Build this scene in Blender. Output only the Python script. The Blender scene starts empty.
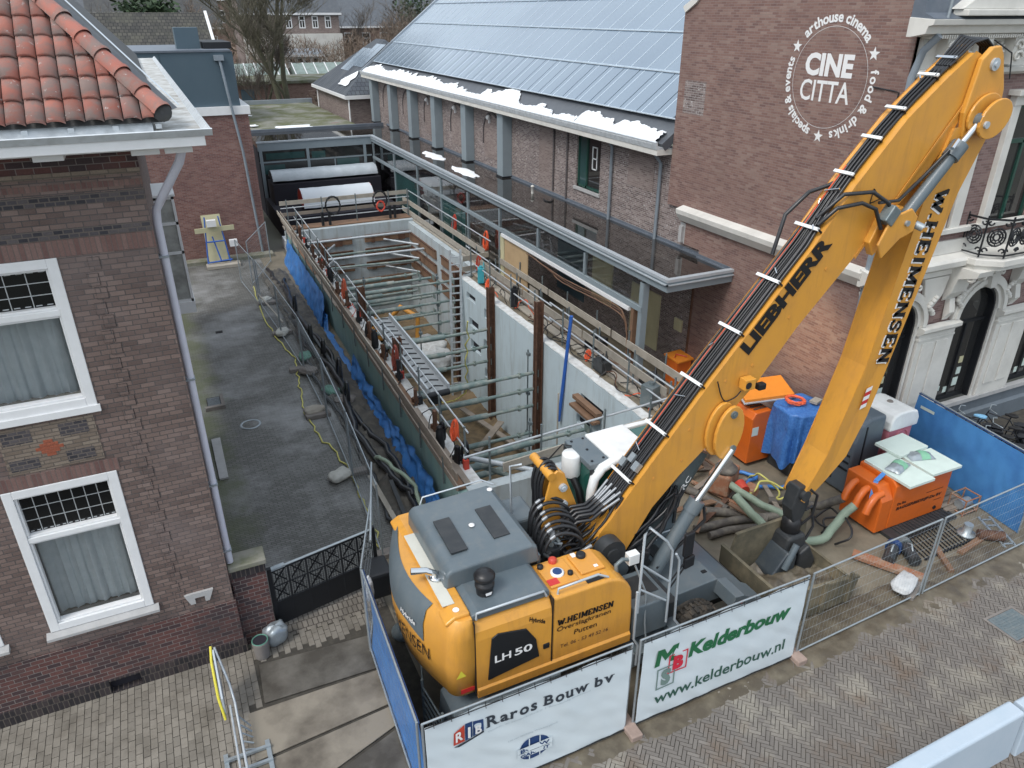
EXPO = 0.38
import bpy, math, random
from mathutils import Vector, Matrix, noise
random.seed(7)
PI = math.pi
R = math.radians
sc = bpy.context.scene
COL = sc.collection
V = Vector

# ------------------------------------------------------------------ materials
MATS = {}
def newmat(name):
    m = bpy.data.materials.new(name); m.use_nodes = True
    MATS[name] = m
    return m, m.node_tree, m.node_tree.nodes['Principled BSDF']
def N(nt, t, **kw):
    n = nt.nodes.new(t)
    for k, v in kw.items():
        setattr(n, k, v)
    return n
def lk(nt, a, b): nt.links.new(a, b)
def setin(n, k, v):
    if k in n.inputs: n.inputs[k].default_value = v
def rgba(c): return (c[0], c[1], c[2], 1.0)
def ramp(nt, fac, stops):
    r = N(nt, 'ShaderNodeValToRGB')
    cr = r.color_ramp
    while len(cr.elements) > 1: cr.elements.remove(cr.elements[-1])
    cr.elements[0].position = stops[0][0]; cr.elements[0].color = rgba(stops[0][1])
    for p, c in stops[1:]:
        e = cr.elements.new(p); e.color = rgba(c)
    lk(nt, fac, r.inputs['Fac'])
    return r.outputs['Color']
def mixc(nt, fac, a, b, mode='MIX'):
    m = N(nt, 'ShaderNodeMix', data_type='RGBA', blend_type=mode)
    for sock, val in ((m.inputs[0], fac), (m.inputs[6], a), (m.inputs[7], b)):
        if isinstance(val, (int, float)): sock.default_value = val
        elif isinstance(val, tuple): sock.default_value = rgba(val)
        else: lk(nt, val, sock)
    return m.outputs[2]
def noisetex(nt, vec, scale, detail=4, rough=.55):
    n = N(nt, 'ShaderNodeTexNoise')
    n.inputs['Scale'].default_value = scale; n.inputs['Detail'].default_value = detail
    n.inputs['Roughness'].default_value = rough
    if vec is not None: lk(nt, vec, n.inputs['Vector'])
    return n.outputs['Fac']
def pos(nt): return N(nt, 'ShaderNodeNewGeometry').outputs['Position']
def bump(nt, bs, h, strength=.3, dist=.02):
    b = N(nt, 'ShaderNodeBump'); b.inputs['Strength'].default_value = strength
    b.inputs['Distance'].default_value = dist
    lk(nt, h, b.inputs['Height']); lk(nt, b.outputs['Normal'], bs.inputs['Normal'])
def M(name, col, rough=.6, metal=0.0, dirt=.25, dscale=3.0, dcol=None, bmp=.0, bscale=30, spec=.5, coat=0, island=0.0, detail=6, streak=0, scol=(.12, .10, .08), sscale=3.5):
    """general painted / weathered surface"""
    m, nt, bs = newmat(name)
    p = pos(nt)
    n1 = noisetex(nt, p, dscale, detail, .62)
    if dcol is None: dcol = tuple(c * .55 for c in col)
    f = ramp(nt, n1, [(.42, (0, 0, 0)), (.68, (1, 1, 1))])
    mm = N(nt, 'ShaderNodeMath', operation='MULTIPLY'); lk(nt, f, mm.inputs[0]); mm.inputs[1].default_value = dirt
    c = mixc(nt, mm.outputs[0], col, dcol)
    if streak:   # rain streaks and run-off stains, stretched along the vertical
        mp = N(nt, 'ShaderNodeMapping'); mp.inputs['Scale'].default_value = (1, 1, .12); lk(nt, p, mp.inputs['Vector'])
        fs_ = ramp(nt, noisetex(nt, mp.outputs[0], sscale, 7, .68), [(.50, (0, 0, 0)), (.68, (streak,) * 3)])
        c = mixc(nt, fs_, c, scol)
    if island:
        g = N(nt, 'ShaderNodeNewGeometry')
        lo = 1 - island
        v = ramp(nt, g.outputs['Random Per Island'], [(0, (lo, lo, lo)), (1, (1 + island * .6,) * 3)])
        c = mixc(nt, 1.0, c, v, 'MULTIPLY')
    lk(nt, c, bs.inputs['Base Color'])
    bs.inputs['Roughness'].default_value = rough; bs.inputs['Metallic'].default_value = metal
    setin(bs, 'Specular IOR Level', spec); setin(bs, 'Coat Weight', coat)
    if bmp: bump(nt, bs, noisetex(nt, p, bscale, 4), bmp, .01)
    return m
def brick_vec(nt, flip=False):
    g = N(nt, 'ShaderNodeNewGeometry')
    sn = N(nt, 'ShaderNodeSeparateXYZ'); lk(nt, g.outputs['True Normal'], sn.inputs[0])
    sp = N(nt, 'ShaderNodeSeparateXYZ'); lk(nt, g.outputs['Position'], sp.inputs[0])
    ax = N(nt, 'ShaderNodeMath', operation='ABSOLUTE'); lk(nt, sn.outputs[0], ax.inputs[0])
    gx = N(nt, 'ShaderNodeMath', operation='GREATER_THAN'); lk(nt, ax.outputs[0], gx.inputs[0]); gx.inputs[1].default_value = .6
    az = N(nt, 'ShaderNodeMath', operation='ABSOLUTE'); lk(nt, sn.outputs[2], az.inputs[0])
    gz = N(nt, 'ShaderNodeMath', operation='GREATER_THAN'); lk(nt, az.outputs[0], gz.inputs[0]); gz.inputs[1].default_value = .7
    def mf(f, a, b):
        m = N(nt, 'ShaderNodeMix', data_type='FLOAT'); lk(nt, f, m.inputs[0]); lk(nt, a, m.inputs[2]); lk(nt, b, m.inputs[3]); return m.outputs[0]
    u = mf(gx.outputs[0], sp.outputs[0], sp.outputs[1])
    v = mf(gz.outputs[0], sp.outputs[2], sp.outputs[1])
    c = N(nt, 'ShaderNodeCombineXYZ')
    if flip: lk(nt, v, c.inputs[0]); lk(nt, u, c.inputs[1])
    else: lk(nt, u, c.inputs[0]); lk(nt, v, c.inputs[1])
    return c.outputs[0], g.outputs['Position']
def BR(name, tones, mortar, bw=.22, bh=.0625, ms=.010, rough=.85, stain=None, stainscale=.6, stainamt=.5, bmp=.5, flip=False, offset=.5, patch=None, msm=.3):
    """brickwork; tones = ramp stops of per-brick colour"""
    m, nt, bs = newmat(name)
    vec, p = brick_vec(nt, flip)
    b = N(nt, 'ShaderNodeTexBrick'); b.offset = offset
    b.inputs['Color1'].default_value = (0, 0, 0, 1); b.inputs['Color2'].default_value = (1, 1, 1, 1)
    b.inputs['Mortar'].default_value = (.5, .5, .5, 1)
    b.inputs['Scale'].default_value = 1; b.inputs['Mortar Size'].default_value = ms
    b.inputs['Mortar Smooth'].default_value = msm; b.inputs['Bias'].default_value = 0
    b.inputs['Brick Width'].default_value = bw; b.inputs['Row Height'].default_value = bh
    lk(nt, vec, b.inputs['Vector'])
    n0 = noisetex(nt, p, 1.6, 5, .6)
    a = N(nt, 'ShaderNodeMath', operation='MULTIPLY_ADD'); lk(nt, n0, a.inputs[0]); a.inputs[1].default_value = .7
    s = N(nt, 'ShaderNodeSeparateColor'); lk(nt, b.outputs['Color'], s.inputs[0])
    s2 = N(nt, 'ShaderNodeMath', operation='MULTIPLY_ADD'); lk(nt, s.outputs[0], s2.inputs[0]); s2.inputs[1].default_value = .75; s2.inputs[2].default_value = -.22
    lk(nt, s2.outputs[0], a.inputs[2])
    c = ramp(nt, a.outputs[0], tones)
    fine = noisetex(nt, p, 60, 3)
    c = mixc(nt, .35, c, ramp(nt, fine, [(.3, (.35,) * 3), (.7, (1.0,) * 3)]), 'MULTIPLY')
    c = mixc(nt, b.outputs['Fac'], c, mortar)
    if stain:
        f = ramp(nt, noisetex(nt, p, stainscale, 6, .65), [(.48, (0, 0, 0)), (.7, (1, 1, 1))])
        mm = N(nt, 'ShaderNodeMath', operation='MULTIPLY'); lk(nt, f, mm.inputs[0]); mm.inputs[1].default_value = stainamt
        c = mixc(nt, mm.outputs[0], c, stain)
    if patch:   # light specks of lime / mortar smears
        f = ramp(nt, noisetex(nt, p, patch[0], 3, .7), [(patch[1], (0, 0, 0)), (patch[1] + .06, (1, 1, 1))])
        c = mixc(nt, f, c, patch[2])
    lk(nt, c, bs.inputs['Base Color'])
    bs.inputs['Roughness'].default_value = rough
    inv = N(nt, 'ShaderNodeMath', operation='SUBTRACT'); inv.inputs[0].default_value = 1; lk(nt, b.outputs['Fac'], inv.inputs[1])
    ad = N(nt, 'ShaderNodeMath', operation='MULTIPLY_ADD'); lk(nt, fine, ad.inputs[0]); ad.inputs[1].default_value = .3; lk(nt, inv.outputs[0], ad.inputs[2])
    bump(nt, bs, ad.outputs[0], bmp, .012)
    return m
def GL(name, col, rough=.05, spec=.8):
    m, nt, bs = newmat(name)
    p = pos(nt)
    c = mixc(nt, noisetex(nt, p, .8, 4), tuple(x * .6 for x in col), tuple(min(1, x * 1.4) for x in col))
    lk(nt, c, bs.inputs['Base Color'])
    bs.inputs['Roughness'].default_value = rough; setin(bs, 'Specular IOR Level', spec)
    return m

brick_left = BR('brick_left_house', [(0, (.115, .082, .074)), (.3, (.162, .114, .100)), (.5, (.192, .136, .118)), (.72, (.225, .160, .138)), (1, (.27, .20, .175))], (.085, .074, .072), bw=.20, bh=.078, ms=.009, stain=(.20, .165, .16), stainamt=.5, msm=.5)
brick_far = BR('brick_far_red', [(0, (.15, .065, .06)), (.4, (.235, .10, .085)), (.7, (.29, .145, .12)), (1, (.33, .2, .17))], (.24, .19, .18), stain=(.13, .075, .068), stainamt=.65, stainscale=.5)
brick_logo = BR('brick_logo_wall', [(0, (.16, .095, .088)), (.4, (.24, .138, .118)), (.7, (.275, .172, .145)), (1, (.33, .235, .20))], (.25, .195, .172), stain=(.15, .095, .083), stainamt=.45, stainscale=.45, ms=.007)
brick_hall = BR('brick_hall_speckled', [(0, (.10, .075, .073)), (.4, (.175, .130, .122)), (.7, (.27, .215, .20)), (1, (.37, .31, .29))], (.32, .29, .28), stain=(.17, .135, .13), stainamt=.4, patch=(13.0, .60, (.50, .48, .47)))
brick_hall_plain = BR('brick_hall_infill', [(0, (.14, .105, .10)), (.5, (.245, .19, .18)), (1, (.32, .265, .25))], (.28, .24, .215), stain=(.17, .125, .11), stainamt=.4)
brick_fac = BR('brick_facade', [(0, (.16, .095, .09)), (.5, (.235, .15, .138)), (1, (.30, .205, .185))], (.25, .2, .19), ms=.006)
brick_plinth = BR('brick_plinth', [(0, (.045, .033, .038)), (.35, (.07, .042, .045)), (.5, (.11, .050, .046)), (.7, (.145, .062, .055)), (1, (.10, .062, .06))], (.19, .165, .155), bw=.2, bh=.085, ms=.007, stain=(.05, .043, .045), stainamt=.7, stainscale=.9)
brick_dark = BR('brick_dark_band', [(0, (.03, .03, .038)), (.5, (.07, .065, .075)), (1, (.14, .12, .12))], (.13, .11, .10), bw=.12)
brick_dark_glazed = BR('brick_dark_foot', [(0, (.018, .018, .022)), (.5, (.035, .03, .035)), (1, (.07, .055, .055))], (.10, .085, .075), bw=.08, bh=.2, ms=.008, rough=.5)
brick_soldier = BR('brick_soldier', [(0, (.15, .08, .073)), (.5, (.205, .12, .105)), (1, (.26, .17, .15))], (.14, .11, .10), bw=.065, bh=.6, ms=.007, offset=0)
brick_beige = BR('brick_beige', [(0, (.17, .13, .10)), (.5, (.24, .19, .15)), (1, (.29, .24, .19))], (.12, .10, .085), ms=.009)
brick_orange = BR('brick_orange_tile', [(0, (.32, .085, .045)), (1, (.40, .12, .065))], (.3, .09, .05), bw=.05, bh=.05)
brick_bg = BR('brick_background', [(0, (.18, .09, .075)), (1, (.30, .19, .155))], (.26, .21, .18))
paver_small = BR('yard_clinkers', [(0, (.105, .105, .098)), (.5, (.150, .150, .140)), (1, (.20, .198, .188))], (.065, .065, .058), bw=.2, bh=.07, ms=.012, rough=.55, stain=(.38, .385, .385), stainamt=.8, stainscale=.28, bmp=.35, msm=.5)
# yard moss: green growth on the old clinkers along the house foot and in damp patches
nt = paver_small.node_tree; bs = nt.nodes['Principled BSDF']
src_ = bs.inputs['Base Color'].links[0].from_socket
sp_ = N(nt, 'ShaderNodeSeparateXYZ'); lk(nt, pos(nt), sp_.inputs[0])
mr = N(nt, 'ShaderNodeMapRange'); lk(nt, sp_.outputs[0], mr.inputs[0]); mr.inputs[1].default_value = 1.1; mr.inputs[2].default_value = .0; mr.inputs[3].default_value = 0; mr.inputs[4].default_value = .42
ad_ = N(nt, 'ShaderNodeMath', operation='ADD'); lk(nt, mr.outputs[0], ad_.inputs[0]); lk(nt, noisetex(nt, pos(nt), .9, 7, .65), ad_.inputs[1])
f_ = ramp(nt, ad_.outputs[0], [(.68, (0, 0, 0)), (.95, (.75,) * 3)])
lk(nt, mixc(nt, f_, src_, (.085, .10, .045)), bs.inputs['Base Color'])
paver_gate = BR('gate_clinkers', [(0, (.16, .145, .125)), (1, (.27, .245, .21))], (.07, .06, .052), bw=.1, bh=.2, ms=.012, rough=.8)

white_paint = M('white_paint', (.78, .79, .80), .45, dirt=.2, dcol=(.55, .56, .55), dscale=5)
cream_paint = M('cream_stucco', (.66, .65, .61), .7, dirt=.45, dcol=(.44, .43, .40), dscale=1.6, bmp=.15)
stone_sill = M('stone_sill', (.42, .42, .42), .8, dirt=.4, bmp=.2)
zinc = M('zinc', (.36, .40, .44), .45, .5, dirt=.4, dcol=(.2, .23, .26), dscale=2)
zinc_white = M('zinc_white_gutter', (.60, .64, .67), .45, .1, dirt=.5, dcol=(.36, .38, .38), dscale=6)
gutter_dirt = M('gutter_floor', (.55, .56, .55), .7, dirt=.8, dcol=(.20, .17, .13), dscale=4, bmp=.2)
lead = M('lead', (.13, .155, .19), .5, .2, dirt=.5, dcol=(.20, .22, .25))
pipe_lilac = M('pvc_pipe_lilac', (.62, .63, .72), .4, dirt=.15)
pipe_grey = M('pipe_grey', (.24, .28, .32), .45, dirt=.3)
steel_grey = M('steel_grey_paint', (.24, .29, .32), .5, dirt=.2, dscale=1.5)
steel_light = M('steel_light_trim', (.48, .53, .57), .35, .2, dirt=.25)
fitm = M('fitting_steel', (.30, .32, .34), .45, .6, dirt=.5)
galv = M('galvanised', (.38, .43, .46), .42, .5, dirt=.4, dcol=(.25, .27, .29), dscale=12)
galv_dark = M('galvanised_dark', (.16, .20, .215), .5, .4, dirt=.5, dcol=(.28, .29, .28), dscale=9)
white_tube = M('white_tube', (.50, .54, .57), .4, .3, dirt=.4, dscale=9)
wet_roof, nt, bs = newmat('wet_roof')
p_ = pos(nt)
lk(nt, ramp(nt, noisetex(nt, p_, .7, 5), [(.35, (.012, .011, .010)), (.6, (.03, .028, .026)), (.8, (.08, .07, .06))]), bs.inputs['Base Color'])
lk(nt, ramp(nt, noisetex(nt, p_, .9, 3), [(.5, (.015,) * 3), (.75, (.12,) * 3)]), bs.inputs['Roughness'])
setin(bs, 'Specular IOR Level', .9); setin(bs, 'Coat Weight', .25); setin(bs, 'Coat Roughness', .02)
snow = M('snow', (.86, .89, .92), .6, dirt=.12, dcol=(.65, .68, .72), bmp=.4, bscale=8)
glass_dark = GL('glass_dark', (.03, .03, .03), .03)
glass_black = GL('glass_black', (.006, .007, .008), .12, .4)
glass_teal = GL('glass_teal', (.03, .075, .075), .04)
glass_green = GL('glass_green_frame', (.02, .07, .055), .1)
curtain, nt, bs = newmat('curtain')
sx = N(nt, 'ShaderNodeSeparateXYZ'); lk(nt, pos(nt), sx.inputs[0])
lk(nt, mixc(nt, noisetex(nt, pos(nt), 6, 3), (.34, .40, .43), (.50, .56, .58)), bs.inputs['Base Color']); bs.inputs['Roughness'].default_value = .9
lead_came = M('lead_came', (.45, .47, .48), .5, .3, dirt=0)
pane_clear, nt, bs = newmat('pane_clear')
bs.inputs['Base Color'].default_value = (1, 1, 1, 1); bs.inputs['Roughness'].default_value = .01
setin(bs, 'Transmission Weight', 1.0); bs.inputs['IOR'].default_value = 1.45

tile, nt, bs = newmat('clay_tile')
g = N(nt, 'ShaderNodeNewGeometry')
c = ramp(nt, g.outputs['Random Per Island'], [(0, (.24, .085, .062)), (.4, (.335, .115, .085)), (.75, (.40, .155, .115)), (1, (.27, .12, .10))])
f = ramp(nt, noisetex(nt, g.outputs['Position'], 3.2, 6, .65), [(.40, (0, 0, 0)), (.60, (.9, .9, .9))])
c = mixc(nt, f, c, (.19, .145, .13))
f2 = ramp(nt, noisetex(nt, g.outputs['Position'], 9, 5, .7), [(.63, (0, 0, 0)), (.69, (1, 1, 1))])
c = mixc(nt, f2, c, (.46, .42, .40))
lk(nt, c, bs.inputs['Base Color']); bs.inputs['Roughness'].default_value = .7
bump(nt, bs, noisetex(nt, g.outputs['Position'], 40, 4), .25, .01)
roof_rows = BR('roof_rows_dark', [(0, (.04, .040, .038)), (.5, (.065, .062, .055)), (1, (.10, .095, .08))], (.018, .018, .018), bw=.28, bh=.30, ms=.03, stain=(.09, .09, .065), stainamt=.5)
slate_rows = BR('roof_rows_slate', [(0, (.07, .08, .10)), (.5, (.09, .105, .125)), (1, (.12, .135, .15))], (.035, .04, .05), bw=.3, bh=.32, ms=.025, stain=(.14, .15, .16), stainamt=.4)
tile_dark = M('dark_tile', (.05, .052, .055), .6, dirt=.5, dcol=(.10, .10, .09), island=.35)
slate = M('slate_roof', (.085, .095, .11), .5, dirt=.5, dcol=(.13, .14, .15), island=.3)

solar, nt, bs = newmat('solar_panel')
g = N(nt, 'ShaderNodeNewGeometry')
c = ramp(nt, g.outputs['Random Per Island'], [(0, (.12, .17, .235)), (1, (.155, .21, .28))])  # pale blue base colour carries the sky reflected in the dark panels
c = mixc(nt, noisetex(nt, g.outputs['Position'], .25, 4), c, (.21, .275, .34))
lk(nt, c, bs.inputs['Base Color']); bs.inputs['Roughness'].default_value = .22; setin(bs, 'Coat Weight', .8); setin(bs, 'Coat Roughness', .12)
solar_frame = M('solar_frame', (.60, .69, .77), .4, .3, dirt=.2)
panel_blue = M('panel_blue_grey', (.068, .108, .138), .5, dirt=.35, dcol=(.09, .13, .16), dscale=.8)

orange_y = M('machine_yellow', (.68, .325, .05), .38, dirt=.42, dcol=(.54, .26, .065), dscale=2.2, coat=.15, bmp=.05, bscale=5, detail=10, streak=.30, scol=(.33, .16, .05), sscale=5)
orange_y2 = M('machine_yellow_dusty', (.66, .30, .05), .5, dirt=.35, dcol=(.42, .22, .08), dscale=3)
m_grey = M('machine_grey', (.105, .135, .155), .4, streak=.3, scol=(.20, .20, .19), sscale=5, dirt=.3, dcol=(.18, .205, .22), dscale=1.5, coat=.15)
m_dark = M('machine_dark', (.028, .032, .036), .5, dirt=.4, dcol=(.07, .07, .07), dscale=5)
black_rubber = M('black_rubber', (.014, .014, .016), .38, dirt=.15, dcol=(.04, .04, .04))
hose_dk = M('hose_black', (.02, .021, .024), .3, dirt=.2, dcol=(.06, .06, .06), dscale=12)
chrome = M('chrome', (.72, .74, .76), .12, 1.0, dirt=.1)
m_white = M('machine_white', (.78, .80, .80), .4, dirt=.25, streak=.25, scol=(.5, .5, .46))
m_cream = M('walk_strip', (.60, .60, .54), .7, dirt=.3, dcol=(.45, .45, .4), bmp=.2, bscale=60)
decal_black = M('decal_black', (.01, .01, .012), .4, dirt=0)
decal_white = M('decal_white', (.8, .8, .8), .5, dirt=0)
decal_red = M('decal_red', (.55, .03, .03), .5, dirt=0)
tyre_mud = M('tyre', (.035, .034, .032), .85, dirt=.7, dcol=(.15, .12, .09), dscale=6, bmp=.4)
cab_glass = GL('cab_glass', (.02, .10, .08), .05)
orange_box = M('orange_box', (.64, .13, .012), .42, dirt=.35, dcol=(.40, .10, .03), dscale=2.2, coat=.1)
orange_lid = M('orange_lid', (.78, .26, .03), .5, dirt=.2)

conc = M('concrete', (.42, .48, .51), .8, dirt=.6, dcol=(.32, .36, .38), dscale=1.2, bmp=.2, streak=.55, scol=(.24, .23, .20))
conc_white = M('concrete_white', (.50, .60, .65), .75, dirt=.5, dcol=(.43, .51, .55), dscale=1.1, bmp=.12, streak=.5, scol=(.30, .33, .33))
conc_top = M('concrete_top', (.62, .64, .64), .8, dirt=.6, dcol=(.38, .36, .33), dscale=5, bmp=.4)
conc_green = M('concrete_green', (.20, .33, .32), .75, dirt=.6, dcol=(.27, .36, .33), dscale=2.2, bmp=.1, streak=.5, scol=(.15, .19, .17))
jersey_m = M('barrier_concrete', (.44, .52, .60), .7, dirt=.4, dcol=(.36, .46, .55), dscale=2.5, bmp=.15)
rust = M('rusty_steel', (.10, .05, .032), .75, .2, dirt=.6, dcol=(.20, .11, .07), dscale=7, bmp=.3)
strut_m = M('strut_steel', (.15, .21, .205), .5, .1, dirt=.8, dcol=(.36, .37, .33), dscale=3.5, detail=8)
timber = M('timber_grey', (.28, .24, .20), .85, dirt=.6, dcol=(.17, .14, .115), dscale=3, bmp=.25, island=.25)
timber_lt = M('timber_light', (.38, .35, .30), .85, dirt=.6, dcol=(.24, .215, .18), dscale=3, bmp=.2, island=.2)
timber_br = M('timber_brown', (.22, .13, .08), .85, dirt=.6, dcol=(.12, .075, .05), dscale=3, bmp=.25, island=.3)
plywood = M('plywood', (.48, .345, .20), .75, dirt=.5, dcol=(.33, .23, .13), dscale=1.2)
plywood_y = M('plywood_yellow', (.56, .53, .34), .75, dirt=.4, dcol=(.42, .38, .24), dscale=1.5)
blue_tarp = M('blue_tarp', (.06, .22, .56), .38, dirt=.5, dcol=(.02, .10, .34), dscale=2.4, bmp=.7, bscale=9)
blue_pattern, nt, bs = newmat('blue_tarp_mottled')
f = ramp(nt, noisetex(nt, pos(nt), 18, 5, .7), [(.40, (.035, .13, .40)), (.60, (.065, .20, .50))])
lk(nt, f, bs.inputs['Base Color']); bs.inputs['Roughness'].default_value = .4
bump(nt, bs, noisetex(nt, pos(nt), 7, 4), .5, .05)
blue_mesh = M('blue_screen', (.06, .23, .52), .7, dirt=.6, dcol=(.03, .13, .38), dscale=1.3)
blue_paint = M('blue_paint', (.03, .12, .45), .5, dirt=.2)
banner, nt, bs = newmat('banner_cloth')
lk(nt, mixc(nt, noisetex(nt, pos(nt), 2.2, 5), (.60, .68, .73), (.70, .77, .80)), bs.inputs['Base Color']); bs.inputs['Roughness'].default_value = .5
txt_green = M('print_green', (.015, .14, .055), .6, dirt=0)
txt_dkgreen = M('print_dark_green', (.03, .10, .075), .6, dirt=0)
txt_grey = M('print_grey', (.17, .25, .23), .6, dirt=0)
txt_red = M('print_red', (.62, .02, .05), .6, dirt=0)
txt_navy = M('print_navy', (.015, .05, .16), .6, dirt=0)
txt_black = M('print_charcoal', (.03, .04, .055), .6, dirt=0)
txt_faint = M('print_faint', (.45, .52, .56), .6, dirt=0)
steel_plate = M('steel_road_plate', (.075, .066, .054), .45, .2, dirt=.8, dcol=(.20, .185, .16), dscale=1.3, bmp=.15, detail=9)
sand_conc = M('dirty_slab', (.25, .22, .175), .7, dirt=.9, dcol=(.075, .062, .048), dscale=.9, bmp=.2, detail=9)
mud = M('site_mud', (.155, .135, .10), .6, dirt=.8, dcol=(.25, .215, .16), dscale=1.3, bmp=.5, bscale=9, detail=9)
wet_mud = M('wet_mud', (.095, .078, .056), .45, dirt=.85, dcol=(.19, .165, .12), dscale=2.2, bmp=.5, bscale=12, detail=9)
earth = M('pit_earth', (.21, .15, .085), .95, dirt=.85, dcol=(.09, .068, .045), dscale=3, bmp=.9, bscale=10, detail=9)
ground_far = M('ground_far', (.12, .115, .10), .9, dirt=.6, dcol=(.16, .17, .11), dscale=.2)
paver_grey = M('sidewalk_paver', (.225, .205, .175), .85, dirt=.75, dcol=(.135, .12, .098), dscale=2.4, island=.16, bmp=.25)
grout = M('paver_joint', (.048, .043, .036), .95, dirt=.5, dcol=(.11, .10, .08), dscale=5)
herring, nt, bs = newmat('herringbone_clinker')
g = N(nt, 'ShaderNodeNewGeometry')
c = ramp(nt, g.outputs['Random Per Island'], [(0, (.148, .134, .122)), (.5, (.162, .147, .133)), (.9, (.176, .160, .145)), (1, (.205, .186, .168))])
n1 = noisetex(nt, g.outputs['Position'], .75, 8, .62)
c = mixc(nt, ramp(nt, n1, [(.50, (0, 0, 0)), (.66, (.75,) * 3)]), c, (.34, .315, .26))
n2 = noisetex(nt, g.outputs['Position'], 1.1, 8, .7)
c = mixc(nt, ramp(nt, n2, [(.52, (0, 0, 0)), (.68, (.75,) * 3)]), c, (.145, .105, .075))
lk(nt, c, bs.inputs['Base Color']); bs.inputs['Roughness'].default_value = .75
bump(nt, bs, noisetex(nt, g.outputs['Position'], 30, 4), .3, .006)
moss = M('moss_roof', (.10, .11, .05), .9, dirt=.9, dcol=(.27, .265, .25), dscale=.7, bmp=.5, detail=9)
mossy_stone = M('mossy_stone', (.23, .225, .19), .9, dirt=.8, dcol=(.12, .13, .07), dscale=3, bmp=.3)
bark = M('bark', (.085, .08, .055), .9, dirt=.6, dcol=(.13, .14, .08), dscale=2)
twig = M('twig', (.15, .13, .11), .9, dirt=.3)
twig_br = M('twig_brown', (.20, .15, .115), .9, dirt=.4, dcol=(.12, .095, .075))
evergreen = M('evergreen', (.035, .065, .03), .8, dirt=.5, dcol=(.06, .09, .045), dscale=1, island=.4)
ivory = M('vault_cover', (.62, .66, .70), .4, dirt=.3, dcol=(.48, .52, .56), dscale=1)
vault_grey = M('vault_cover_grey', (.36, .40, .43), .35, dirt=.6, dcol=(.52, .56, .6), dscale=1.5)
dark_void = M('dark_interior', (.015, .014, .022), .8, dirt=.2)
pink = M('pink_plastic', (.62, .22, .27), .45, dirt=.25, dcol=(.48, .18, .22))
pod_grey = M('pod_grey', (.10, .125, .15), .45, dirt=.25)
mint = M('mint_board', (.60, .70, .65), .7, dirt=.2)
bagm = M('sandbag', (.50, .50, .46), .8, dirt=.5, dcol=(.34, .34, .30), dscale=7, bmp=.3)
bag_green = M('bag_green', (.10, .25, .19), .6, dirt=.3)
hose_yel = M('hose_yellow', (.62, .58, .16), .5, dirt=.3)
hose_green = M('hose_pale_green', (.26, .33, .25), .55, dirt=.4)
hose_grey = M('hose_muddy', (.10, .09, .08), .7, dirt=.8, dcol=(.22, .195, .16), dscale=5)
red_m = M('red_paint', (.55, .06, .035), .5, dirt=.4)
hi_orange = M('hi_vis_orange', (.80, .13, .05), .5, dirt=.3)
cyan_m = M('cyan_plastic', (.05, .35, .42), .5, dirt=.2)
yel_m = M('yellow_paint', (.68, .60, .06), .5, dirt=.2)
iron = M('wrought_iron', (.018, .02, .024), .5, .3, dirt=.2)
bike_m = M('bike_frame', (.02, .022, .028), .4, dirt=.3)
saddle_m = M('bike_cover_blue', (.22, .48, .72), .6, dirt=.2)
block = M('fence_foot', (.22, .20, .185), .9, dirt=.5, bmp=.3)
foot_pink = M('fence_foot_pinkish', (.36, .27, .23), .9, dirt=.5, bmp=.3)

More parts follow.
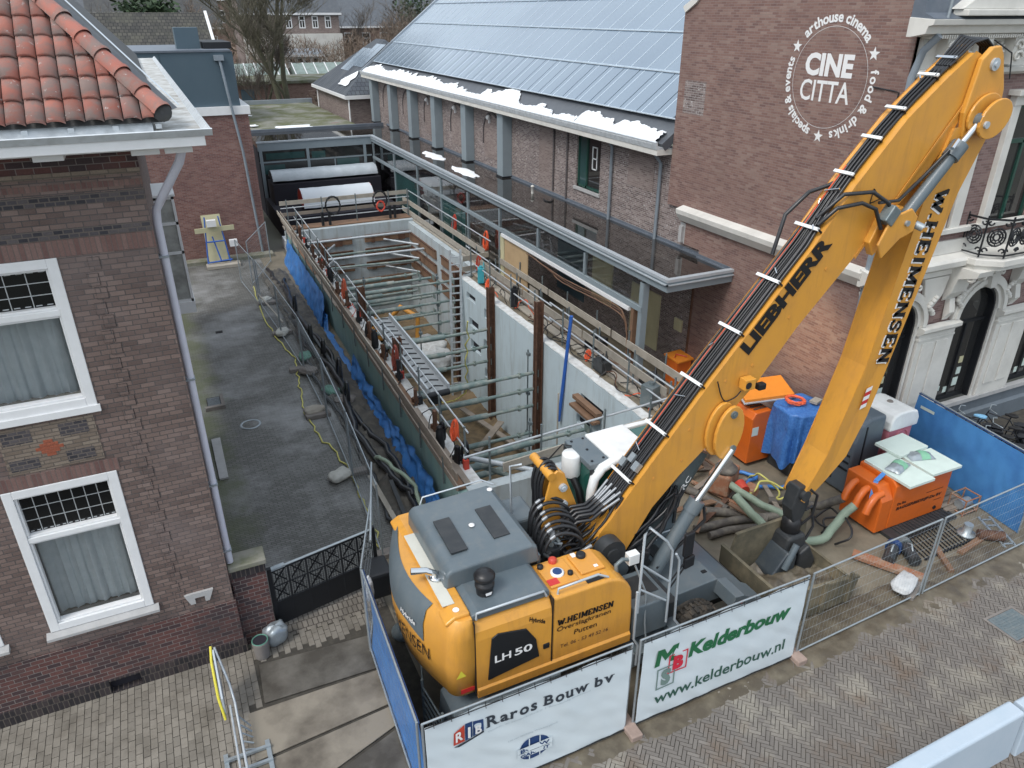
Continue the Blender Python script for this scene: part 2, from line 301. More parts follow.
# ------------------------------------------------------------------ mesh building
class MB:
    def __init__(s): s.v = []; s.f = []; s.mi = []; s.mats = []; s.cur = 0; s.sm = []; s.smooth = False
    def use(s, m):
        if m not in s.mats: s.mats.append(m)
        s.cur = s.mats.index(m); return s
    def add(s, vs, fs):
        o = len(s.v); s.v += [tuple(v) for v in vs]
        for f in fs: s.f.append(tuple(i + o for i in f)); s.mi.append(s.cur); s.sm.append(s.smooth)
        return s
    def box(s, x0, y0, z0, x1, y1, z1):
        x0, x1 = min(x0, x1), max(x0, x1); y0, y1 = min(y0, y1), max(y0, y1); z0, z1 = min(z0, z1), max(z0, z1)
        return s.add([(x0, y0, z0), (x1, y0, z0), (x1, y1, z0), (x0, y1, z0), (x0, y0, z1), (x1, y0, z1), (x1, y1, z1), (x0, y1, z1)],
              [(0, 3, 2, 1), (4, 5, 6, 7), (0, 1, 5, 4), (1, 2, 6, 5), (2, 3, 7, 6), (3, 0, 4, 7)])
    def obox(s, c, size, rz=0, rx=0, ry=0):
        m = Matrix.Translation(c) @ Matrix.Rotation(rz, 4, 'Z') @ Matrix.Rotation(ry, 4, 'Y') @ Matrix.Rotation(rx, 4, 'X')
        a, b, d = size[0] / 2, size[1] / 2, size[2] / 2
        vs = [m @ V(p) for p in [(-a, -b, -d), (a, -b, -d), (a, b, -d), (-a, b, -d), (-a, -b, d), (a, -b, d), (a, b, d), (-a, b, d)]]
        return s.add(vs, [(0, 3, 2, 1), (4, 5, 6, 7), (0, 1, 5, 4), (1, 2, 6, 5), (2, 3, 7, 6), (3, 0, 4, 7)])
    def bar(s, p, q, w, h, up=(0, 0, 1)):
        p, q = V(p), V(q); d = (q - p); 
        if d.length < 1e-6: return s
        d.normalize(); up = V(up)
        a = d.cross(up)
        if a.length < 1e-4: a = d.cross(V((0, 1, 0)))
        a.normalize(); b = a.cross(d)
        a *= w / 2; b *= h / 2
        return s.add([p - a - b, p + a - b, p + a + b, p - a + b, q - a - b, q + a - b, q + a + b, q - a + b],
              [(0, 1, 2, 3), (7, 6, 5, 4), (0, 4, 5, 1), (1, 5, 6, 2), (2, 6, 7, 3), (3, 7, 4, 0)])
    def tube(s, pts, r, n=8, cap=True, r2=None):
        pts = [V(p) for p in pts]
        if len(pts) < 2: return s
        vs = []; fs = []; prev = None
        k = len(pts)
        for i, p in enumerate(pts):
            if i == 0: t = pts[1] - pts[0]
            elif i == k - 1: t = pts[-1] - pts[-2]
            else: t = (pts[i + 1] - pts[i - 1])
            if t.length < 1e-9: t = V((0, 0, 1))
            t.normalize()
            if prev is None:
                a = t.cross(V((0, 0, 1)))
                if a.length < .05: a = t.cross(V((0, 1, 0)))
            else:
                a = prev - t * prev.dot(t)
                if a.length < 1e-5: a = t.cross(V((.3, .5, 1)))
            a.normalize(); prev = a; b = t.cross(a)
            rr = r if r2 is None else r + (r2 - r) * i / (k - 1)
            if isinstance(r, (list, tuple)): rr = r[i]
            for j in range(n):
                an = 2 * PI * j / n
                vs.append(p + a * math.cos(an) * rr + b * math.sin(an) * rr)
        for i in range(k - 1):
            for j in range(n):
                fs.append((i * n + j, i * n + (j + 1) % n, (i + 1) * n + (j + 1) % n, (i + 1) * n + j))
        sm = s.smooth; s.smooth = n > 5
        s.add(vs, fs)
        s.smooth = sm
        if cap:
            s.add([vs[j] for j in range(n)], [tuple(reversed(range(n)))])
            s.add([vs[(k - 1) * n + j] for j in range(n)], [tuple(range(n))])
        return s
    def cyl(s, p, q, r, n=16, r2=None): return s.tube([p, q], r, n, True, r2)
    def prism(s, poly, axis, a, b):
        """extrude 2-D polygon along an axis between a and b"""
        def P(u, v, w):
            return {'x': (w, u, v), 'y': (u, w, v), 'z': (u, v, w)}[axis]
        n = len(poly)
        ar = sum(poly[i][0] * poly[(i + 1) % n][1] - poly[(i + 1) % n][0] * poly[i][1] for i in range(n))
        vs = [P(u, v, a) for u, v in poly] + [P(u, v, b) for u, v in poly]
        fs = [tuple(range(n)), tuple(reversed(range(n, 2 * n)))] + [(i, i + n, (i + 1) % n + n, (i + 1) % n) for i in range(n)]
        flip = (ar > 0) == (b > a)
        if axis == 'y': flip = not flip
        if flip: fs = [tuple(reversed(f)) for f in fs]
        if True:
            fs = [tuple(f) for f in fs]
        return s.add(vs, fs)
    def lathe(s, prof, o=(0, 0, 0), n=20, axis='z'):
        vs = []; fs = []
        for r, z in prof:
            for j in range(n):
                a = 2 * PI * j / n
                p = (r * math.cos(a), r * math.sin(a), z)
                if axis == 'y': p = (p[0], p[2], p[1])
                if axis == 'x': p = (p[2], p[0], p[1])
                vs.append((p[0] + o[0], p[1] + o[1], p[2] + o[2]))
        k = len(prof)
        for i in range(k - 1):
            for j in range(n):
                f = (i * n + j, i * n + (j + 1) % n, (i + 1) * n + (j + 1) % n, (i + 1) * n + j)
                fs.append(f if axis != 'y' else tuple(reversed(f)))
        sm = s.smooth; s.smooth = True; s.add(vs, fs); s.smooth = sm
        s.add(vs[:n], [tuple(reversed(range(n)))]); s.add(vs[-n:], [tuple(range(n))])
        return s
    def quad(s, a, b, c, d): return s.add([a, b, c, d], [(0, 1, 2, 3)])
    def grid(s, fn, nu, nv, smooth=True):
        vs = [fn(i / nu, j / nv) for j in range(nv + 1) for i in range(nu + 1)]
        w = nu + 1
        fs = [(j * w + i, j * w + i + 1, (j + 1) * w + i + 1, (j + 1) * w + i) for j in range(nv) for i in range(nu)]
        sm = s.smooth; s.smooth = smooth; s.add(vs, fs); s.smooth = sm
        return s
    def build(s, name, mat=None, parent=None, bevel=0, solid=0, kind=None, seg=2):
        me = bpy.data.meshes.new(name)
        cs = [sum(v[i] for v in s.v) / max(1, len(s.v)) for i in range(3)] if s.v else [0, 0, 0]
        zmin = min(v[2] for v in s.v) if s.v else 0
        if parent is None: cs[2] = zmin
        me.from_pydata([(v[0] - cs[0], v[1] - cs[1], v[2] - cs[2]) for v in s.v], [], s.f)
        if mat is not None and not s.mats: me.materials.append(mat)
        elif s.mats:
            for m in s.mats: me.materials.append(m)
            me.polygons.foreach_set('material_index', s.mi)
        me.polygons.foreach_set('use_smooth', s.sm)
        me.update()
        o = bpy.data.objects.new(name, me); COL.objects.link(o)
        o.location = cs
        if parent is not None:
            o.parent = parent; o.matrix_parent_inverse = WM(parent).inverted()
        if solid:
            md = o.modifiers.new('solid', 'SOLIDIFY'); md.thickness = solid; md.offset = 0
        if bevel:
            md = o.modifiers.new('bevel', 'BEVEL'); md.width = bevel; md.segments = seg; md.limit_method = 'ANGLE'; md.angle_limit = R(40)
            md.harden_normals = False
        if kind: o['kind'] = kind
        return o
def WM(o):
    m = o.matrix_basis.copy()
    if o.parent is not None: m = WM(o.parent) @ o.matrix_parent_inverse @ m
    return m
def tag(o, label=None, cat=None, group=None, kind=None):
    if label: o['label'] = label
    if cat: o['category'] = cat
    if group: o['group'] = group
    if kind: o['kind'] = kind
    return o
def thing(name, label, cat, loc=(0, 0, 0), group=None):
    o = bpy.data.objects.new(name, None); COL.objects.link(o); o.location = loc
    o.empty_display_size = .2
    return tag(o, label, cat, group)
def kids(o): return [c for c in bpy.data.objects if c.parent == o]
def copy_tree(o, parent=None):
    c = o.copy(); COL.objects.link(c)
    if parent is not None: c.parent = parent
    for ch in kids(o): copy_tree(ch, c)
    return c
def clone(o, loc, rz, label, group=None, scale=None):
    c = copy_tree(o); c.location = loc; c.rotation_euler = (0, 0, rz)
    if scale: c.scale = scale
    c['label'] = label
    if group: c['group'] = group
    return c

# text --------------------------------------------------------------------
def text2d(txt, size=1.0, bold=0.0, sx=1.0, shear=0.0, align='LEFT', spacing=1.0):
    cu = bpy.data.curves.new('t', 'FONT'); cu.body = txt; cu.size = size; cu.offset = bold * size
    cu.shear = shear; cu.space_character = spacing; cu.align_x = align; cu.resolution_u = 3
    ob = bpy.data.objects.new('t', cu); COL.objects.link(ob)
    bpy.context.view_layer.update()
    me = bpy.data.meshes.new_from_object(ob.evaluated_get(bpy.context.evaluated_depsgraph_get()))
    vs = [(v.co.x * sx, v.co.y) for v in me.vertices]; fs = [tuple(p.vertices) for p in me.polygons]
    bpy.data.objects.remove(ob); bpy.data.curves.remove(cu); bpy.data.meshes.remove(me)
    return vs, fs
def put_text(mb, txt, fn, **kw):
    """fn maps flat text coordinates to a point of the surface"""
    vs, fs = text2d(txt, **kw)
    mb.add([fn(x, y) for x, y in vs], fs)
def fit_text(mb, txt, fn, w, h, **kw):
    """text scaled to exactly w x h"""
    vs, fs = text2d(txt, **kw)
    x0 = min(v[0] for v in vs); x1 = max(v[0] for v in vs); y0 = min(v[1] for v in vs); y1 = max(v[1] for v in vs)
    mb.add([fn((x - x0) / (x1 - x0) * w, (y - y0) / (y1 - y0) * h) for x, y in vs], fs)
def rnd(a, b): return random.uniform(a, b)
def catenary(p, q, sag, n=10):
    p, q = V(p), V(q)
    return [p.lerp(q, i / n) - V((0, 0, sag * 4 * (i / n) * (1 - i / n))) for i in range(n + 1)]
def wiggle(pts, amp, n=4, seed=0):
    """smooth random path through points"""
    pts = [V(p) for p in pts]; out = []
    for i in range(len(pts) - 1):
        p0 = pts[max(0, i - 1)]; p1 = pts[i]; p2 = pts[i + 1]; p3 = pts[min(len(pts) - 1, i + 2)]
        for k in range(n):
            t = k / n
            c = .5 * ((2 * p1) + (-p0 + p2) * t + (2 * p0 - 5 * p1 + 4 * p2 - p3) * t * t + (-p0 + 3 * p1 - 3 * p2 + p3) * t ** 3)
            c = c + V((noise.noise(c * 3 + V((seed, 0, 0))), noise.noise(c * 3 + V((0, seed + 9, 0))), 0)) * amp
            out.append(c)
    out.append(pts[-1]); return out
# ================================================================== camera / light
H = 10.8
cam_d = bpy.data.cameras.new('camera'); cam = bpy.data.objects.new('camera', cam_d); COL.objects.link(cam)
cam_d.sensor_width = 36; cam_d.lens = 743.0 / 1024 * 36; cam_d.clip_end = 3000; cam_d.clip_start = .05
cam.location = (0, 0, H); cam.rotation_euler = (PI / 2 - math.atan(743 / 1486.), 0, -R(25.25))
sc.camera = cam
w = bpy.data.worlds.new('World'); sc.world = w; w.use_nodes = True
nt = w.node_tree; bg = nt.nodes['Background']
sky = N(nt, 'ShaderNodeTexSky'); sky.sky_type = 'NISHITA'; sky.sun_disc = False
sky.sun_elevation = R(54); sky.sun_rotation = R(248); sky.air_density = 1.2; sky.dust_density = 5.0; sky.ozone_density = 1.0
hs = N(nt, 'ShaderNodeHueSaturation'); hs.inputs['Saturation'].default_value = .5
lk(nt, sky.outputs[0], hs.inputs['Color'])
lk(nt, mixc(nt, .55, hs.outputs[0], (5.9, 6.7, 7.5)), bg.inputs['Color'])   # thin even cloud over the sky
bg.inputs['Strength'].default_value = .148
sd = bpy.data.lights.new('sun', 'SUN'); sd.energy = 1.15; sd.angle = R(18); sd.color = (1, .97, .93)
so = bpy.data.objects.new('sun', sd); COL.objects.link(so)
az, el = R(248), R(54)
d = V((math.sin(az) * math.cos(el), math.cos(az) * math.cos(el), math.sin(el)))   # towards the sun
so.rotation_euler = d.to_track_quat('Z', 'Y').to_euler(); so.location = (0, -20, 40)
sc.view_settings.view_transform = 'Standard'; sc.view_settings.look = 'None'; sc.view_settings.exposure = EXPO; sc.view_settings.gamma = 1

# ================================================================== ground
# pit outline (inner void): front part x 5.0..10.8, rear part to 11.8
PX0, PX1, PX2 = 5.15, 10.55, 11.45
PY0, PYJ, PY1 = 13.05, 27.3, 36.6
gb = MB()
def gq(x0, y0, x1, y1): gb.quad((x0, y0, 0), (x1, y0, 0), (x1, y1, 0), (x0, y1, 0))
FAR = 1400
gq(-FAR, -FAR, FAR, PY0); gq(-FAR, PY1, FAR, FAR)
gq(-FAR, PY0, PX0, PY1); gq(PX2, PY0, FAR, PY1); gq(PX1, PY0, PX2, PYJ)
gb.build('ground', ground_far, kind='structure')
def sheet(name, x0, y0, x1, y1, z, m, kind='structure'):
    b = MB(); b.quad((x0, y0, z), (x1, y0, z), (x1, y1, z), (x0, y1, z)); return b.build(name, m, kind=kind)
# alley yard (old clinkers)
sheet('alley', -.15, 12.6, 3.9, 38.0, .004, paver_small)
sheet('gate_strip', .2, 11.05, 2.6, 12.6, .004, paver_gate)
# site floor
b = MB()
for x0, y0, x1, y1 in ((3.9, 13.05, 5.15, 38), (2.62, 7.0, 14.5, 13.05), (14.5, 6.6, 17.6, 11.45), (10.55, 13.05, 14.6, 27.3), (11.45, 27.3, 14.6, 46)):
    b.quad((x0, y0, .014), (x1, y0, .014), (x1, y1, .014), (x0, y1, .014))
b.build('site_soil', mud, kind='structure')
# soil heaps strip along the fence front
def lumpy(x0, y0, x1, y1, z, amp, sc_, seed, nu=60, nv=30, edge=.25):
    def fn(u, v):
        x = x0 + (x1 - x0) * u; y = y0 + (y1 - y0) * v
        e = min(1, min(u, 1 - u) / edge, min(v, 1 - v) / edge)
        n = noise.fractal(V((x * sc_ + seed, y * sc_, seed)), 1.0, 2.1, 5)
        return (x + .05 * noise.noise(V((y * 3, x * 3, seed))), y + .08 * noise.noise(V((x * 2, seed, y))), z + e * (amp * .5 + amp * n))
    return fn
mb = MB(); mb.grid(lumpy(3.0, 6.56, 17.0, 7.6, .026, .03, 2.6, 3, 300, 40, .25), 240, 30); mb.build('soil_strip', wet_mud, kind='structure')
# base of the street paving under the individual clinkers
b = MB(); b.quad((-12, -4, .008), (30, -4, .008), (30, 11.5, .008), (-12, 11.5, .008))
b.build('street_bed', grout, kind='structure')

# sidewalk: rectangular pavers, columns towards the house
sw = MB()
X = -7.0; k = 0; PWd, PLn = .112, .205
while X < 2.15:
    y = 5.0 + (PLn / 2 if k % 2 else 0) + rnd(-.01, .01)
    while y < 11.42:
        if not (X > -.1 and 9.98 < y < 10.95) and not (X > -.32 and y < 10.0):
            dz = rnd(-.003, .003)
            sw.box(X + .005 + rnd(0, .003), y + .005, .0, X + PWd - .003, y + PLn - .005 + rnd(-.004, .002), .022 + dz)
        y += PLn
    X += PWd; k += 1
sw.build('sidewalk_pavers', paver_grey, kind='structure')
# herringbone street
hb = MB()
g_ = .0055
c45 = math.cos(PI / 4)
def hbrick(u0, v0, u1, v1):
    cu, cv = (u0 + u1) / 2, (v0 + v1) / 2
    x = (cu - cv) * c45 + 8; y = (cu + cv) * c45 - 2
    if not (1.9 < x < 19.5 and -1 < y < 6.9 and y > -1): return
    if y < 5.2 - (x - 2) * .55 and x < 7: return
    if x > 17.5 and y > 7.2: return
    vs = []
    z = .026 + rnd(-.003, .003) + .015 * noise.noise(V((x * .5, y * .5, 1)))
    for zz in (.004, z):
        for u, v in ((u0 + g_, v0 + g_), (u1 - g_, v0 + g_), (u1 - g_, v1 - g_), (u0 + g_, v1 - g_)):
            vs.append(((u - v) * c45 + 8, (u + v) * c45 - 2, zz))
    hb.add(vs, [(4, 5, 6, 7), (0, 1, 5, 4), (1, 2, 6, 5), (2, 3, 7, 6), (3, 0, 4, 7)])
W_ = .070; NB = 3
for i in range(-110, 250):
    for j in range(-46, 46):
        # 3:1 herringbone: a horizontal brick and a vertical brick per step
        u = i * W_ + j * NB * W_; v = i * W_ - j * NB * W_
        hbrick(u, v, u + NB * W_, v + W_)
        hbrick(u, v + W_, u + W_, v + (NB + 1) * W_)
hb.build('street_clinkers', herring, kind='structure')

# ================================================================== left brick house
HX, HY = -.17, 11.5
house = thing('brick_house', 'brown brick house with red clay tile roof and curtained white windows, nearest on the left', 'house', (-6, 15, 0))
w_ = MB()
wins = [(-4.7, -1.42, 5.57, 7.82), (-2.98, -1.42, 1.66, 4.40), (-6.2, -3.64, 1.66, 4.40)]
def wall_holes(mb, x0, x1, z0, z1, y, holes, thick=.3):
    """wall in the plane y with rectangular holes, built from slabs"""
    xs = sorted({x0, x1} | {h[0] for h in holes} | {h[1] for h in holes}); zs = sorted({z0, z1} | {h[2] for h in holes} | {h[3] for h in holes})
    xs = [x for x in xs if x0 <= x <= x1]; zs = [z for z in zs if z0 <= z <= z1]
    for i in range(len(xs) - 1):
        run = None
        for j in range(len(zs) - 1):
            cx, cz = (xs[i] + xs[i + 1]) / 2, (zs[j] + zs[j + 1]) / 2
            if any(h[0] < cx < h[1] and h[2] < cz < h[3] for h in holes): continue
            mb.box(xs[i], y, zs[j], xs[i + 1], y + thick, zs[j + 1])
w_.use(brick_left)
wall_holes(w_, -9, HX, 1.25, 9.3, HY, wins)
w_.box(HX - .3, HY + .3, 1.25, HX, 30, 9.3)
w_.box(-9, HY + .32, 1.25, -8.7, 30, 9.3)
w_.build('wall', None, house)
# plinth courses
b = MB(); b.use(brick_plinth)
b.box(-9, HY - .03, .32, HX + .03, HY + .27, 1.25); b.box(-9, HY - .03, 1.25, -7.5, HY, 1.3)
b.use(brick_dark_glazed); b.box(-9, HY - .07, 0, -2.42, HY + .25, .32); b.box(-1.92, HY - .07, 0, HX + .07, HY + .25, .32); b.box(-2.42, HY - .07, .30, -1.92, HY + .25, .32); b.box(-2.42, HY - .07, 0, -1.92, HY + .25, .05)
b.use(dark_void); b.box(-2.42, HY + .06, .05, -1.92, HY + .2, .3)
b.use(brick_plinth); b.box(HX - .27, HY + .27, 0, HX + .03, 20, 1.25)
b.build('plinth', None, house)
# decorative bands (a few mm proud)
b = MB()
for z0, z1, m, pr in ((8.50, 8.64, brick_dark, .006), (8.06, 8.20, brick_dark, .006), (7.83, 8.055, brick_soldier, .010), (8.86, 8.93, brick_beige, .03), (8.93, 9.16, brick_plinth, .012), (8.70, 8.78, brick_soldier, .006)):
    b.use(m); b.box(-9, HY - pr, z0, HX + .004, HY + .004, z1)
b.use(brick_soldier); b.box(-3.1, HY - .009, 4.41, -1.36, HY + .004, 4.62); b.box(-6.3, HY - .009, 4.41, -3.5, HY + .004, 4.62)
# patterned panel between the windows
b.use(brick_beige); b.box(-2.78, HY - .010, 4.66, -1.52, HY + .004, 5.42)
b.use(brick_dark); b.box(-2.0, HY - .014, 5.16, -1.62, HY + .004, 5.36); b.box(-2.74, HY - .014, 5.16, -2.36, HY + .004, 5.36)
b.box(-2.0, HY - .014, 4.72, -1.62, HY + .004, 4.90); b.box(-2.74, HY - .014, 4.72, -2.36, HY + .004, 4.90)
b.use(brick_orange)
for k, wd in enumerate((.06, .12, .18, .12, .06)):
    b.box(-2.18 - wd, HY - .016, 4.88 + k * .055, -2.18 + wd, HY + .004, 4.93 + k * .055)
b.build('brick_band', None, house)
# toothed quoin line right of the windows
b = MB()
z = 1.35
k = 0
while z < 7.75:
    xo = -1.12 if k % 2 == 0 else -1.06
    b.use(brick_dark_glazed); b.box(xo - .004, HY - .005, z - .005, xo + .148, HY + .004, z + .175); b.use(brick_left); b.box(xo, HY - .010, z, xo + .14, HY + .004, z + .17); z += .20 if k % 2 else .23; k += 1
b.build('quoin', None, house)
# grille stone and sills
b = MB(); b.prism([(-.94, 1.66), (-.46, 1.66), (-.55, 1.44), (-.62, 1.44), (-.62, 1.56), (-.78, 1.56), (-.78, 1.44), (-.86, 1.44)], 'y', HY - .05, HY + .01)
b.build('vent_stone', stone_sill, house)
def front_window(x0, x1, z0, z1, name='window', cols=7, rows=3, upper=.30):
    fr = MB(); f = .135; y0 = HY - .02; y1 = HY + .14
    fr.box(x0, y0, z0, x0 + f, y1, z1); fr.box(x1 - f, y0, z0, x1, y1, z1)
    fr.box(x0 + f, y0, z1 - f, x1 - f, y1, z1); fr.box(x0 + f, y0, z0, x1 - f, y1, z0 + f)
    zt = z1 - f - (z1 - z0 - 2 * f) * upper
    fr.box(x0 + f, y0 + .012, zt - .09, x1 - f, y1, zt)
    g = .035
    for (a, c) in ((z0 + f, zt - .09), (zt, z1 - f)):
        fr.box(x0 + f, y0 + .04, a, x0 + f + g, y1, c); fr.box(x1 - f - g, y0 + .04, a, x1 - f, y1, c)
        fr.box(x0 + f + g, y0 + .04, c - g, x1 - f - g, y1, c); fr.box(x0 + f + g, y0 + .04, a, x1 - f - g, y1, a + g)
    wn = fr.build(name, white_paint, house, bevel=.008)
    gl = MB(); gl.box(x0 + f, y1 - .03, zt, x1 - f, y1 - .01, z1 - f); gl.build('leaded_pane', glass_black, wn)
    cm = MB(); yy = y1 - .036
    xa, xb, za, zb = x0 + f + g, x1 - f - g, zt + g, z1 - f - g
    for i in range(1, cols): cm.box(xa + (xb - xa) * i / cols - .006, yy, za, xa + (xb - xa) * i / cols + .006, yy + .008, zb)
    for j in range(1, rows): cm.box(xa, yy - .001, za + (zb - za) * j / rows - .006, xb, yy + .007, za + (zb - za) * j / rows + .006)
    for zz in (za + .02, zb - .03):
        for i in range(cols * 2): cm.box(xa + (xb - xa) * (i + .2) / (cols * 2), yy - .001, zz, xa + (xb - xa) * (i + .75) / (cols * 2), yy + .006, zz + .014)
    cm.build('lead_came', lead_came, wn)
    cu = MB()
    def cf(u, v):
        x = x0 + f + (x1 - x0 - 2 * f) * u
        ph = x * 30 + 2.0 * noise.noise(V((x * 3, 0, 0)))
        a = .030 + .03 * noise.noise(V((x * 4, 7, 0)))
        return (x + .012 * math.sin(ph * 2 + 1), y1 + .16 + a * math.sin(ph) + .012 * math.sin(ph * 2.3) * (1 - v), z0 + f + (zt - .09 - z0 - f) * v)
    cu.grid(cf, 170, 6); cu.build('curtain', curtain, wn)
    pn = MB(); pn.box(x0 + f + .01, y1 - .02, z0 + f + .01, x1 - f - .01, y1 - .014, zt - .1); pn.build('pane', pane_clear, wn)
    bk = MB(); bk.box(x0 + .05, y1 + .6, z0, x1 - .05, y1 + .62, z1); bk.box(x0, y1 + .02, z0, x0 + .02, y1 + .6, z1); bk.box(x1 - .02, y1 + .02, z0, x1, y1 + .6, z1)
    bk.build('room_dark', dark_void, wn)
    return wn
front_window(*wins[0][:2], wins[0][2] , wins[0][3], cols=11, rows=3)
front_window(*wins[1])
front_window(*wins[2], cols=12)
for x0, x1, z in ((-3.05, -1.35, 1.55), (-6.3, -3.58, 1.55)):
    b = MB(); b.prism([(HY - .12, z), (HY - .12, z + .05), (HY + .02, z + .115), (HY + .02, z)], 'x', x0, x1); b.build('window_sill', stone_sill, house)
# white reveal below the upper window
b = MB(); b.box(-4.75, HY - .05, 5.47, -1.39, HY + .01, 5.575); b.build('window_sill', white_paint, house)
# cornice: white board, soffit, gutter
cn = MB(); cn.use(white_paint)
cn.box(-9, 10.92, 9.22, .50, HY + .1, 9.30)            # soffit & lower board
cn.box(-9, 10.72, 9.26, .68, 10.92, 9.40); cn.box(HX, HY + .1, 9.22, .50, 30, 9.30); cn.box(.50, 10.92, 9.26, .68, 30, 9.40)
for bx in (-3.4, -2.3, -1.15, -.05, .35):
    cn.box(bx - .17, 10.98, 9.15, bx + .17, HY - .01, 9.22)
for by in range(12, 30, 2): cn.box(-.1, by, 9.15, .45, by + .3, 9.22)
cn.build('cornice', None, house, bevel=.006)
gt = MB()
gt.use(zinc_white)
# front gutter profile extruded along x and mitred side gutter
def gprof(o): return [(o + .02, 9.33), (o + .0, 9.50), (o + .03, 9.52), (o + .045, 9.50), (o + .06, 9.385), (o + .60, 9.385), (o + .62, 9.50), (o + .64, 9.33)]
gt.prism([(10.70, 9.385), (10.66, 9.44), (10.64, 9.47), (10.66, 9.48), (10.72, 9.415), (11.02, 9.415), (11.02, 9.385)], 'x', -9, .78)
gt.prism([(.70, 9.385), (.74, 9.44), (.77, 9.47), (.75, 9.48), (.68, 9.415), (.42, 9.415), (.42, 9.385)], 'y', 10.7, 30)
gt.use(gutter_dirt); gt.box(.12, 10.74, 9.416, .67, 30, 9.425); gt.use(zinc_white)
gt.prism([(11.02, 9.36), (11.02, 9.43), (11.12, 9.60), (11.2, 9.60), (11.2, 9.36)], 'x', -9, .1)
for i in range(18):
    gt.obox((-8.5 + i * .5 + .17, 11.05, 9.49), (.07, .03, .06))
gt.build('gutter', None, house)
# hip roof surfaces + pantiles
slope = R(38)
E0 = 11.02; ZE = 9.60; XE = .22    # eave line front / height / side eave
rf = MB(); rf.use(tile_dark)
dy = 6.0; hz = dy * math.tan(slope)
rf.add([(-10, E0, ZE - .06), (XE, E0, ZE - .06), (XE - dy * .70, E0 + dy, ZE + hz - .06), (-10, E0 + dy, ZE + hz - .06)], [(0, 1, 2, 3)])
rf.add([(XE, E0, ZE - .06), (XE, 30, ZE - .06), (XE - dy * .70, 30, ZE + hz - .06), (XE - dy * .70, E0 + dy, ZE + hz - .06)], [(0, 1, 2, 3)])
roof = rf.build('roof', None, house)
tl = MB()
tw, th = .212, .375
n = 8
for r in range(15):
    for c in range(56):
        xr = XE - .02 - c * tw
        s0 = r * th
        yc = E0 + math.cos(slope) * s0
        hipx = XE - (yc + .15 - E0) * .70
        if xr - tw * .98 > hipx: continue
        vs = []
        jit = rnd(-.006, .006); js = rnd(-.008, .008)
        x1t = min(xr, hipx + .03)
        for (sv, lift) in ((s0 - .04 + js, .052), (s0 + th + .02, .006)):
            for i in range(n + 1):
                u = i / n
                x = xr - (tw - .012) * (1 - u)
                prof = .034 * math.sin(PI * min(1, .06 + u * 1.06)) ** .5 if u < .88 else .034 * math.sin(PI * .993) ** .5 - .02 * (u - .88) / .12
                d = prof + lift + jit
                x = min(x, hipx + .02)
                vs.append((x, E0 + math.cos(slope) * sv - math.sin(slope) * d, ZE + math.sin(slope) * sv + math.cos(slope) * d))
        fs = [(i, i + 1, i + n + 2, i + n + 1) for i in range(n)]
        o = len(vs)
        for i in range(n + 1):
            p = V(vs[i]); vs.append(tuple(p + V((0, math.sin(slope), -math.cos(slope))) * .030))
        fs += [(o + i, o + i + 1, i + 1, i) for i in range(n)]
        tl.smooth = True; tl.add(vs, fs)
tl.build('clay_tiles', tile, roof)
# hip ridge tiles
rd = MB()
hd = V((-.70, 1.0, math.tan(slope))); hd_n = hd.normalized()
p0 = V((XE + .02, E0 - .02, ZE + .03)); ln = .42
side = hd_n.cross(V((0, 0, 1))).normalized(); upv = side.cross(hd_n)
for k in range(17):
    a = p0 + hd_n * (k * ln * .93); bpt = a + hd_n * ln
    vs = []
    for (c, rr, dz) in ((a, .128, .03), (a + hd_n * .05, .136, .03), (a + hd_n * .055, .122, .028), (bpt, .117, .012)):
        for i in range(11):
            an = PI * i / 10 - .0
            vs.append(tuple(c + side * math.cos(an) * rr + upv * (math.sin(an) * rr + dz)))
    fs = [(j * 11 + i, j * 11 + i + 1, (j + 1) * 11 + i + 1, (j + 1) * 11 + i) for j in range(3) for i in range(10)]
    rd.smooth = True; rd.add(vs, fs)
rd.build('ridge_tile', tile, roof)
b = MB(); b.lathe([(.02, 0), (.12, 0), (.12, .05), (.02, .05)], tuple(p0 + V((0, -.01, .03))), 12, 'y'); b.build('ridge_end', tile_dark, roof)
# lead flashing strip and side roof tiles visible behind the ridge
fl = MB(); fl.use(zinc)
for off, wd, m, lift in ((.20, .07, chrome, .06), (.30, .34, slate, .03), (.72, .06, chrome, .08)):
    fl.use(m)
    a = p0 + V((.0, 0, 0)) + V((.30, .42, .0)) * off; q = a + hd_n * 7
    fl.add([a + V((-.0, 0, lift)), a + V((wd * .35, wd, lift)), q + V((wd * .35, wd, lift)), q + V((0, 0, lift))], [(0, 1, 2, 3)])
fl.build('hip_flashing', None, roof)
st = MB()
for r in range(14):
    for c in range(30):
        ys = E0 + .9 + c * .25; s0 = r * .3
        xs = XE - s0 * math.cos(R(48)) * 1.0
        hipy = E0 + (XE - xs) / .70 + .55
        if ys < hipy: continue
        zs = ZE + (XE - xs) * math.tan(slope) / .70
        st.obox((xs - .1, ys, zs + .08), (.32, .24, .025), 0, 0, R(48))
st.build('side_tiles', tile_dark, roof)
# downpipe of the house
dp = MB()
dp.tube([(.42, 11.12, 9.25), (.34, 11.26, 9.0), (.02, 11.62, 8.45), (-.07, 11.71, 8.3), (-.095, 11.74, 8.1), (-.10, 11.74, 5), (-.10, 11.74, 1.92)], .060, 14)
dpo = dp.build('downspout', pipe_lilac, house)
for z in (7.6, 5.6, 3.6, 2.2): b = MB(); b.box(-.172, 11.66, z, -.03, 11.82, z + .03); b.build('bracket', zinc, dpo)
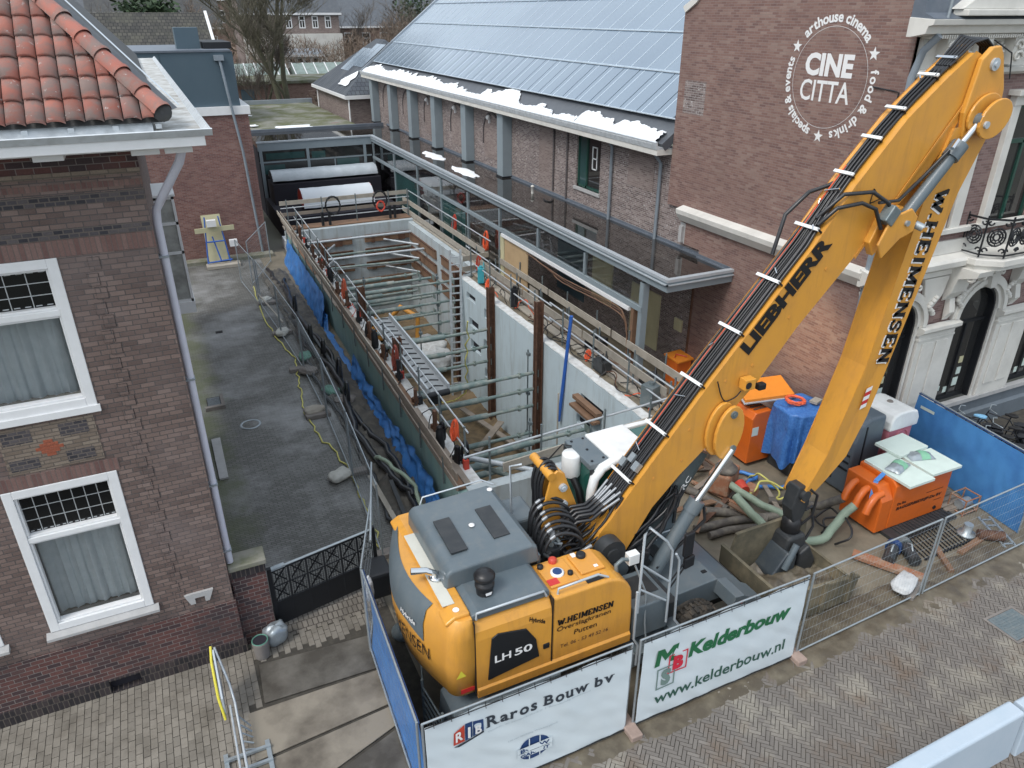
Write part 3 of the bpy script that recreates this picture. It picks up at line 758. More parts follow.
# bay window on the yard side, seen past the corner
bw_ = MB(); bx0, bx1, by0, by1, bz0, bz1 = -.17, .36, 23.0, 24.8, 3.1, 6.2
for x in (bx0, bx1 - .07):
    for y in (by0, by1 - .07): bw_.box(x, y, bz0, x + .07, y + .07, bz1)
for z in (bz0, 4.55, 5.4, bz1 - .08): bw_.box(bx0, by0, z, bx1, by0 + .07, z + .08); bw_.box(bx1 - .07, by0 + .07, z, bx1, by1, z + .08); bw_.box(bx0, by1 - .07, z, bx1 - .07, by1, z + .08)
bw_.box(bx0, by0 - .02, bz0 - .35, bx1 + .02, by1 + .02, bz0); bw_.box(bx0, by0 - .04, bz1, bx1 + .04, by1, bz1 + .06)
bwo = bw_.build('bay_window', white_paint, house)
b = MB(); b.box(bx0 + .02, by0 + .03, bz0 + .08, bx1 - .03, by1 - .03, bz1 - .08); b.build('pane', M('bay_pane', (.42, .43, .41), .2, dirt=.6, dcol=(.12, .12, .11), dscale=2), bwo)  # reflection on the bay glass is painted in as a light grey pane colour

# ------------------------------------------------------------------ garden wall + pier
gw = thing('brick_wall', 'short dark brick wall with mossy stone coping between the brick house corner and the iron gate', 'wall', (.15, 11.9, 0))
b = MB(); b.use(brick_plinth); b.box(HX + .032, 11.62, 0, .46, 11.95, 1.62); b.use(brick_dark_glazed); b.box(HX + .035, 11.6, 1.62, .47, 11.97, 1.80); b.build('wall', None, gw)
b = MB(); b.box(HX + .01, 11.56, 1.80, .50, 12.0, 1.90); b.build('coping', mossy_stone, gw, bevel=.015)
# iron gate
gate = thing('driveway_gate', 'low black iron driveway gate with crossed lattice panels over a solid base', 'gate', (1.6, 12.1, 0))
ga, gbp = V((.52, 11.78, 0)), V((2.62, 12.2, 0)); gd = (gbp - ga); gl_ = gd.length; gd.normalize()
def gp(s, z, o=0): return ga + gd * s + V((-gd.y, gd.x, 0)) * o + V((0, 0, z))
b = MB(); b.bar(gp(0, .36), gp(gl_, .36), .03, .52); b.build('solid_panel', iron, gate)
b = MB()
b.bar(gp(0, 1.42), gp(gl_, 1.42), .05, .05); b.bar(gp(0, .64), gp(gl_, .64), .045, .045); b.bar(gp(0, 1.03), gp(gl_, 1.03), .02, .02)
for i in range(7): b.bar(gp(gl_ * i / 6, .1), gp(gl_ * i / 6, 1.42), .035, .035, (1, 0, 0))
for i in range(42): b.bar(gp(gl_ * i / 42, .64), gp(gl_ * i / 42, 1.42), .009, .009, (1, 0, 0))
for i in range(6):
    for zz in (.64, 1.03):
        a, c = gl_ * i / 6 + .05, gl_ * (i + 1) / 6 - .05
        b.bar(gp(a, zz + .04, .02), gp(c, zz + .35, .02), .022, .022); b.bar(gp(c, zz + .04, .03), gp(a, zz + .35, .03), .022, .022)
        m_ = (a + c) / 2
        b.tube([gp(m_ + .07 * math.cos(t * PI / 5), zz + .195 + .07 * math.sin(t * PI / 5), .025) for t in range(11)], .009, 4, False)
b.build('lattice', iron, gate)
b = MB(); b.bar(gp(0, 0), gp(0, 1.5), .08, .08, (1, 0, 0)); b.build('post', iron, gate)
b = MB(); b.bar(gp(gl_, 0), gp(gl_, 1.5), .08, .08, (1, 0, 0)); b.build('post', iron, gate)
b = MB(); b.bar(gp(.02, 1.46), gp(.3, 1.46), .09, .04); b.bar(gp(gl_ * .0 + .3, 1.448), gp(gl_, 1.448), .055, .012); b.build('top_rail', galv, gate)

# steel road plates, slab, barrier, sacks
def plate(name, quad, z0, z1, m, label, cat):
    mb = MB(); n = len(quad); vs = [(x, y, z0) for x, y in quad] + [(x, y, z1) for x, y in quad]
    mb.add(vs, [tuple(reversed(range(n))), tuple(range(n, 2 * n))] + [(i, (i + 1) % n, n + (i + 1) % n, n + i) for i in range(n)])
    return tag(mb.build(name, m, bevel=.004), label, cat)
plate('road_plate', [(-.02, 10.06), (2.15, 9.98), (2.15, 10.82), (.02, 10.98)], .023, .045, steel_plate, 'grey steel road plate with two lifting slots lying in front of the iron gate', 'steel plate')
plate('road_plate', [(-.32, 8.95), (2.25, 9.15), (2.2, 9.93), (-.3, 9.95)], .023, .045, sand_conc, 'sand coloured road plate with a dark wet edge, second from the house side', 'steel plate')
plate('road_plate', [(-.3, 7.9), (2.2, 8.75), (2.2, 9.08), (-.3, 8.88)], .024, .048, sand_conc, 'narrow dirty road plate lying crooked below the sand coloured one', 'steel plate')
plate('road_plate', [(-.3, 6.6), (2.2, 7.3), (2.2, 8.68), (-.3, 7.82)], .024, .046, steel_plate, 'dark road plate at the foot of the blue fence by the bottom edge', 'steel plate')
for x, y in ((.08, 10.25), (.06, 10.8), (-.15, 9.5), (.2, 9.42)):
    pass
ba = thing('road_barrier', 'grey metal road barrier with yellow edge standing on the paved sidewalk', 'barrier', (-.55, 9.6, 0))
b = MB(); b.prism([(10.55, .25), (10.7, .95), (10.55, 1.12), (9.9, .62), (9.85, .3)], 'x', -.66, -.63); b.build('board', steel_light, ba)
b = MB(); b.tube([(-.67, 10.6, 1.16), (-.70, 10.4, 1.0), (-.70, 9.95, .62), (-.66, 9.8, .25)], .022, 8); b.build('yellow_edge', yel_m, ba)
b = MB(); b.tube([(-.62, 10.6, 1.12), (-.5, 10.2, .6), (-.47, 9.95, .40), (-.45, 8.4, .30)], .022, 8); b.tube([(-.55, 9.9, .42), (-.55, 8.4, .32)], .018, 8); b.build('rail', white_tube, ba)
for (x, y) in ((-.75, 8.95), (-.1, 8.95)):
    b = MB(); b.bar((x, y - .42, .05), (x, y + .32, .05), .07, .05); b.build('foot', galv, ba)
b = MB(); b.bar((-.78, 8.85, .09), (-.06, 8.85, .09), .05, .05); b.bar((-.78, 9.12, .09), (-.06, 9.12, .09), .05, .05)
for i in range(5): b.bar((-.45, 9.2 + i * .12, .1 + i * .06), (-.3, 9.15 + i * .12, .1), .02, .02)
b.build('crossbar', galv, ba)
def sack(name, label, c, s, rz, m=None, seed=0, cat='sandbag', group=None):
    mb = MB()
    def fn(u, v):
        th_, ph = u * 2 * PI, (v - .5) * PI
        x = math.copysign(abs(math.cos(th_)) ** .6, math.cos(th_)) * math.cos(ph) ** .5
        y = math.copysign(abs(math.sin(th_)) ** .6, math.sin(th_)) * math.cos(ph) ** .5
        z = math.sin(ph)
        n = 1 + .18 * noise.noise(V((x * 1.7 + seed, y * 1.7, z * 2)))
        x, y, z = x * s[0] * n, y * s[1] * n, (z * .5 + .5) * s[2] * n
        return (c[0] + x * math.cos(rz) - y * math.sin(rz), c[1] + x * math.sin(rz) + y * math.cos(rz), c[2] + z)
    mb.grid(fn, 24, 12); o = mb.build(name, m or bagm); return tag(o, label, cat, group)
sack('debris_bag', 'grey translucent bag of rubble standing against the dark garden wall', (.42, 11.42, .03), (.22, .17, .42), .3, galv, 3, 'bag')
b = MB(); b.use(block); b.lathe([(.13, 0), (.15, .35), (.15, .38), (.13, .38)], (.12, 11.2, .023), 16); b.use(bag_green); b.tube([(.12 + .14 * math.cos(a_ * PI / 8), 11.2 + .14 * math.sin(a_ * PI / 8), .41) for a_ in range(17)], .012, 5, False)
b.use(dark_void); b.cyl((.12, 11.2, .40), (.12, 11.2, .406), .13)
tag(b.build('bucket', None), 'grey tub with a green rim at the corner of the brick house', 'bucket')
# yard bits
b = MB(); b.use(iron); b.box(.12, 21.9, .008, .52, 22.6, .05); b.use(galv)
for i in range(9): b.box(.14, 21.95 + i * .07, .05, .50, 21.97 + i * .07, .06)
b.use(block); b.box(.05, 21.75, .008, .62, 21.88, .12); b.box(.52, 21.88, .008, .62, 22.65, .10)
tag(b.build('cellar_grate', None), 'dark cellar grate with raised stone rim beside the brick house', 'grate')
tag(plate('concrete_slab', [(.02, 17.7), (.24, 17.7), (.26, 19.9), (.02, 19.9)], .008, .06, stone_sill, 'x', 'slab'), 'pale concrete slab lying on the mossy clinkers along the house foot', 'slab')
b = MB(); b.use(galv); b.lathe([(.30, 0), (.30, .012), (.23, .012), (.23, .006)], (1.15, 20.4, .006), 24); b.use(paver_small); b.cyl((1.15, 20.4, .008), (1.15, 20.4, .013), .23, 24)
tag(b.build('manhole', None), 'round manhole cover with a pale ring in the dark yard', 'manhole')
b = MB(); b.box(.95, 28.1, .008, 1.2, 28.3, .02); tag(b.build('drain_grid', iron), 'small black drain grid in the wet yard', 'drain')
b = MB(); b.box(.3, 37.3, 0, 4.6, 37.95, .16); tag(b.build('kerb_ledge', mossy_stone, kind=None), 'mossy concrete ledge at the foot of the far red brick wall', 'ledge')
pc = thing('pallet_cart', 'plywood board cart with blue frame leaning against the far red brick wall', 'cart', (2.1, 37, 0))
b = MB(); b.obox((2.0, 37.2, 1.25), (.85, .06, 2.2), .05, R(-12)); b.build('board', plywood_y, pc)
b = MB(); b.obox((2.05, 36.9, 1.75), (1.75, .05, .22), .08); b.build('cross_plank', plywood_y, pc)
b = MB()
for p, q in (((1.5, 36.7, .2), (1.7, 37.1, 2.3)), ((2.5, 36.7, .2), (2.3, 37.1, 2.3)), ((1.5, 36.7, .25), (2.6, 36.7, .3)), ((1.6, 36.8, 1.2), (2.4, 36.8, 1.2)), ((2.1, 36.7, .3), (1.9, 37, 1.4))): b.tube([p, q], .035, 6)
b.build('frame', blue_paint, pc)
b = MB(); b.box(1.4, 36.3, .02, 2.9, 36.9, .16); b.build('base', timber_lt, pc)
b = MB(); b.box(1.75, 36.75, 1.9, 2.15, 37.0, 2.2); b.build('device', white_paint, pc); b = MB(); b.box(2.6, 36.7, .9, 2.95, 36.95, 1.2); b.build('device', white_paint, pc)

# ------------------------------------------------------------------ far red brick building + box
fb = thing('brick_building', 'windowless red brick building with blue grey panelled upper storey behind the yard', 'building', (0, 40, 0))
b = MB(); b.box(-8, 38, 0, 4.45, 46, 6.62); b.build('wall', brick_far, fb)
b = MB(); b.box(-8.1, 37.9, 6.62, 4.55, 46.1, 6.98); b.build('white_band', white_paint, fb)
b = MB()
for i in range(4): b.box(-7.9 + i * 3.02, 38.05, 6.98, -7.9 + i * 3.02 + 3.005, 38.4, 9.25)
b.prism([(-7.85, 6.98), (4.2, 6.98), (4.05, 9.2), (-7.85, 9.3)], 'y', 38.2, 45); b.build('upper_storey', panel_blue, fb)
b = MB(); b.box(-7.9, 38.0, 9.25, 4.1, 45.1, 9.33); b.build('roof_edge', lead, fb)
b = MB(); b.box(2.0, 39.6, 9.33, 3.0, 40.6, 10.2); b.build('roof_box', panel_blue, fb)
b = MB(); b.box(3.1, 39.2, 9.33, 4.3, 43, 9.6); b.build('roof_hatch', iron, fb)
b = MB(); b.tube([(3.55, 37.92, 9.0), (3.6, 37.85, 8.6), (3.75, 37.8, 6.9), (3.95, 37.85, 5), (4.15, 37.9, .1)], .06, 8); b.box(3.35, 37.8, 8.9, 3.75, 38.04, 9.12); b.build('downspout', pipe_grey, fb)
# ================================================================== cinema hall with solar roof
hall = thing('cinema_hall', 'long speckled brick hall with a blue solar panel roof and melting snow at its eave', 'hall', (20, 36, 0))
WX = 14.6; LX_W = 14.5; SL = .76; sang = math.atan(SL)
holes = [(23.5, 25.2, 4.85, 6.8)]
b = MB(); b.use(brick_hall)
def xwall(mb, x, y0, y1, z0, z1, holes, thick=.3):
    ys = sorted({y0, y1} | {h[0] for h in holes} | {h[1] for h in holes}); zs = sorted({z0, z1} | {h[2] for h in holes} | {h[3] for h in holes})
    for i in range(len(ys) - 1):
        for j in range(len(zs) - 1):
            cy, cz = (ys[i] + ys[i + 1]) / 2, (zs[j] + zs[j + 1]) / 2
            if any(h[0] < cy < h[1] and h[2] < cz < h[3] for h in holes): continue
            mb.box(x, ys[i], zs[j], x + thick, ys[i + 1], zs[j + 1])
xwall(b, WX, 16.9, 53.6, 0, 7.05, holes)
b.box(WX + .3, 53.3, 0, 30, 53.6, 7.0)
b.prism([(WX + .3, 7.0), (30, 7.0), (30, 7.0 + (30 - WX) * SL)], 'y', 53.3, 53.6)
b.build('wall', None, hall)
# old bricked up arches and recessed plain bays
b = MB(); b.use(brick_hall_plain)
bays = [(48.2, 51.6), (44.3, 47.1), (40.3, 43.2), (35.9, 39.2), (31.6, 34.8)]
for y0, y1 in bays:
    b = MB(); b.use(brick_hall_plain)
    ym = (y0 + y1) / 2 - .1; hw = min(.95, (y1 - y0) / 2 - .3)
    poly = [(ym - hw, 4.62), (ym + hw, 4.62), (ym + hw, 5.7)] + [(ym + hw * math.cos(a * PI / 10), 5.7 + hw * .95 * math.sin(a * PI / 10)) for a in range(1, 10)] + [(ym - hw, 5.7)]
    b.prism(poly, 'x', WX - .012, WX + .01); b.build('brick_infill', None, hall)
b = MB(); b.use(brick_hall_plain); b.box(WX - .01, 26.95, 4.2, WX + .01, 28.3, 6.9); b.build('brick_infill', None, hall); b = MB(); b.use(brick_hall_plain); b.box(WX - .012, 20.2, 5.55, WX + .01, 21.7, 6.85)
b.build('brick_infill', None, hall)
for y0, y1 in bays:
    b = MB(); ym = (y0 + y1) / 2 - .1; hw = min(.95, (y1 - y0) / 2 - .3) + .05
    b.use(brick_dark)
    pts = [(WX - .02, ym + hw * math.cos(a * PI / 12), 5.7 + hw * .95 * math.sin(a * PI / 12)) for a in range(0, 9)]
    for i in range(len(pts) - 1): b.bar(pts[i], pts[i + 1], .09, .05, (1, 0, 0))
    b.bar((WX - .02, ym + hw, 5.7), (WX - .02, ym + hw, 5.2), .07, .05, (1, 0, 0))
    b.build('arch_moulding', None, hall)
for y0, y1 in bays[2:]:
    ym = (y0 + y1) / 2 + .1
    b = MB(); b.lathe([(.02, 0), (.10, .04), (.13, .12), (.06, .2), (.02, .22)], (WX - .12, ym, 6.35), 10); b.box(WX - .1, ym - .03, 6.2, WX, ym + .03, 6.45); b.build('wall_lamp', white_paint, hall)
# steel clad pilasters
for yc in (52.1, 47.97, 44.02, 39.99, 35.61, 31.26):
    b = MB(); b.box(WX - .46, yc - .30, 4.13, WX - .005, yc + .30, 7.05); p_ = b.build('pilaster', steel_grey, hall, bevel=.01)
    b = MB(); b.box(WX - .50, yc - .34, 4.12, WX - .02, yc + .34, 4.2); b.build('pilaster_foot', iron, p_)
# recessed corner strips
b = MB(); b.use(brick_dark)
for y, z0, z1 in ((27.0, 4.3, 6.9), (25.9, 4.2, 6.9)): b.box(WX - .05, y - .05, z0, WX + .005, y + .05, z1)
b.build('drain_slot', None, hall)
# window
b = MB(); y0, y1, z0, z1 = holes[0]
for a in ((y0, y0 + .09, z0, z1), (y1 - .09, y1, z0, z1), (y0, y1, z0, z0 + .09), (y0, y1, z1 - .09, z1), (y0 + 1.02, y0 + 1.1, z0, z1)): b.box(WX + .06, a[0], a[2], WX + .14, a[1], a[3])
wn = b.build('window', glass_green, hall)
b = MB(); b.box(WX + .11, y0, z0, WX + .12, y1, z1); b.build('pane', glass_dark, wn)
b = MB(); b.box(WX + .09, y0 + 1.12, z0 + .09, WX + .108, y1 - .1, z1 - .1); b.build('green_panel', glass_teal, wn)
b = MB(); b.box(WX - .06, y0 - .1, z0 - .12, WX + .1, y1 + .1, z0); b.build('window_sill', stone_sill, wn)
b = MB()
for (a0, a1, c0, c1) in ((y0 + .38, y0 + .42, 5.6, 6.4), (y0 + .68, y0 + .72, 5.6, 6.4), (y0 + .38, y0 + .72, 5.6, 5.64), (y0 + .38, y0 + .72, 5.98, 6.02), (y0 + .38, y0 + .72, 6.38, 6.42)): b.box(WX + .085, a0, c0, WX + .105, a1, c1)
b.build('window_bar', white_paint, wn)
# roof deck
rx0 = 14.12; rz0 = 7.22; rlen = 16
def RP(s, y, o=0): return (rx0 + s * math.cos(sang) - o * math.sin(sang), y, rz0 + s * math.sin(sang) + o * math.cos(sang))
b = MB(); ry0, ry1 = 19.25, 53.75
b.add([RP(0, ry0), RP(rlen, ry0), RP(rlen, ry1), RP(0, ry1), RP(0, ry0, -.25), RP(rlen, ry0, -.25), RP(rlen, ry1, -.25), RP(0, ry1, -.25)], [(0, 1, 2, 3), (7, 6, 5, 4), (0, 4, 5, 1), (3, 2, 6, 7), (1, 5, 6, 2), (0, 3, 7, 4)])
hroof = b.build('roof', slate, hall)
pw, ph_, gap = 1.02, 1.87, .045
rows = [(.95 + i * 1.925) for i in range(7)]
cnt = 0
for ri, s0 in enumerate(rows):
    b = MB()
    y = 19.75 if ri == 0 else 19.45
    while y < 53.2:
        b.add([RP(s0, y, .12), RP(s0 + ph_, y, .12), RP(s0 + ph_, y + pw - gap, .12), RP(s0, y + pw - gap, .12), RP(s0, y, .08), RP(s0 + ph_, y, .08), RP(s0 + ph_, y + pw - gap, .08), RP(s0, y + pw - gap, .08)],
              [(0, 1, 2, 3), (0, 4, 5, 1), (3, 2, 6, 7), (1, 5, 6, 2), (0, 3, 7, 4)])
        y += pw
    b.build('solar_panel_row', solar, hroof)
b = MB()
for ri, s0 in enumerate(rows):
    for ds in (-.035, ph_ - .02):
        b.bar(RP(s0 + ds + .01, 19.4, .125), RP(s0 + ds + .01, 53.2, .125), .11, .03, (0, 0, 1))
y = 19.44
while y < 53.3: b.bar(RP(rows[0], y - gap / 2 + (.02), .115), RP(rows[-1] + ph_, y - gap / 2 + .02, .115), gap - .01, .02, (0, 0, 1)); y += pw
b.build('panel_rail', solar_frame, hroof)
b = MB(); b.bar(RP(-.05, 53.55, .12), RP(rlen, 53.55, .12), .16, .14); b.build('verge', zinc, hroof)
# gutter and fascia
b = MB(); b.use(zinc_white)
b.prism([(13.98, 7.05), (13.92, 7.27), (13.98, 7.29), (14.02, 7.12), (14.3, 7.12), (14.3, 7.05)], 'y', 19.3, 53.8); b.use(cream_paint); b.box(14.0, 19.3, 6.88, 14.6, 53.8, 7.05)
b.build('gutter', None, hall)
# snow lying in the gutter and at the eave
b = MB()
def snow_fn(u, v):
    y = 19.5 + 33.9 * u
    m = .30 + .75 * max(0, noise.noise(V((y * .4, 3, 0))) + .35) + .25 * noise.noise(V((y * 2.0, 1, 0)))
    reach = max(.14, m) * (1.0 if y > 30 else .8)
    if 33.5 < y < 35.5 or 24.5 < y < 25.3: reach = min(reach, .3)
    s = -.16 + reach * v * 1.3
    o = .10 + .025 * math.sin(PI * v) * (.8 + .5 * noise.noise(V((y * 2, v * 3, 5)))) + .02 * noise.noise(V((y * 9, v * 9, 5)))
    if v > .98: o = .05
    return V(RP(s + v * (.10 * noise.noise(V((y * 6, 4, 0))) + .07 * noise.noise(V((y * 15, 4, 0)))), y, o)) + V((0, .10 * noise.noise(V((y * 3, v * 9, 2))), 0))
b.grid(snow_fn, 700, 14); b.build('eave_snow', snow, hall)
# gutter downpipes
for y, zt, zb in ((22.62, 7.0, 4.0), (19.75, 6.9, 4.0), (48.2, 7.0, 4.0)):
    b = MB(); b.tube([(14.2, y, zt), (14.3, y, zt - .12), (14.5, y, zt - .35), (14.5, y, zb)], .055, 8); b.build('downspout', pipe_grey, hall)
# lower wall details: boarded openings seen under the canopy
for y0, y1, z0, z1, m in ((19.2, 20.9, .3, 2.3, plywood_y), (22.2, 23.6, .9, 2.8, plywood_y), (17.95, 18.35, 1.45, 1.85, plywood_y)):
    b = MB(); b.box(WX - .05, y0, z0, WX + .01, y1, z1); b.build('board', m, hall)
b = MB(); b.box(WX - .04, 24.2, .4, WX + .01, 26.4, 2.9); b.build('blue_door', panel_blue, hall)
b = MB(); b.tube([(14.5, 17.5, 0), (14.5, 17.5, 3.9)], .045, 8); b.build('rain_pipe', rust, hall)

# ------------------------------------------------------------------ canopy wing (glazed corridor) wrapped round the pit
can = thing('glazed_corridor', 'low glazed corridor with wet flat roof and grey steel edge along the hall', 'corridor', (13, 30, 0))
CX, CZ = 12.2, 4.28
b = MB(); b.box(CX + .2, 16.0, 3.86, WX - .005, 45.95, 4.13); b.box(5.6, 45.95, 3.86, WX - .3, 50.5, 4.13); b.build('flat_roof', wet_roof, can)
b = MB(); b.use(steel_light)
b.box(CX - .02, 15.82, 4.14, CX + .14, 45.75, 4.22); b.box(CX + .14, 15.82, 4.14, WX - .01, 15.98, 4.22)
b.box(5.55, 45.75, 4.14, CX + .14, 45.93, 4.22)
b.use(steel_grey); b.box(CX + .02, 15.86, 3.84, CX + .19, 45.8, 4.138); b.box(CX + .19, 15.86, 3.84, WX - .01, 15.99, 4.138); b.box(5.6, 45.8, 3.70, CX + .02, 45.94, 4.138)
b.use(steel_light); b.box(CX - .045, 15.795, 4.045, CX + .02, 45.75, 4.075); b.box(CX - .045, 15.795, 4.045, WX - .02, 15.86, 4.075)
b.build('roof_edge', None, can)
b = MB(); b.use(lead); b.box(WX - .08, 17.46, 4.131, WX - .004, 50.4, 4.165); b.box(WX - .02, 17.46, 4.165, WX - .003, 50.4, 4.24); b.box(LX_W - .08, 15.98, 4.131, LX_W - .004, 17.46, 4.165); b.box(LX_W - .02, 15.98, 4.165, LX_W - .003, 17.46, 4.24); b.build('flashing', None, can)
# soffit, glass wall, posts
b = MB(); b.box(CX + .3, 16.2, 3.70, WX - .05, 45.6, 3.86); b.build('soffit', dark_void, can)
b = MB(); b.box(CX + .02, 17.0, 2.86, CX + .14, 26.9, 3.02); b.box(CX + .02, 26.9, 2.86, CX + .14, 45.8, 3.0); b.build('transom', steel_grey, can)
b = MB(); b.box(CX - .02, 17.6, 2.72, CX + .1, 26.9, 2.84); b.build('white_beam', white_paint, can)
for y in (17.05, 20.4, 23.8, 27.2, 30.6, 34.0, 37.5, 41.5, 45.7):
    b = MB(); b.box(CX + .04, y - .05, 3.02 if y < 26 and y > 18 else .02, CX + .16, y + .05, 3.76); b.build('post', steel_grey, can)
b = MB(); b.box(CX + .05, 16.98, .02, CX + .25, 17.18, 3.76); b.build('corner_post', steel_grey, can)
b = MB(); b.box(CX + .05, 17.4, .02, CX + .2, 17.55, 2.9); b.build('corner_post', timber_br, can)
y = 17.2
k = 0
for y0, y1 in ((17.2, 20.35), (20.45, 23.75), (23.85, 27.15), (27.25, 30.55), (30.65, 33.95), (34.05, 37.45), (37.55, 41.45), (41.55, 45.65)):
    b = MB(); b.box(CX + .09, y0, 3.03, CX + .10, y1, 3.75); b.build('pane', pane_clear, can)
    if y0 > 27: b = MB(); b.box(CX + .09, y0, .1, CX + .10, y1, 2.85); b.build('pane', pane_clear if k % 2 else glass_teal, can)
    k += 1
b = MB(); b.box(CX + .06, 24.6, .05, CX + .09, 26.7, 2.7); b.build('plywood_sheet', plywood, can)
b = MB(); b.box(CX + .05, 26.75, .05, CX + .11, 27.1, 2.72); b.build('plywood_sheet', plywood_y, can)
b = MB(); b.box(CX + .05, 23.7, .05, CX + .09, 24.4, 1.4); b.build('low_board', timber_lt, can)
# back wing
b = MB(); b.box(5.62, 45.84, 3.02, CX, 45.92, 3.1)
for x in (5.65, 8.3, 11.7): b.box(x, 45.8, .1, x + .16, 45.94, 3.7)
for x in (9.9,): b.box(x, 45.84, 2.2, x + .07, 45.9, 3.05)
b.build('mullion', steel_grey, can)
b = MB(); b.box(5.7, 45.87, .1, CX, 45.88, 3.7); b.build('pane', glass_dark, can)
for x0, x1, z0, z1 in ((6.0, 8.2, 3.2, 3.55), (8.6, 9.4, 3.12, 3.5), (5.8, 7.0, 2.4, 2.9), (10.05, 11.4, 2.55, 3.0)):
    b = MB(); b.box(x0, 45.855, z0, x1, 45.865, z1); b.build('pane', glass_teal, can)
b = MB(); b.box(5.6, 50.2, 4.13, WX - .3, 50.4, 4.3); b.build('roof_parapet', lead, can)
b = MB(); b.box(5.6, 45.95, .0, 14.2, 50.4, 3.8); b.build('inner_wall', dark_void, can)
# snow remnants on the wet roof, dome
for y0, y1, xx in ((36.3, 39.2, 13.3), (31.6, 34.6, 13.15)):
    b = MB()
    def sf(u, v, y0=y0, y1=y1, xx=xx):
        y = y0 + (y1 - y0) * u; wv = .38 * math.sin(PI * u) ** .5 * (1 + .4 * noise.noise(V((y * 2, 0, 0))))
        return (xx + (v - .5) * 2 * wv + .15 * noise.noise(V((y * 1.5, 3, v))), y, 4.135 + .04 * math.sin(PI * v))
    b.grid(sf, 40, 6); tag(b.build('snow_patch', snow), 'strip of old snow on the wet corridor roof, %s from the street' % ('farther' if y0 > 35 else 'nearer'), 'snow', 'snow strips on the corridor roof')
for yc, m, lab in ((27.6, cream_paint, 'small white roof vent on the wet corridor roof beside the last grey pilaster'),):
    b = MB(); b.lathe([(.06, 0), (.06, .25), (.08, .26), (.08, .3), (.02, .34)], (13.95, yc, 4.13), 10); tag(b.build('roof_vent', m), lab, 'vent')
b = MB(); b.tube(wiggle([(14.2, 26.3, 4.16), (13.9, 25.9, 4.15), (13.75, 26.1, 4.15), (13.9, 26.5, 4.15)], .05, 4), .03, 5); tag(b.build('cable_coil', black_rubber), 'short black cable lying on the wet corridor roof', 'cable')

# vaulted covers over the basement stair behind the pit
def vault(name, x0, x1, y0, y1, z0, z1, m, lab, endm):
    t = thing(name, lab, 'cover', ((x0 + x1) / 2, (y0 + y1) / 2, z0))
    b = MB()
    def fn(u, v):
        a = PI * v * .95
        return (x0 + (x1 - x0) * u, (y0 + y1) / 2 - (y1 - y0) / 2 * math.cos(a), z0 + (z1 - z0) * math.sin(a) + .02 * noise.noise(V((u * 9, v * 3, 0))))
    b.grid(fn, 30, 16); b.build('shell', m, t)
    for x in (x0 + .02, x1 - .02):
        b = MB(); b.prism([(fn(0, j / 10)[1], fn(0, j / 10)[2]) for j in range(11)], 'x', x - .01, x + .01); b.build('end_wall', endm, t)
vault('vaulted_cover', 5.9, 11.9, 43.7, 45.2, 2.35, 2.85, vault_grey, 'grey vaulted roof cover close under the glazed rear wing', dark_void)
vault('vaulted_cover', 6.95, 10.85, 40.9, 42.7, 1.35, 2.25, ivory, 'white vaulted roof cover just behind the rear rails of the pit', red_m)
vault('vaulted_cover', 12.35, 14.2, 36.0, 44.0, 1.6, 2.5, vault_grey, 'grey vaulted cover inside the corridor glass', dark_void)
b = MB(); b.box(5.3, 37.9, 0, 12.15, 38.9, .55); tag(b.build('white_ledge', ivory), 'long white ledge behind the rear guard rails of the pit', 'ledge')
b = MB(); b.box(5.6, 40.3, 0, 12.15, 45.7, 1.1); b.box(5.85, 43.5, 1.1, 12.0, 45.4, 2.22); tag(b.build('stair_housing', dark_void), 'dark housing carrying the vaulted covers before the rear glass wall', 'housing')

# ================================================================== front building: logo wall + ornate facade
lead_plinth = M('plinth_grey', (.13, .155, .18), .6, dirt=.3)
fbd = thing('cinema_building', 'tall brick cinema building with painted round sign and ornate white street facade', 'building', (18, 15, 0))
LX = 14.5
b = MB(); b.use(brick_logo)
b.prism([(11.5, 0), (17.45, 0), (17.45, 3.86), (17.45, 4.35), (18.45, 4.35), (18.45, 5.4), (19.22, 5.4), (19.22, 10.95), (18.7, 11.15), (16, 13.6), (11.5, 13.6)], 'x', LX, LX + .28)
b.build('gable_wall', None, fbd)
b = MB(); b.prism([(19.27, 10.95), (18.75, 11.2), (16, 13.7), (16, 13.55), (18.68, 11.05), (19.15, 10.8)], 'x', LX - .06, LX + .34); b.build('coping', cream_paint, fbd)
b = MB(); b.use(brick_hall)
b.box(LX - .004, 17.95, 8.15, LX + .1, 18.9, 9.05)
b.build('repair_patch', None, fbd)
b = MB(); b.box(LX - .004, 18.2, 4.36, LX + .05, 18.46, 5.0); b.box(LX - .1, 18.25, 4.4, LX, 18.4, 4.9); b.build('broken_render', stone_sill, fbd)
# belt course on the gable wall
b = MB()
b.prism([(LX - .10, 5.06), (LX - .26, 5.30), (LX - .28, 5.44), (LX - .02, 5.52), (LX + .05, 5.52), (LX + .05, 5.06)], 'y', 11.42, 18.42)
b.build('belt_course', cream_paint, fbd, bevel=.01)
b = MB(); b.use(brick_logo); b.box(LX - .03, 11.5, 0, LX + .1, 12.0, 13.5); b.build('corner_pier', None, fbd)
# CINE CITTA sign painted on the gable wall
sg = MB(); sg.use(decal_white)
cy_, cz_ = 13.62, 9.44
def LW(a, b_): return (LX - .006, cy_ - a, cz_ + b_)      # a to the right (towards the street), b_ up
def lwf(ox, oy): return lambda x, y: LW(ox + x, oy + y)
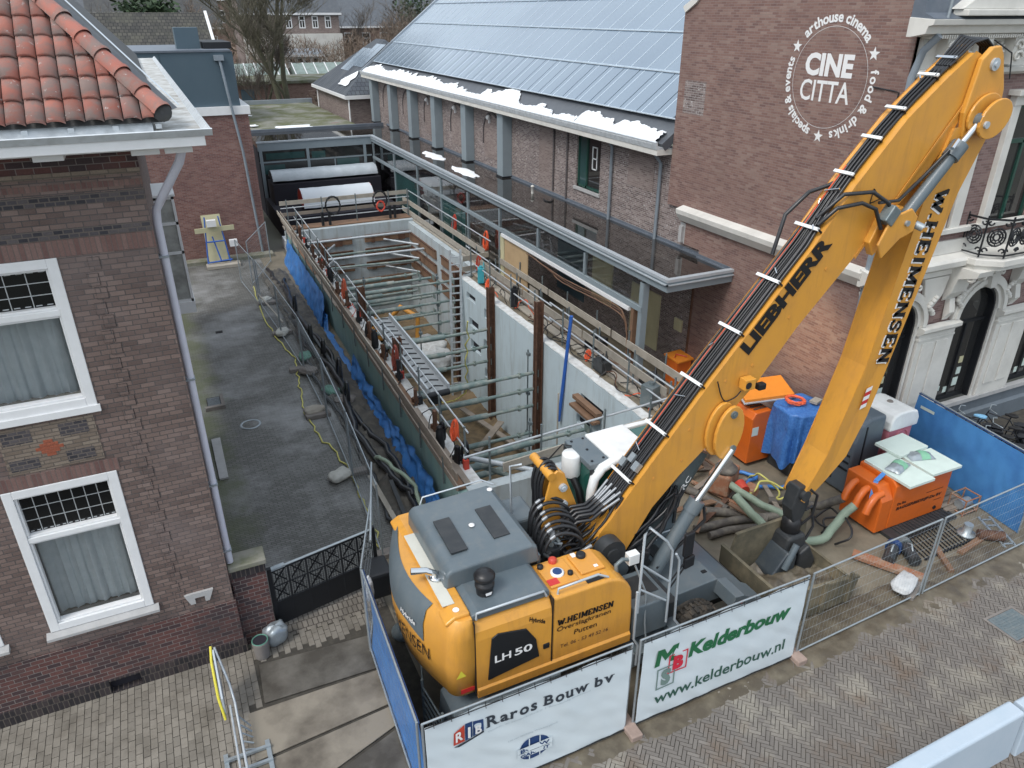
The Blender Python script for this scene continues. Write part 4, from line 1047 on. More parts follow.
# big words
fit_text(sg, 'CINE', lwf(-.76, .03), 1.42, .50, size=1, bold=.045)
fit_text(sg, 'CITTA', lwf(-.80, -.52), 1.50, .47, size=1, bold=.012)
sign = sg.build('painted_words', None, fbd)
def ring(mb, r, w_, n=80):
    vs = []
    for i in range(n):
        a = 2 * PI * i / n
        vs.append(LW(math.cos(a) * (r - w_), math.sin(a) * (r - w_))); vs.append(LW(math.cos(a) * (r + w_), math.sin(a) * (r + w_)))
    mb.add(vs, [(2 * i, 2 * i + 1, (2 * i + 3) % (2 * n), (2 * i + 2) % (2 * n)) for i in range(n)])
b = MB(); ring(b, 1.09, .004); b.build('painted_ring', decal_white, fbd)
def arc_text(mb, txt, r, a0, a1, size, bold=.02):
    """clockwise letters between the angles (deg from the top, clockwise)"""
    n = len(txt)
    adv = []
    for ch in txt:
        if ch == ' ': adv.append(.30)
        else:
            vs, fs = text2d(ch, size=1, bold=bold); adv.append(max(.30, (max(v[0] for v in vs) - min(v[0] for v in vs)) + .14))
    tot = sum(adv); acc = 0
    for ch, ad in zip(txt, adv):
        am = a0 + (a1 - a0) * (acc + ad / 2) / tot; acc += ad
        if ch == ' ': continue
        vs, fs = text2d(ch, size=1, bold=bold); xm = (max(v[0] for v in vs) + min(v[0] for v in vs)) / 2
        th = R(am)
        out = []
        for x, y in vs:
            lx, ly = (x - xm) * size, y * size
            rr = r + ly
            out.append(LW(math.sin(th) * rr + math.cos(th) * lx, math.cos(th) * rr - math.sin(th) * lx))
        mb.add(out, fs)
b = MB()
arc_text(b, 'arthouse cinema', 1.18, -46, 50, .31, .03)
b.build('painted_words', decal_white, fbd)
b = MB(); arc_text(b, 'food & drinks', 1.18, 78, 166, .29, .03); b.build('painted_words', decal_white, fbd)
b = MB(); arc_text(b, 'specials & events', 1.18, 194, 289, .29, .03); b.build('painted_words', decal_white, fbd)
for ang in (64, 180, 300):
    b = MB(); th = R(ang); cx_, cy2 = math.sin(th) * 1.28, math.cos(th) * 1.28
    pts = []
    for i in range(10):
        a = PI / 2 + i * PI / 5; rr = .15 if i % 2 == 0 else .062
        pts.append(LW(cx_ + rr * math.cos(a), cy2 + rr * math.sin(a)))
    b.add(pts + [LW(cx_, cy2)], [(i, (i + 1) % 10, 10) for i in range(10)]); b.build('painted_star', decal_white, fbd)
# cable & downpipe on the corner
b = MB(); b.tube([(LX - .03, 12.32, 9.36), (LX - .03, 12.0, 9.33), (LX - .05, 11.75, 9.32), (LX - .05, 11.62, 9.3), (LX - .06, 11.6, 8.3)], .016, 5); b.build('cable', black_rubber, fbd)
b = MB(); b.tube([(14.55, 11.05, 10.4), (14.5, 11.3, 10.1), (14.48, 11.42, 9.6), (14.47, 11.42, .1)], .075, 10); b.build('downspout', pipe_grey, fbd)
# facade
FY = 11.5
arches = [(16.0, .75), (19.1, .75), (22.2, .75), (25.3, .75)]
b = MB(); b.use(brick_fac)
holes = [(a - .76, a + .76, .95, 4.45) for a, r_ in arches] + [(18.3, 19.95, 6.1, 8.9), (15.3, 16.45, 6.2, 8.9), (21.9, 23.2, 6.2, 8.9)]
wall_holes(b, LX + .28, 27, 1.0, 13.2, FY, holes)
fw = b.build('facade_wall', None, fbd)
b = MB()
b.use(lead_plinth); b.prism([(FY - .16, .02), (FY - .16, .50), (FY - .06, .55), (FY - .06, .9), (FY + .02, .9), (FY + .02, .02)], 'x', LX - .02, 27)
b.build('plinth', None, fbd)
b = MB(); b.box(LX, FY - .12, .88, 27, FY + .05, 1.0); b.build('sill_course', stone_sill, fbd)
# pilasters between arches with panels and imposts
for xc in (17.55, 20.65, 23.75, 14.87):
    hw = .66 if xc > 15 else .34
    b = MB(); b.box(xc - hw, FY - .09, 1.0, xc + hw, FY + .02, 3.42)
    b.box(xc - hw + .18, FY - .12, 1.35, xc - .05, FY - .088, 3.15); b.box(xc + .05, FY - .12, 1.35, xc + hw - .18, FY - .088, 3.15)
    b.build('pilaster', cream_paint, fbd, bevel=.012)
    b = MB(); b.prism([(FY - .10, 3.40), (FY - .24, 3.52), (FY - .24, 3.62), (FY - .05, 3.66), (FY, 3.4)], 'x', xc - hw - .06, xc + hw + .06); b.box(xc - hw - .02, FY - .13, 3.24, xc + hw + .02, FY, 3.30); b.build('impost', cream_paint, fbd, bevel=.008)
def arch_ring(mb, xc, zc, ri, ro, y0, y1, n=20):
    for i in range(n):
        a0, a1 = PI * i / n, PI * (i + 1) / n
        P = lambda r, a, y: (xc + r * math.cos(a), y, zc + r * math.sin(a))
        vs = [P(ri, a0, y0), P(ro, a0, y0), P(ro, a1, y0), P(ri, a1, y0), P(ri, a0, y1), P(ro, a0, y1), P(ro, a1, y1), P(ri, a1, y1)]
        mb.add(vs, [(0, 1, 2, 3), (7, 6, 5, 4), (1, 5, 6, 2), (0, 3, 7, 4)])
for xc, r_ in arches:
    b = MB()
    arch_ring(b, xc, 3.66, .75, .86, FY - .06, FY + .02); arch_ring(b, xc, 3.66, .86, 1.0, FY - .14, FY + .02); arch_ring(b, xc, 3.66, 1.0, 1.08, FY - .09, FY + .02)
    b.box(xc - .84, FY - .03, 1.0, xc - .75, FY + .02, 3.66); b.box(xc + .75, FY - .03, 1.0, xc + .84, FY + .02, 3.66)
    am = b.build('arch', cream_paint, fbd)
    b = MB(); n = 20
    P = lambda r, a, y: (xc + r * math.cos(a), y, 3.66 + r * math.sin(a))
    # spandrel fill between the arch and the square hole
    for s in (-1, 1):
        b.add([(xc + s * .77, FY + .0, 4.45), (xc + s * .77, FY, 3.66)] + [(xc + s * .77 * math.cos(a * PI / 16), FY - .0, 3.66 + .77 * math.sin(a * PI / 16)) for a in range(0, 9)], [tuple(range(11))])
    b.build('spandrel', brick_fac, am)
    b = MB(); b.prism([(xc - .11, 4.42), (xc + .11, 4.42), (xc + .19, 4.95), (xc - .19, 4.95)], 'y', FY - .24, FY)
    b.tube([(xc - .2 + .09 * math.cos(t * .6) * (1 - t / 14), FY - .24, 4.82 + .09 * math.sin(t * .6) * (1 - t / 14)) for t in range(12)], .035, 6)
    b.tube([(xc + .2 - .09 * math.cos(t * .6) * (1 - t / 14), FY - .24, 4.82 + .09 * math.sin(t * .6) * (1 - t / 14)) for t in range(12)], .035, 6)
    b.build('keystone', cream_paint, am)
    fr = MB(); y0, y1 = FY + .02, FY + .24
    arch_ring(fr, xc, 3.66, .69, .77, y0, y1); fr.box(xc - .76, y0, 1.0, xc - .69, y1, 3.66); fr.box(xc + .69, y0, 1.0, xc + .76, y1, 3.66); y0 = FY + .16
    fr.box(xc - .69, y0, 3.30, xc + .69, y1, 3.38); fr.box(xc - .69, y0, 1.0, xc + .69, y1, 1.12); fr.box(xc - .03, y0, 1.14, xc + .03, y1, 3.30)
    win = fr.build('window', iron, fbd)
    b = MB(); b.box(xc - .75, FY + .21, 1.0, xc + .75, FY + .22, 4.41); b.build('pane', glass_dark, win)
    for (px, pz, s, m) in ((.25, 1.35, .2, mint), (.28, 1.7, .17, mint), (-.4, 1.3, .12, mint), (.26, 2.05, .16, plywood_y), (-.1, 1.2, .14, mint)):
        b = MB(); b.box(xc + px - s / 2, FY + .195, pz, xc + px + s / 2, FY + .205, pz + s * 1.25); b.build('poster', m, win)
# corbels (big consoles) under the balcony
for xc in (17.75, 20.35):
    b = MB(); b.prism([(FY - .02, 4.25), (FY - .22, 4.5), (FY - .30, 4.9), (FY - .75, 5.05), (FY - .80, 5.2), (FY, 5.2)], 'x', xc - .28, xc + .28)
    for t_ in (0, 1):
        b.tube([(xc - .2 + t_ * .4, FY - .55 + .15 * math.cos(t * .55) * (1 - t / 16), 4.98 + .15 * math.sin(t * .55) * (1 - t / 16)) for t in range(15)], .05, 6)
    b.prism([(FY - .05, 3.7), (FY - .2, 3.95), (FY - .12, 4.3), (FY, 4.3)], 'x', xc - .1, xc + .1)
    b.build('console', cream_paint, fbd, bevel=.015)
for xc in (17.1, 14.95):
    b = MB(); b.prism([(xc - .55, 4.95), (xc + .35, 4.95), (xc + .25, 4.45), (xc, 4.15), (xc - .35, 4.3)], 'y', FY - .10, FY); b.build('cartouche', cream_paint, fbd, bevel=.02)
# belt course on the facade
b = MB()
b.box(LX - .05, FY - .10, 4.98, 27, FY + .02, 5.12)
b.prism([(FY - .08, 5.10), (FY - .34, 5.26), (FY - .36, 5.40), (FY - .30, 5.46), (FY, 5.52), (FY, 5.10)], 'x', LX - .22, 27)
b.box(LX, FY - .05, 5.52, 27, FY + .01, 5.86); b.box(LX, FY - .14, 6.06, 27, FY + .02, 6.18)
b.build('belt_course', cream_paint, fbd, bevel=.01)
# balcony
b = MB(); BY = 10.55
b.prism([(17.55, FY), (17.55, 10.95), (18.05, BY), (20.15, BY), (20.65, 10.95), (20.65, FY)], 'z', 5.30, 5.47)
b.prism([(17.63, FY), (17.63, 10.98), (18.09, BY + .08), (20.1, BY + .08), (20.57, 10.98), (20.57, FY)], 'z', 5.18, 5.30)
b.build('balcony_slab', cream_paint, fbd, bevel=.02)
bal = MB()
path = [V((17.68, FY, 5.5)), V((17.68, 11.0, 5.5)), V((18.1, BY + .1, 5.5)), V((20.1, BY + .1, 5.5)), V((20.52, 11.0, 5.5)), V((20.52, FY, 5.5))]
for i in range(len(path) - 1):
    p, q = path[i], path[i + 1]
    L_ = (q - p).length; dd = (q - p) / L_
    bal.bar(p + V((0, 0, .92)), q + V((0, 0, .92)), .05, .04); bal.bar(p + V((0, 0, .06)), q + V((0, 0, .06)), .03, .03)
    k = max(1, int(L_ / .40))
    for j in range(k):
        c = p + dd * (L_ * (j + .5) / k)
        def Q(a, b_): return c + dd * a + V((0, 0, .5 + b_))
        for rr in (.19, .13, .07): bal.tube([Q(rr * math.cos(t * PI / 7), rr * 1.15 * math.sin(t * PI / 7)) for t in range(15)], .022, 4, False)
        for t in range(8): bal.tube([Q(.07 * math.cos(t * PI / 4), .08 * math.sin(t * PI / 4)), Q(.19 * math.cos(t * PI / 4), .22 * math.sin(t * PI / 4))], .016, 4, False)
        for sx_ in (-1, 1):
            for sz in (-1, 1): bal.tube([Q(sx_ * (.2 - .08 * math.cos(t * .6) * (1 - t / 10)), sz * (.34 - .08 * math.sin(t * .6) * (1 - t / 10))) for t in range(9)], .022, 4, False)
    bal.tube([p + V((0, 0, 0)), p + V((0, 0, 1.0))], .022, 6)
bal.build('balcony_railing', iron, fbd)
# first floor openings
for x0, x1, z0, z1, top in ((18.3, 19.95, 6.1, 8.9, True), (15.3, 16.45, 6.2, 8.9, True), (21.9, 23.2, 6.2, 8.9, True)):
    b = MB()
    for s in (x0 - .28, x1 + .02): b.box(s, FY - .13, z0 - .05, s + .26, FY + .2, z1)
    xm = (x0 + x1) / 2; rr = (x1 - x0) / 2
    b.box(x0 - .3, FY - .16, z1 - .0, x1 + .3, FY + .02, z1 + .22); b.box(x0 - .42, FY - .28, z1 + .22, x1 + .42, FY + .02, z1 + .34)
    wf = b.build('window_surround', cream_paint, fbd, bevel=.012)
    b = MB(); b.box(x0, FY + .1, z0, x0 + .1, FY + .2, z1); b.box(x1 - .1, FY + .1, z0, x1, FY + .2, z1); b.box(x0, FY + .1, z1 - .9, x1, FY + .2, z1 - .8); b.box(xm - .04, FY + .1, z0, xm + .04, FY + .2, z1 - .85); b.box(x0, FY + .1, z1 - .1, x1, FY + .2, z1)
    b.build('window_frame', glass_green, wf)
    b = MB(); b.box(x0, FY + .15, z0, x1, FY + .16, z1); b.build('pane', glass_dark, wf)
# white corner pilaster strips on first floor
for x in (14.62, 16.95): b = MB(); b.box(x, FY - .08, 6.18, x + .34, FY + .01, 9.5); b.build('pilaster_strip', cream_paint, fbd, bevel=.01)
# entablature
b = MB()
b.box(LX + .08, FY - .10, 9.75, 27, FY + .01, 10.38); b.prism([(FY - .08, 9.58), (FY - .20, 9.64), (FY - .22, 9.74), (FY, 9.78), (FY, 9.58)], 'x', LX + .02, 27)
b.prism([(FY - .10, 10.36), (FY - .42, 10.42), (FY - .46, 10.56), (FY - .56, 10.58), (FY - .58, 10.68), (FY, 10.72), (FY, 10.36)], 'x', LX - .35, 27)
b.build('entablature', cream_paint, fbd, bevel=.008)
b = MB()
x = LX
while x < 26: b.box(x, FY - .40, 10.33, x + .035, FY - .1, 10.40); x += .07
b.build('dentil_row', cream_paint, fbd)
x = 15.0
while x < 25:
    b = MB(); b.box(x, FY - .34, 9.8, x + .34, FY - .1, 10.34)
    for s in (0, 1): b.tube([(x + .17 + .17 * math.cos(t * .5 + s * 3) * (1 - t / 15), FY - .37, 9.95 + s * .22 + .13 * math.sin(t * .5) * (1 - t / 15)) for t in range(14)], .03, 6)
    b.build('scroll_bracket', cream_paint, fbd, bevel=.02); x += 1.05
for x in (15.75, 16.8): 
    b = MB()
    for t in range(9): b.tube([(x + .1, FY - .12, 10.05), (x + .1 + .17 * math.cos(t * .7), FY - .16, 10.05 + .2 * math.sin(t * .7))], .035, 6)
    b.build('frieze_ornament', cream_paint, fbd)
b = MB(); b.prism([(FY - .56, 10.69), (FY - .30, 10.80), (FY - .12, 12.6), (FY, 12.6), (FY, 10.69)], 'x', LX - .32, 27); b.build('lead_roof', lead, fbd)
b = MB(); b.box(14.95, FY - .66, 10.74, 27, FY - .32, 10.86); b.prism([(14.9, 10.86), (15.4, 11.15), (15.9, 11.32), (27, 11.32), (27, 10.86)], 'y', FY - .55, FY - .2); b.build('pediment', cream_paint, fbd, bevel=.02)
b = MB(); b.tube([(14.6, 11.0, 10.7), (14.62, 10.95, 12.5)], .03, 6); b.build('pole', galv, fbd)
# ornament blobs on the ground floor spandrels
for x in (18.1, 20.0, 17.0):
    b = MB()
    for t in range(7): b.lathe([(.01, -.07), (.07, -.03), (.07, .03), (.01, .07)], (x + .10 * math.cos(t), FY - .12, 4.0 + .07 * t), 8)
    b.build('festoon', cream_paint, fbd)
# ================================================================== basement pit
pit = thing('basement_box', 'sunken white concrete basement box with an open top beside the yard', 'basement', (8, 25, -3.7))
ZB, ZT = -3.75, 1.18
def skew(y): return 4.78 + .020 * (y - 13.0)          # outer face of the left wall
def lwall(mb, o0, o1, z0, z1, y0, y1):
    a, c = skew(y0), skew(y1)
    mb.add([(a + o0, y0, z0), (a + o1, y0, z0), (c + o1, y1, z0), (c + o0, y1, z0), (a + o0, y0, z1), (a + o1, y0, z1), (c + o1, y1, z1), (c + o0, y1, z1)],
           [(0, 3, 2, 1), (4, 5, 6, 7), (0, 1, 5, 4), (1, 2, 6, 5), (2, 3, 7, 6), (3, 0, 4, 7)])
b = MB(); b.use(conc_green); lwall(b, 0, .25, ZB, ZT + .02, 12.8, 37.2); b.use(conc); lwall(b, .25, .62, ZB, ZT, 12.8, 37.2); b.build('left_wall', None, pit)
b = MB(); b.use(conc_white)
def pocket_wall(mb, x, y0, y1, z0, z1, holes, th_): xwall(mb, x, y0, y1, z0, z1, holes, th_)
RH = [(25.45, 26.35, .55, .82), (24.0, 24.6, .32, .7), (25.2, 26.15, -.55, -.2), (23.95, 24.7, -.95, -.6), (25.0, 26.05, -1.5, -1.1), (23.8, 24.6, -2.2, -1.8), (15.9, 17.2, .25, .50), (16.6, 17.4, -.6, -.3)]
xwall(b, 10.42, 12.8, 27.1, ZB, ZT, RH, .28)
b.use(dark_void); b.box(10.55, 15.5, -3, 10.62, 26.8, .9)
b.build('right_wall', None, pit)
b = MB(); b.use(conc_top); 
def rough_top(mb, x0, x1, y0, y1, z, seed):
    mb.grid(lambda u, v: (x0 + (x1 - x0) * u + .02 * noise.noise(V((v * 40, u, seed))), y0 + (y1 - y0) * v, z + .025 + .03 * noise.fractal(V((u * 3, v * (y1 - y0) * 1.5, seed)), 1, 2, 4)), 6, int((y1 - y0) * 5))
rough_top(b, 10.42, 10.75, 12.8, 27.1, ZT, 1)
b.grid(lambda u, v: (skew(12.8 + 24.4 * v) + .33 + .32 * u, 12.8 + 24.4 * v, ZT + .03 + .035 * noise.fractal(V((u * 2, v * 36, 3)), 1, 2, 4)), 6, 120)
b.build('wall_top', None, pit)
b = MB(); b.use(conc); b.box(10.7, 27.1, ZB, 11.5, 27.4, ZT); b.box(11.35, 27.4, ZB, 11.65, 37.2, ZT)
b.box(5.2, 36.6, ZB, 11.65, 37.0, ZT + .1); b.build('rear_wall', None, pit)
b = MB(); b.use(conc); b.box(5.0, 12.75, ZB, 10.6, 13.05, 1.25); b.build('front_wall', None, pit)
b = MB(); b.grid(lambda u, v: (5.0 + 6.6 * u, 12.9 + 24 * v, -3.65 + .22 * noise.fractal(V((u * 5, v * 16, 2)), 1, 2, 5) + .5 * max(0, v - .55)), 60, 160)
tag(b.build('pit_floor', earth), kind='structure')
# timber lagging in the rear walls
for z0 in (.62, -.08, -.78):
    for x0, x1 in ((5.75, 8.35), (9.0, 11.34)):
        b = MB(); b.use(timber_br); b.box(x0, 36.50, z0 - .24, x1, 36.62, z0 + .12); b.use(rust); b.box(x0, 36.44, z0 + .10, x1, 36.52, z0 + .15)
        for i in range(3): b.box(x0 + rnd(.1, .4) + i * .8, 36.47, z0 - .28, x0 + .5 + i * .8, 36.5, z0 + .08)
        b.build('timber_lagging', None, pit)
    for y0, y1 in ((28.2, 31.6), (32.4, 36.2)):
        b = MB(); b.use(timber_br); b.box(11.26, y0, z0 - .3, 11.36, y1, z0 + .12); b.use(rust); b.box(11.22, y0, z0 + .1, 11.3, y1, z0 + .16); b.build('timber_lagging', None, pit)
for z0 in (-1.6, -2.3):
    b = MB(); b.use(timber_br); b.box(8.2, 36.45, z0 - .25, 11.3, 36.6, z0 + .1); b.build('timber_lagging', None, pit)
# steel H columns
def hcol(name, x, y, z0, z1, lab, rz=0, s=.24):
    t = MB(); t.box(x - s / 2, y - s / 2, z0, x - s / 2 + .03, y + s / 2, z1); t.box(x + s / 2 - .03, y - s / 2, z0, x + s / 2, y + s / 2, z1); t.box(x - s / 2, y - .015, z0, x + s / 2, y + .015, z1)
    return tag(t.build(name, rust), lab, 'column', 'rusty steel columns in the pit')
hcol('steel_column', 10.26, 19.75, -3.7, 2.6, 'rusty steel column standing tallest, nearest the excavator, at the right pit wall')
hcol('steel_column', 10.28, 23.65, -3.7, 1.85, 'rusty steel column in the middle of the right pit wall')
hcol('steel_column', 10.45, 27.5, -3.7, 1.3, 'dark steel column behind the aluminium ladder at the pit corner')
hcol('steel_column', 5.62, 20.0, -3.7, 2.1, 'dark steel column on the left pit wall beside the conveyor')
hcol('steel_column', 5.7, 24.4, -3.7, 2.3, 'rusty steel column on the left pit wall near the orange hose coil')
hcol('steel_column', 5.85, 31.0, -3.7, 2.0, 'rusty steel column at the far left of the pit wall')
# horizontal struts
def strut(y, z, xa=5.45, xb=10.3, r=.075, lab='', lean=0):
    t = thing('pit_strut', lab, 'strut', ((xa + xb) / 2, y, z), 'grey tubular struts across the pit')
    b = MB(); xm = xa + (xb - xa) * .62
    b.tube([(xa + .15, y + lean, z), (xm, y, z)], r, 10); b.build('tube', strut_m, t)
    b = MB(); b.tube([(xm - .1, y, z), (xb - .12, y, z)], r * .62, 8); b.build('inner_tube', strut_m, t)
    b = MB(); b.box(xa, y - .13 + lean, z - .13, xa + .03, y + .13 + lean, z + .13); b.build('end_plate', strut_m, t)
    b = MB(); b.box(xb - .03, y - .13, z - .13, xb, y + .13, z + .13); b.build('end_plate', strut_m, t)
    b = MB(); b.tube([(xb - .65, y - .1, z), (xb - .65, y + .1, z)], .06, 6); b.tube([(xb - .65, y, z - .1), (xb - .65, y, z + .1)], .05, 6); b.build('collar', strut_m, t)
onames = {16.5: 'row nearest excavator', 19.85: 'row at tall near column', 23.75: 'row at middle column', 27.45: 'row by the ladder', 32.0: 'rear row', 29.9: 'second rear row', 14.9: 'shortest row at front end'}
lv = ['topmost', 'second from the top', 'third from the top', 'fourth from the top', 'fifth from the top', 'lowest']
for y, zs in ((19.85, (.08, -.52, -1.15, -2.2)), (23.75, (.18, -.52, -1.12, -1.9)), (27.45, (.95, .55, .1, -.35, -.8, -1.35)), (16.5, (-.35, -1.0, -1.9)), (32.0, (-.1, -.9, -1.7)), (29.9, (.35, -.5, -1.25)), (14.9, (.35,))):
    for i, z in enumerate(zs): strut(y, z, 5.5, 10.28, .10 if y != 27.45 else .085, 'steel strut across pit, %s, %s' % (lv[i], onames[y]), rnd(-.1, .1))
for z in (.5, -.2, -.9):
    i = int((.5 - z) / .7 + .5)
    t = tag(MB().tube([(9.9, 36.2, z + .03), (11.2, 34.6, z)], .05, 8).build('corner_strut', white_tube), 'pale corner strut at the rear right pit corner, %s' % lv[i], 'strut', 'rear corner struts')
    t = tag(MB().tube([(7.4, 36.3, z), (5.8, 34.6, z - .35)], .05, 8).build('corner_strut', white_tube), 'slanting pale strut at the rear left pit corner, %s' % lv[i], 'strut', 'rear corner struts')
for y, x, z0, z1 in ((23.7, 9.0, -3.6, .3), (27.3, 7.2, -3.6, 1.3), (19.8, 10.0, -2.4, .3), (19.85, 6.6, -3.6, .3), (27.4, 9.4, -3.6, 1.2)):
    pass
# ladder at the corner
ld = thing('aluminium_ladder', 'long aluminium ladder standing in the pit against the dark corner column', 'ladder', (10.1, 27, -3.7))
la0, la1 = V((9.55, 26.1, -3.65)), V((10.05, 27.1, 2.35)); lb = V((.42, -.06, 0))
for o in (V((0, 0, 0)), lb): b = MB(); b.bar(la0 + o, la1 + o, .08, .05, (0, 1, 0)); b.build('stile', white_tube, ld)
nn = 21
for i in range(1, nn): b = MB(); p = la0.lerp(la1, i / nn); b.bar(p, p + lb, .05, .05); b.build('rung', white_tube, ld)
# conveyor belt lying along the left wall
cv = thing('conveyor', 'grey conveyor with chevron cleats rising out of the pit along the left wall', 'conveyor', (6.3, 20, 1))
c0, c1 = V((5.85, 23.6, 1.35)), V((5.62, 17.2, 1.55)); cw = V((.56, .03, 0))
b = MB(); b.add([c0, c0 + cw, c1 + cw, c1, c0 - V((0, 0, .08)), c0 + cw - V((0, 0, .08)), c1 + cw - V((0, 0, .08)), c1 - V((0, 0, .08))], [(0, 1, 2, 3), (4, 7, 6, 5), (0, 4, 5, 1), (3, 2, 6, 7)]); b.build('belt', M('belt_grey', (.27, .29, .30), .6, dirt=.5, dcol=(.17, .17, .17), dscale=6), cv)
for o in (V((-.03, 0, .06)), cw + V((.03, 0, .06))): b = MB(); b.bar(c0 + o, c1 + o, .05, .16); b.build('side_rail', white_tube, cv)
for i in range(15):
    t_ = (i + .5) / 15; p = c0.lerp(c1, t_) + V((0, 0, .012)); b = MB()
    b.bar(p + cw * .12, p + cw * .5 + V((0, .12, 0)), .03, .03); b.bar(p + cw * .5 + V((0, .12, 0)), p + cw * .88, .03, .03); b.build('cleat', black_rubber, cv)
b = MB(); b.cyl(c1 + V((-.02, -.02, -.08)), c1 + cw + V((.02, -.02, -.08)), .09); b.build('drum', iron, cv)
b = MB(); b.box(5.7, 17.3, 1.1, 6.0, 17.6, 1.4); b.build('motor', iron, cv)

# ------------------------------------------------------------------ walkway left: outer toe boards, planks, rails
def board(name, p, q, w_, h_, m, lab, group, up=(0, 0, 1)):
    b = MB(); b.bar(p, q, w_, h_, up); return tag(b.build(name, m), lab, 'board', group)
def LX_(y, o): return skew(y) + o
seg = [(12.9, 17.0), (17.05, 21.2), (21.25, 25.4), (25.45, 29.6), (29.65, 33.8), (33.85, 38.0)]
ordn = ['nearest to the excavator', 'second from the excavator', 'third from the excavator', 'fourth from the excavator', 'fifth from the excavator', 'farthest back']
for i, (a, c) in enumerate(seg):
    board('toe_board', (LX_(a, -.03), a, 1.66), (LX_(c, -.03) + rnd(-.02, .02), c, 1.66 + rnd(-.02, .02)), .04, .20, timber, 'weathered outer toe board on the left pit wall, %s' % ordn[i], 'left walkway boards')
    board('walkway_plank', (LX_(a, .10), a + .1, 1.25), (LX_(c, .10), c, 1.25 + rnd(0, .03)), .22, .05, timber if i % 2 else timber_br, 'walkway plank on the left pit wall, outer row, %s' % ordn[i], 'left walkway planks')
    board('walkway_plank', (LX_(a, .30), a + .2, 1.26), (LX_(c, .28), c, 1.26 + rnd(0, .03)), .15, .05, timber_br if i % 2 else timber, 'walkway plank on the left pit wall, inner row, %s' % ordn[i], 'left walkway planks')
    board('mid_board', (LX_(a, -.02), a, 1.98 if i > 2 else 1.36), (LX_(c, -.02), c, 1.96 if i > 2 else 1.36), .03, .14, timber, 'narrow guard board on the left pit wall, %s' % ordn[i], 'left walkway boards')
gl = thing('guard_rail', 'long tubular guard rail with orange clamps along the inner edge of the left pit wall', 'guard rail', (5.4, 25, 1.2))
for z, dx in ((2.28, .52), (1.78, .50)):
    for (a, c) in ((13.6, 20.5), (20.2, 28.0), (27.6, 37.6)):
        b = MB(); b.tube([(LX_(a, dx), a, z), (LX_(c, dx) + .05, c, z + rnd(-.03, .03))], .024, 6); b.build('rail', white_tube, gl)
y = 13.8
k = 0
while y < 37.5:
    b = MB(); b.tube([(LX_(y, .52), y, 1.15), (LX_(y, .52) + rnd(-.03, .03), y, 2.34)], .028, 6); b.build('post', galv_dark, gl)
    b = MB(); b.tube([(LX_(y, -.05), y, .95), (LX_(y, -.05), y, 2.05 if y > 25 else 1.8)], .022, 6); b.build('post', galv_dark, gl)
    b = MB(); b.obox((LX_(y, .52), y, 1.3), (.12, .12, .3)); b.build('clamp', iron if k % 3 else red_m, gl)
    y += 1.75; k += 1
# hose coils hung on the rails
def coil(c, r, m, lab, turns=5, tilt='x', rr=.022, cat='hose', name='hose_coil', grp=None):
    b = MB(); pts = []
    for i in range(turns * 16 + 1):
        a = i * PI / 8; q = r * (1 + .10 * math.sin(i * 1.7) + .08 * noise.noise(V((i * .2, c[1], 0))))
        o = .02 * math.sin(i * .37) + .008 * (i // 16)
        if tilt == 'x': pts.append((c[0] + o * 2, c[1] + q * .42 * math.cos(a) + .03 * math.sin(i * .9), c[2] + q * 1.15 * math.sin(a)))
        elif tilt == 'y': pts.append((c[0] + q * math.cos(a), c[1] + o, c[2] + q * 1.2 * math.sin(a)))
        else: pts.append((c[0] + q * math.cos(a), c[1] + q * math.sin(a), c[2] + abs(o)))
    b.tube(pts, rr, 5); return tag(b.build(name, m), lab, cat, grp)
coil((5.35, 25.6, 1.9), .3, M('strap_orange', (.55, .12, .06), .6, dirt=.5), 'bright orange hose coil hung on the left rail far back')
coil((5.3, 19.3, 1.8), .32, M('hose_brown_red', (.30, .07, .05), .5, dirt=.4), 'brown red hose coil on the left rail beside the conveyor')
coil((5.25, 14.4, 1.95), .22, hi_orange, 'orange straps tied round the near end of the left rail')
coil((5.1, 14.9, 1.7), .2, iron, 'black cable bundle hung beside the orange straps at the rail end')
coil((5.35, 14.0, 1.5), .3, hose_dk, 'black hose loop hanging from the near rail end', 3)
coil((5.3, 22.4, 1.5), .22, hose_dk, 'black hose loop on the left rail halfway along', 3)
for (x, y, l) in ((5.05, 14.8, 'near end of the left pit wall'), (5.3, 21.4, 'middle of the left pit wall'), (5.5, 28.4, 'rear half of the left pit wall')):
    b = MB(); b.lathe([(.10, 0), (.12, .1), (.10, .5), (.06, .55), (.08, .6), (.02, .62)], (x, y, 1.28), 10); tag(b.build('jack_pump', iron), 'dark jack pump standing on the %s' % l, 'pump')

# ------------------------------------------------------------------ right side walkways
for i, (a, c) in enumerate([(14.2, 18.6), (18.7, 22.9), (23.0, 27.2)]):
    board('guard_board', (11.25, a, 1.72), (11.25, c, 1.72 + rnd(-.02, .03)), .04, .24, timber_lt, 'grey guard board right of the pit, inner row, %s' % ordn[i], 'right guard boards')
    board('guard_board', (12.2, a - .2, 1.66), (12.2, c - .2, 1.66), .04, .24, timber_lt, 'grey guard board along the corridor posts, outer row, %s' % ordn[i], 'right guard boards')
    board('walkway_plank', (11.15, a, 1.22), (11.15, c, 1.22), .3, .05, timber_lt, 'walkway plank right of the pit, inner row, %s' % ordn[i], 'right walkway planks')
    board('walkway_plank', (11.55, a, 1.20), (11.55, c, 1.20), .28, .05, timber, 'walkway plank right of the pit, outer row, %s' % ordn[i], 'right walkway planks')
b = MB(); b.grid(lambda u, v: (10.7 + .5 * u, 13.0 + 14.2 * v, 1.15 + .06 * noise.fractal(V((u * 2, v * 20, 8)), 1, 2, 4)), 8, 90); tag(b.build('sand_edge', mud), kind='structure')
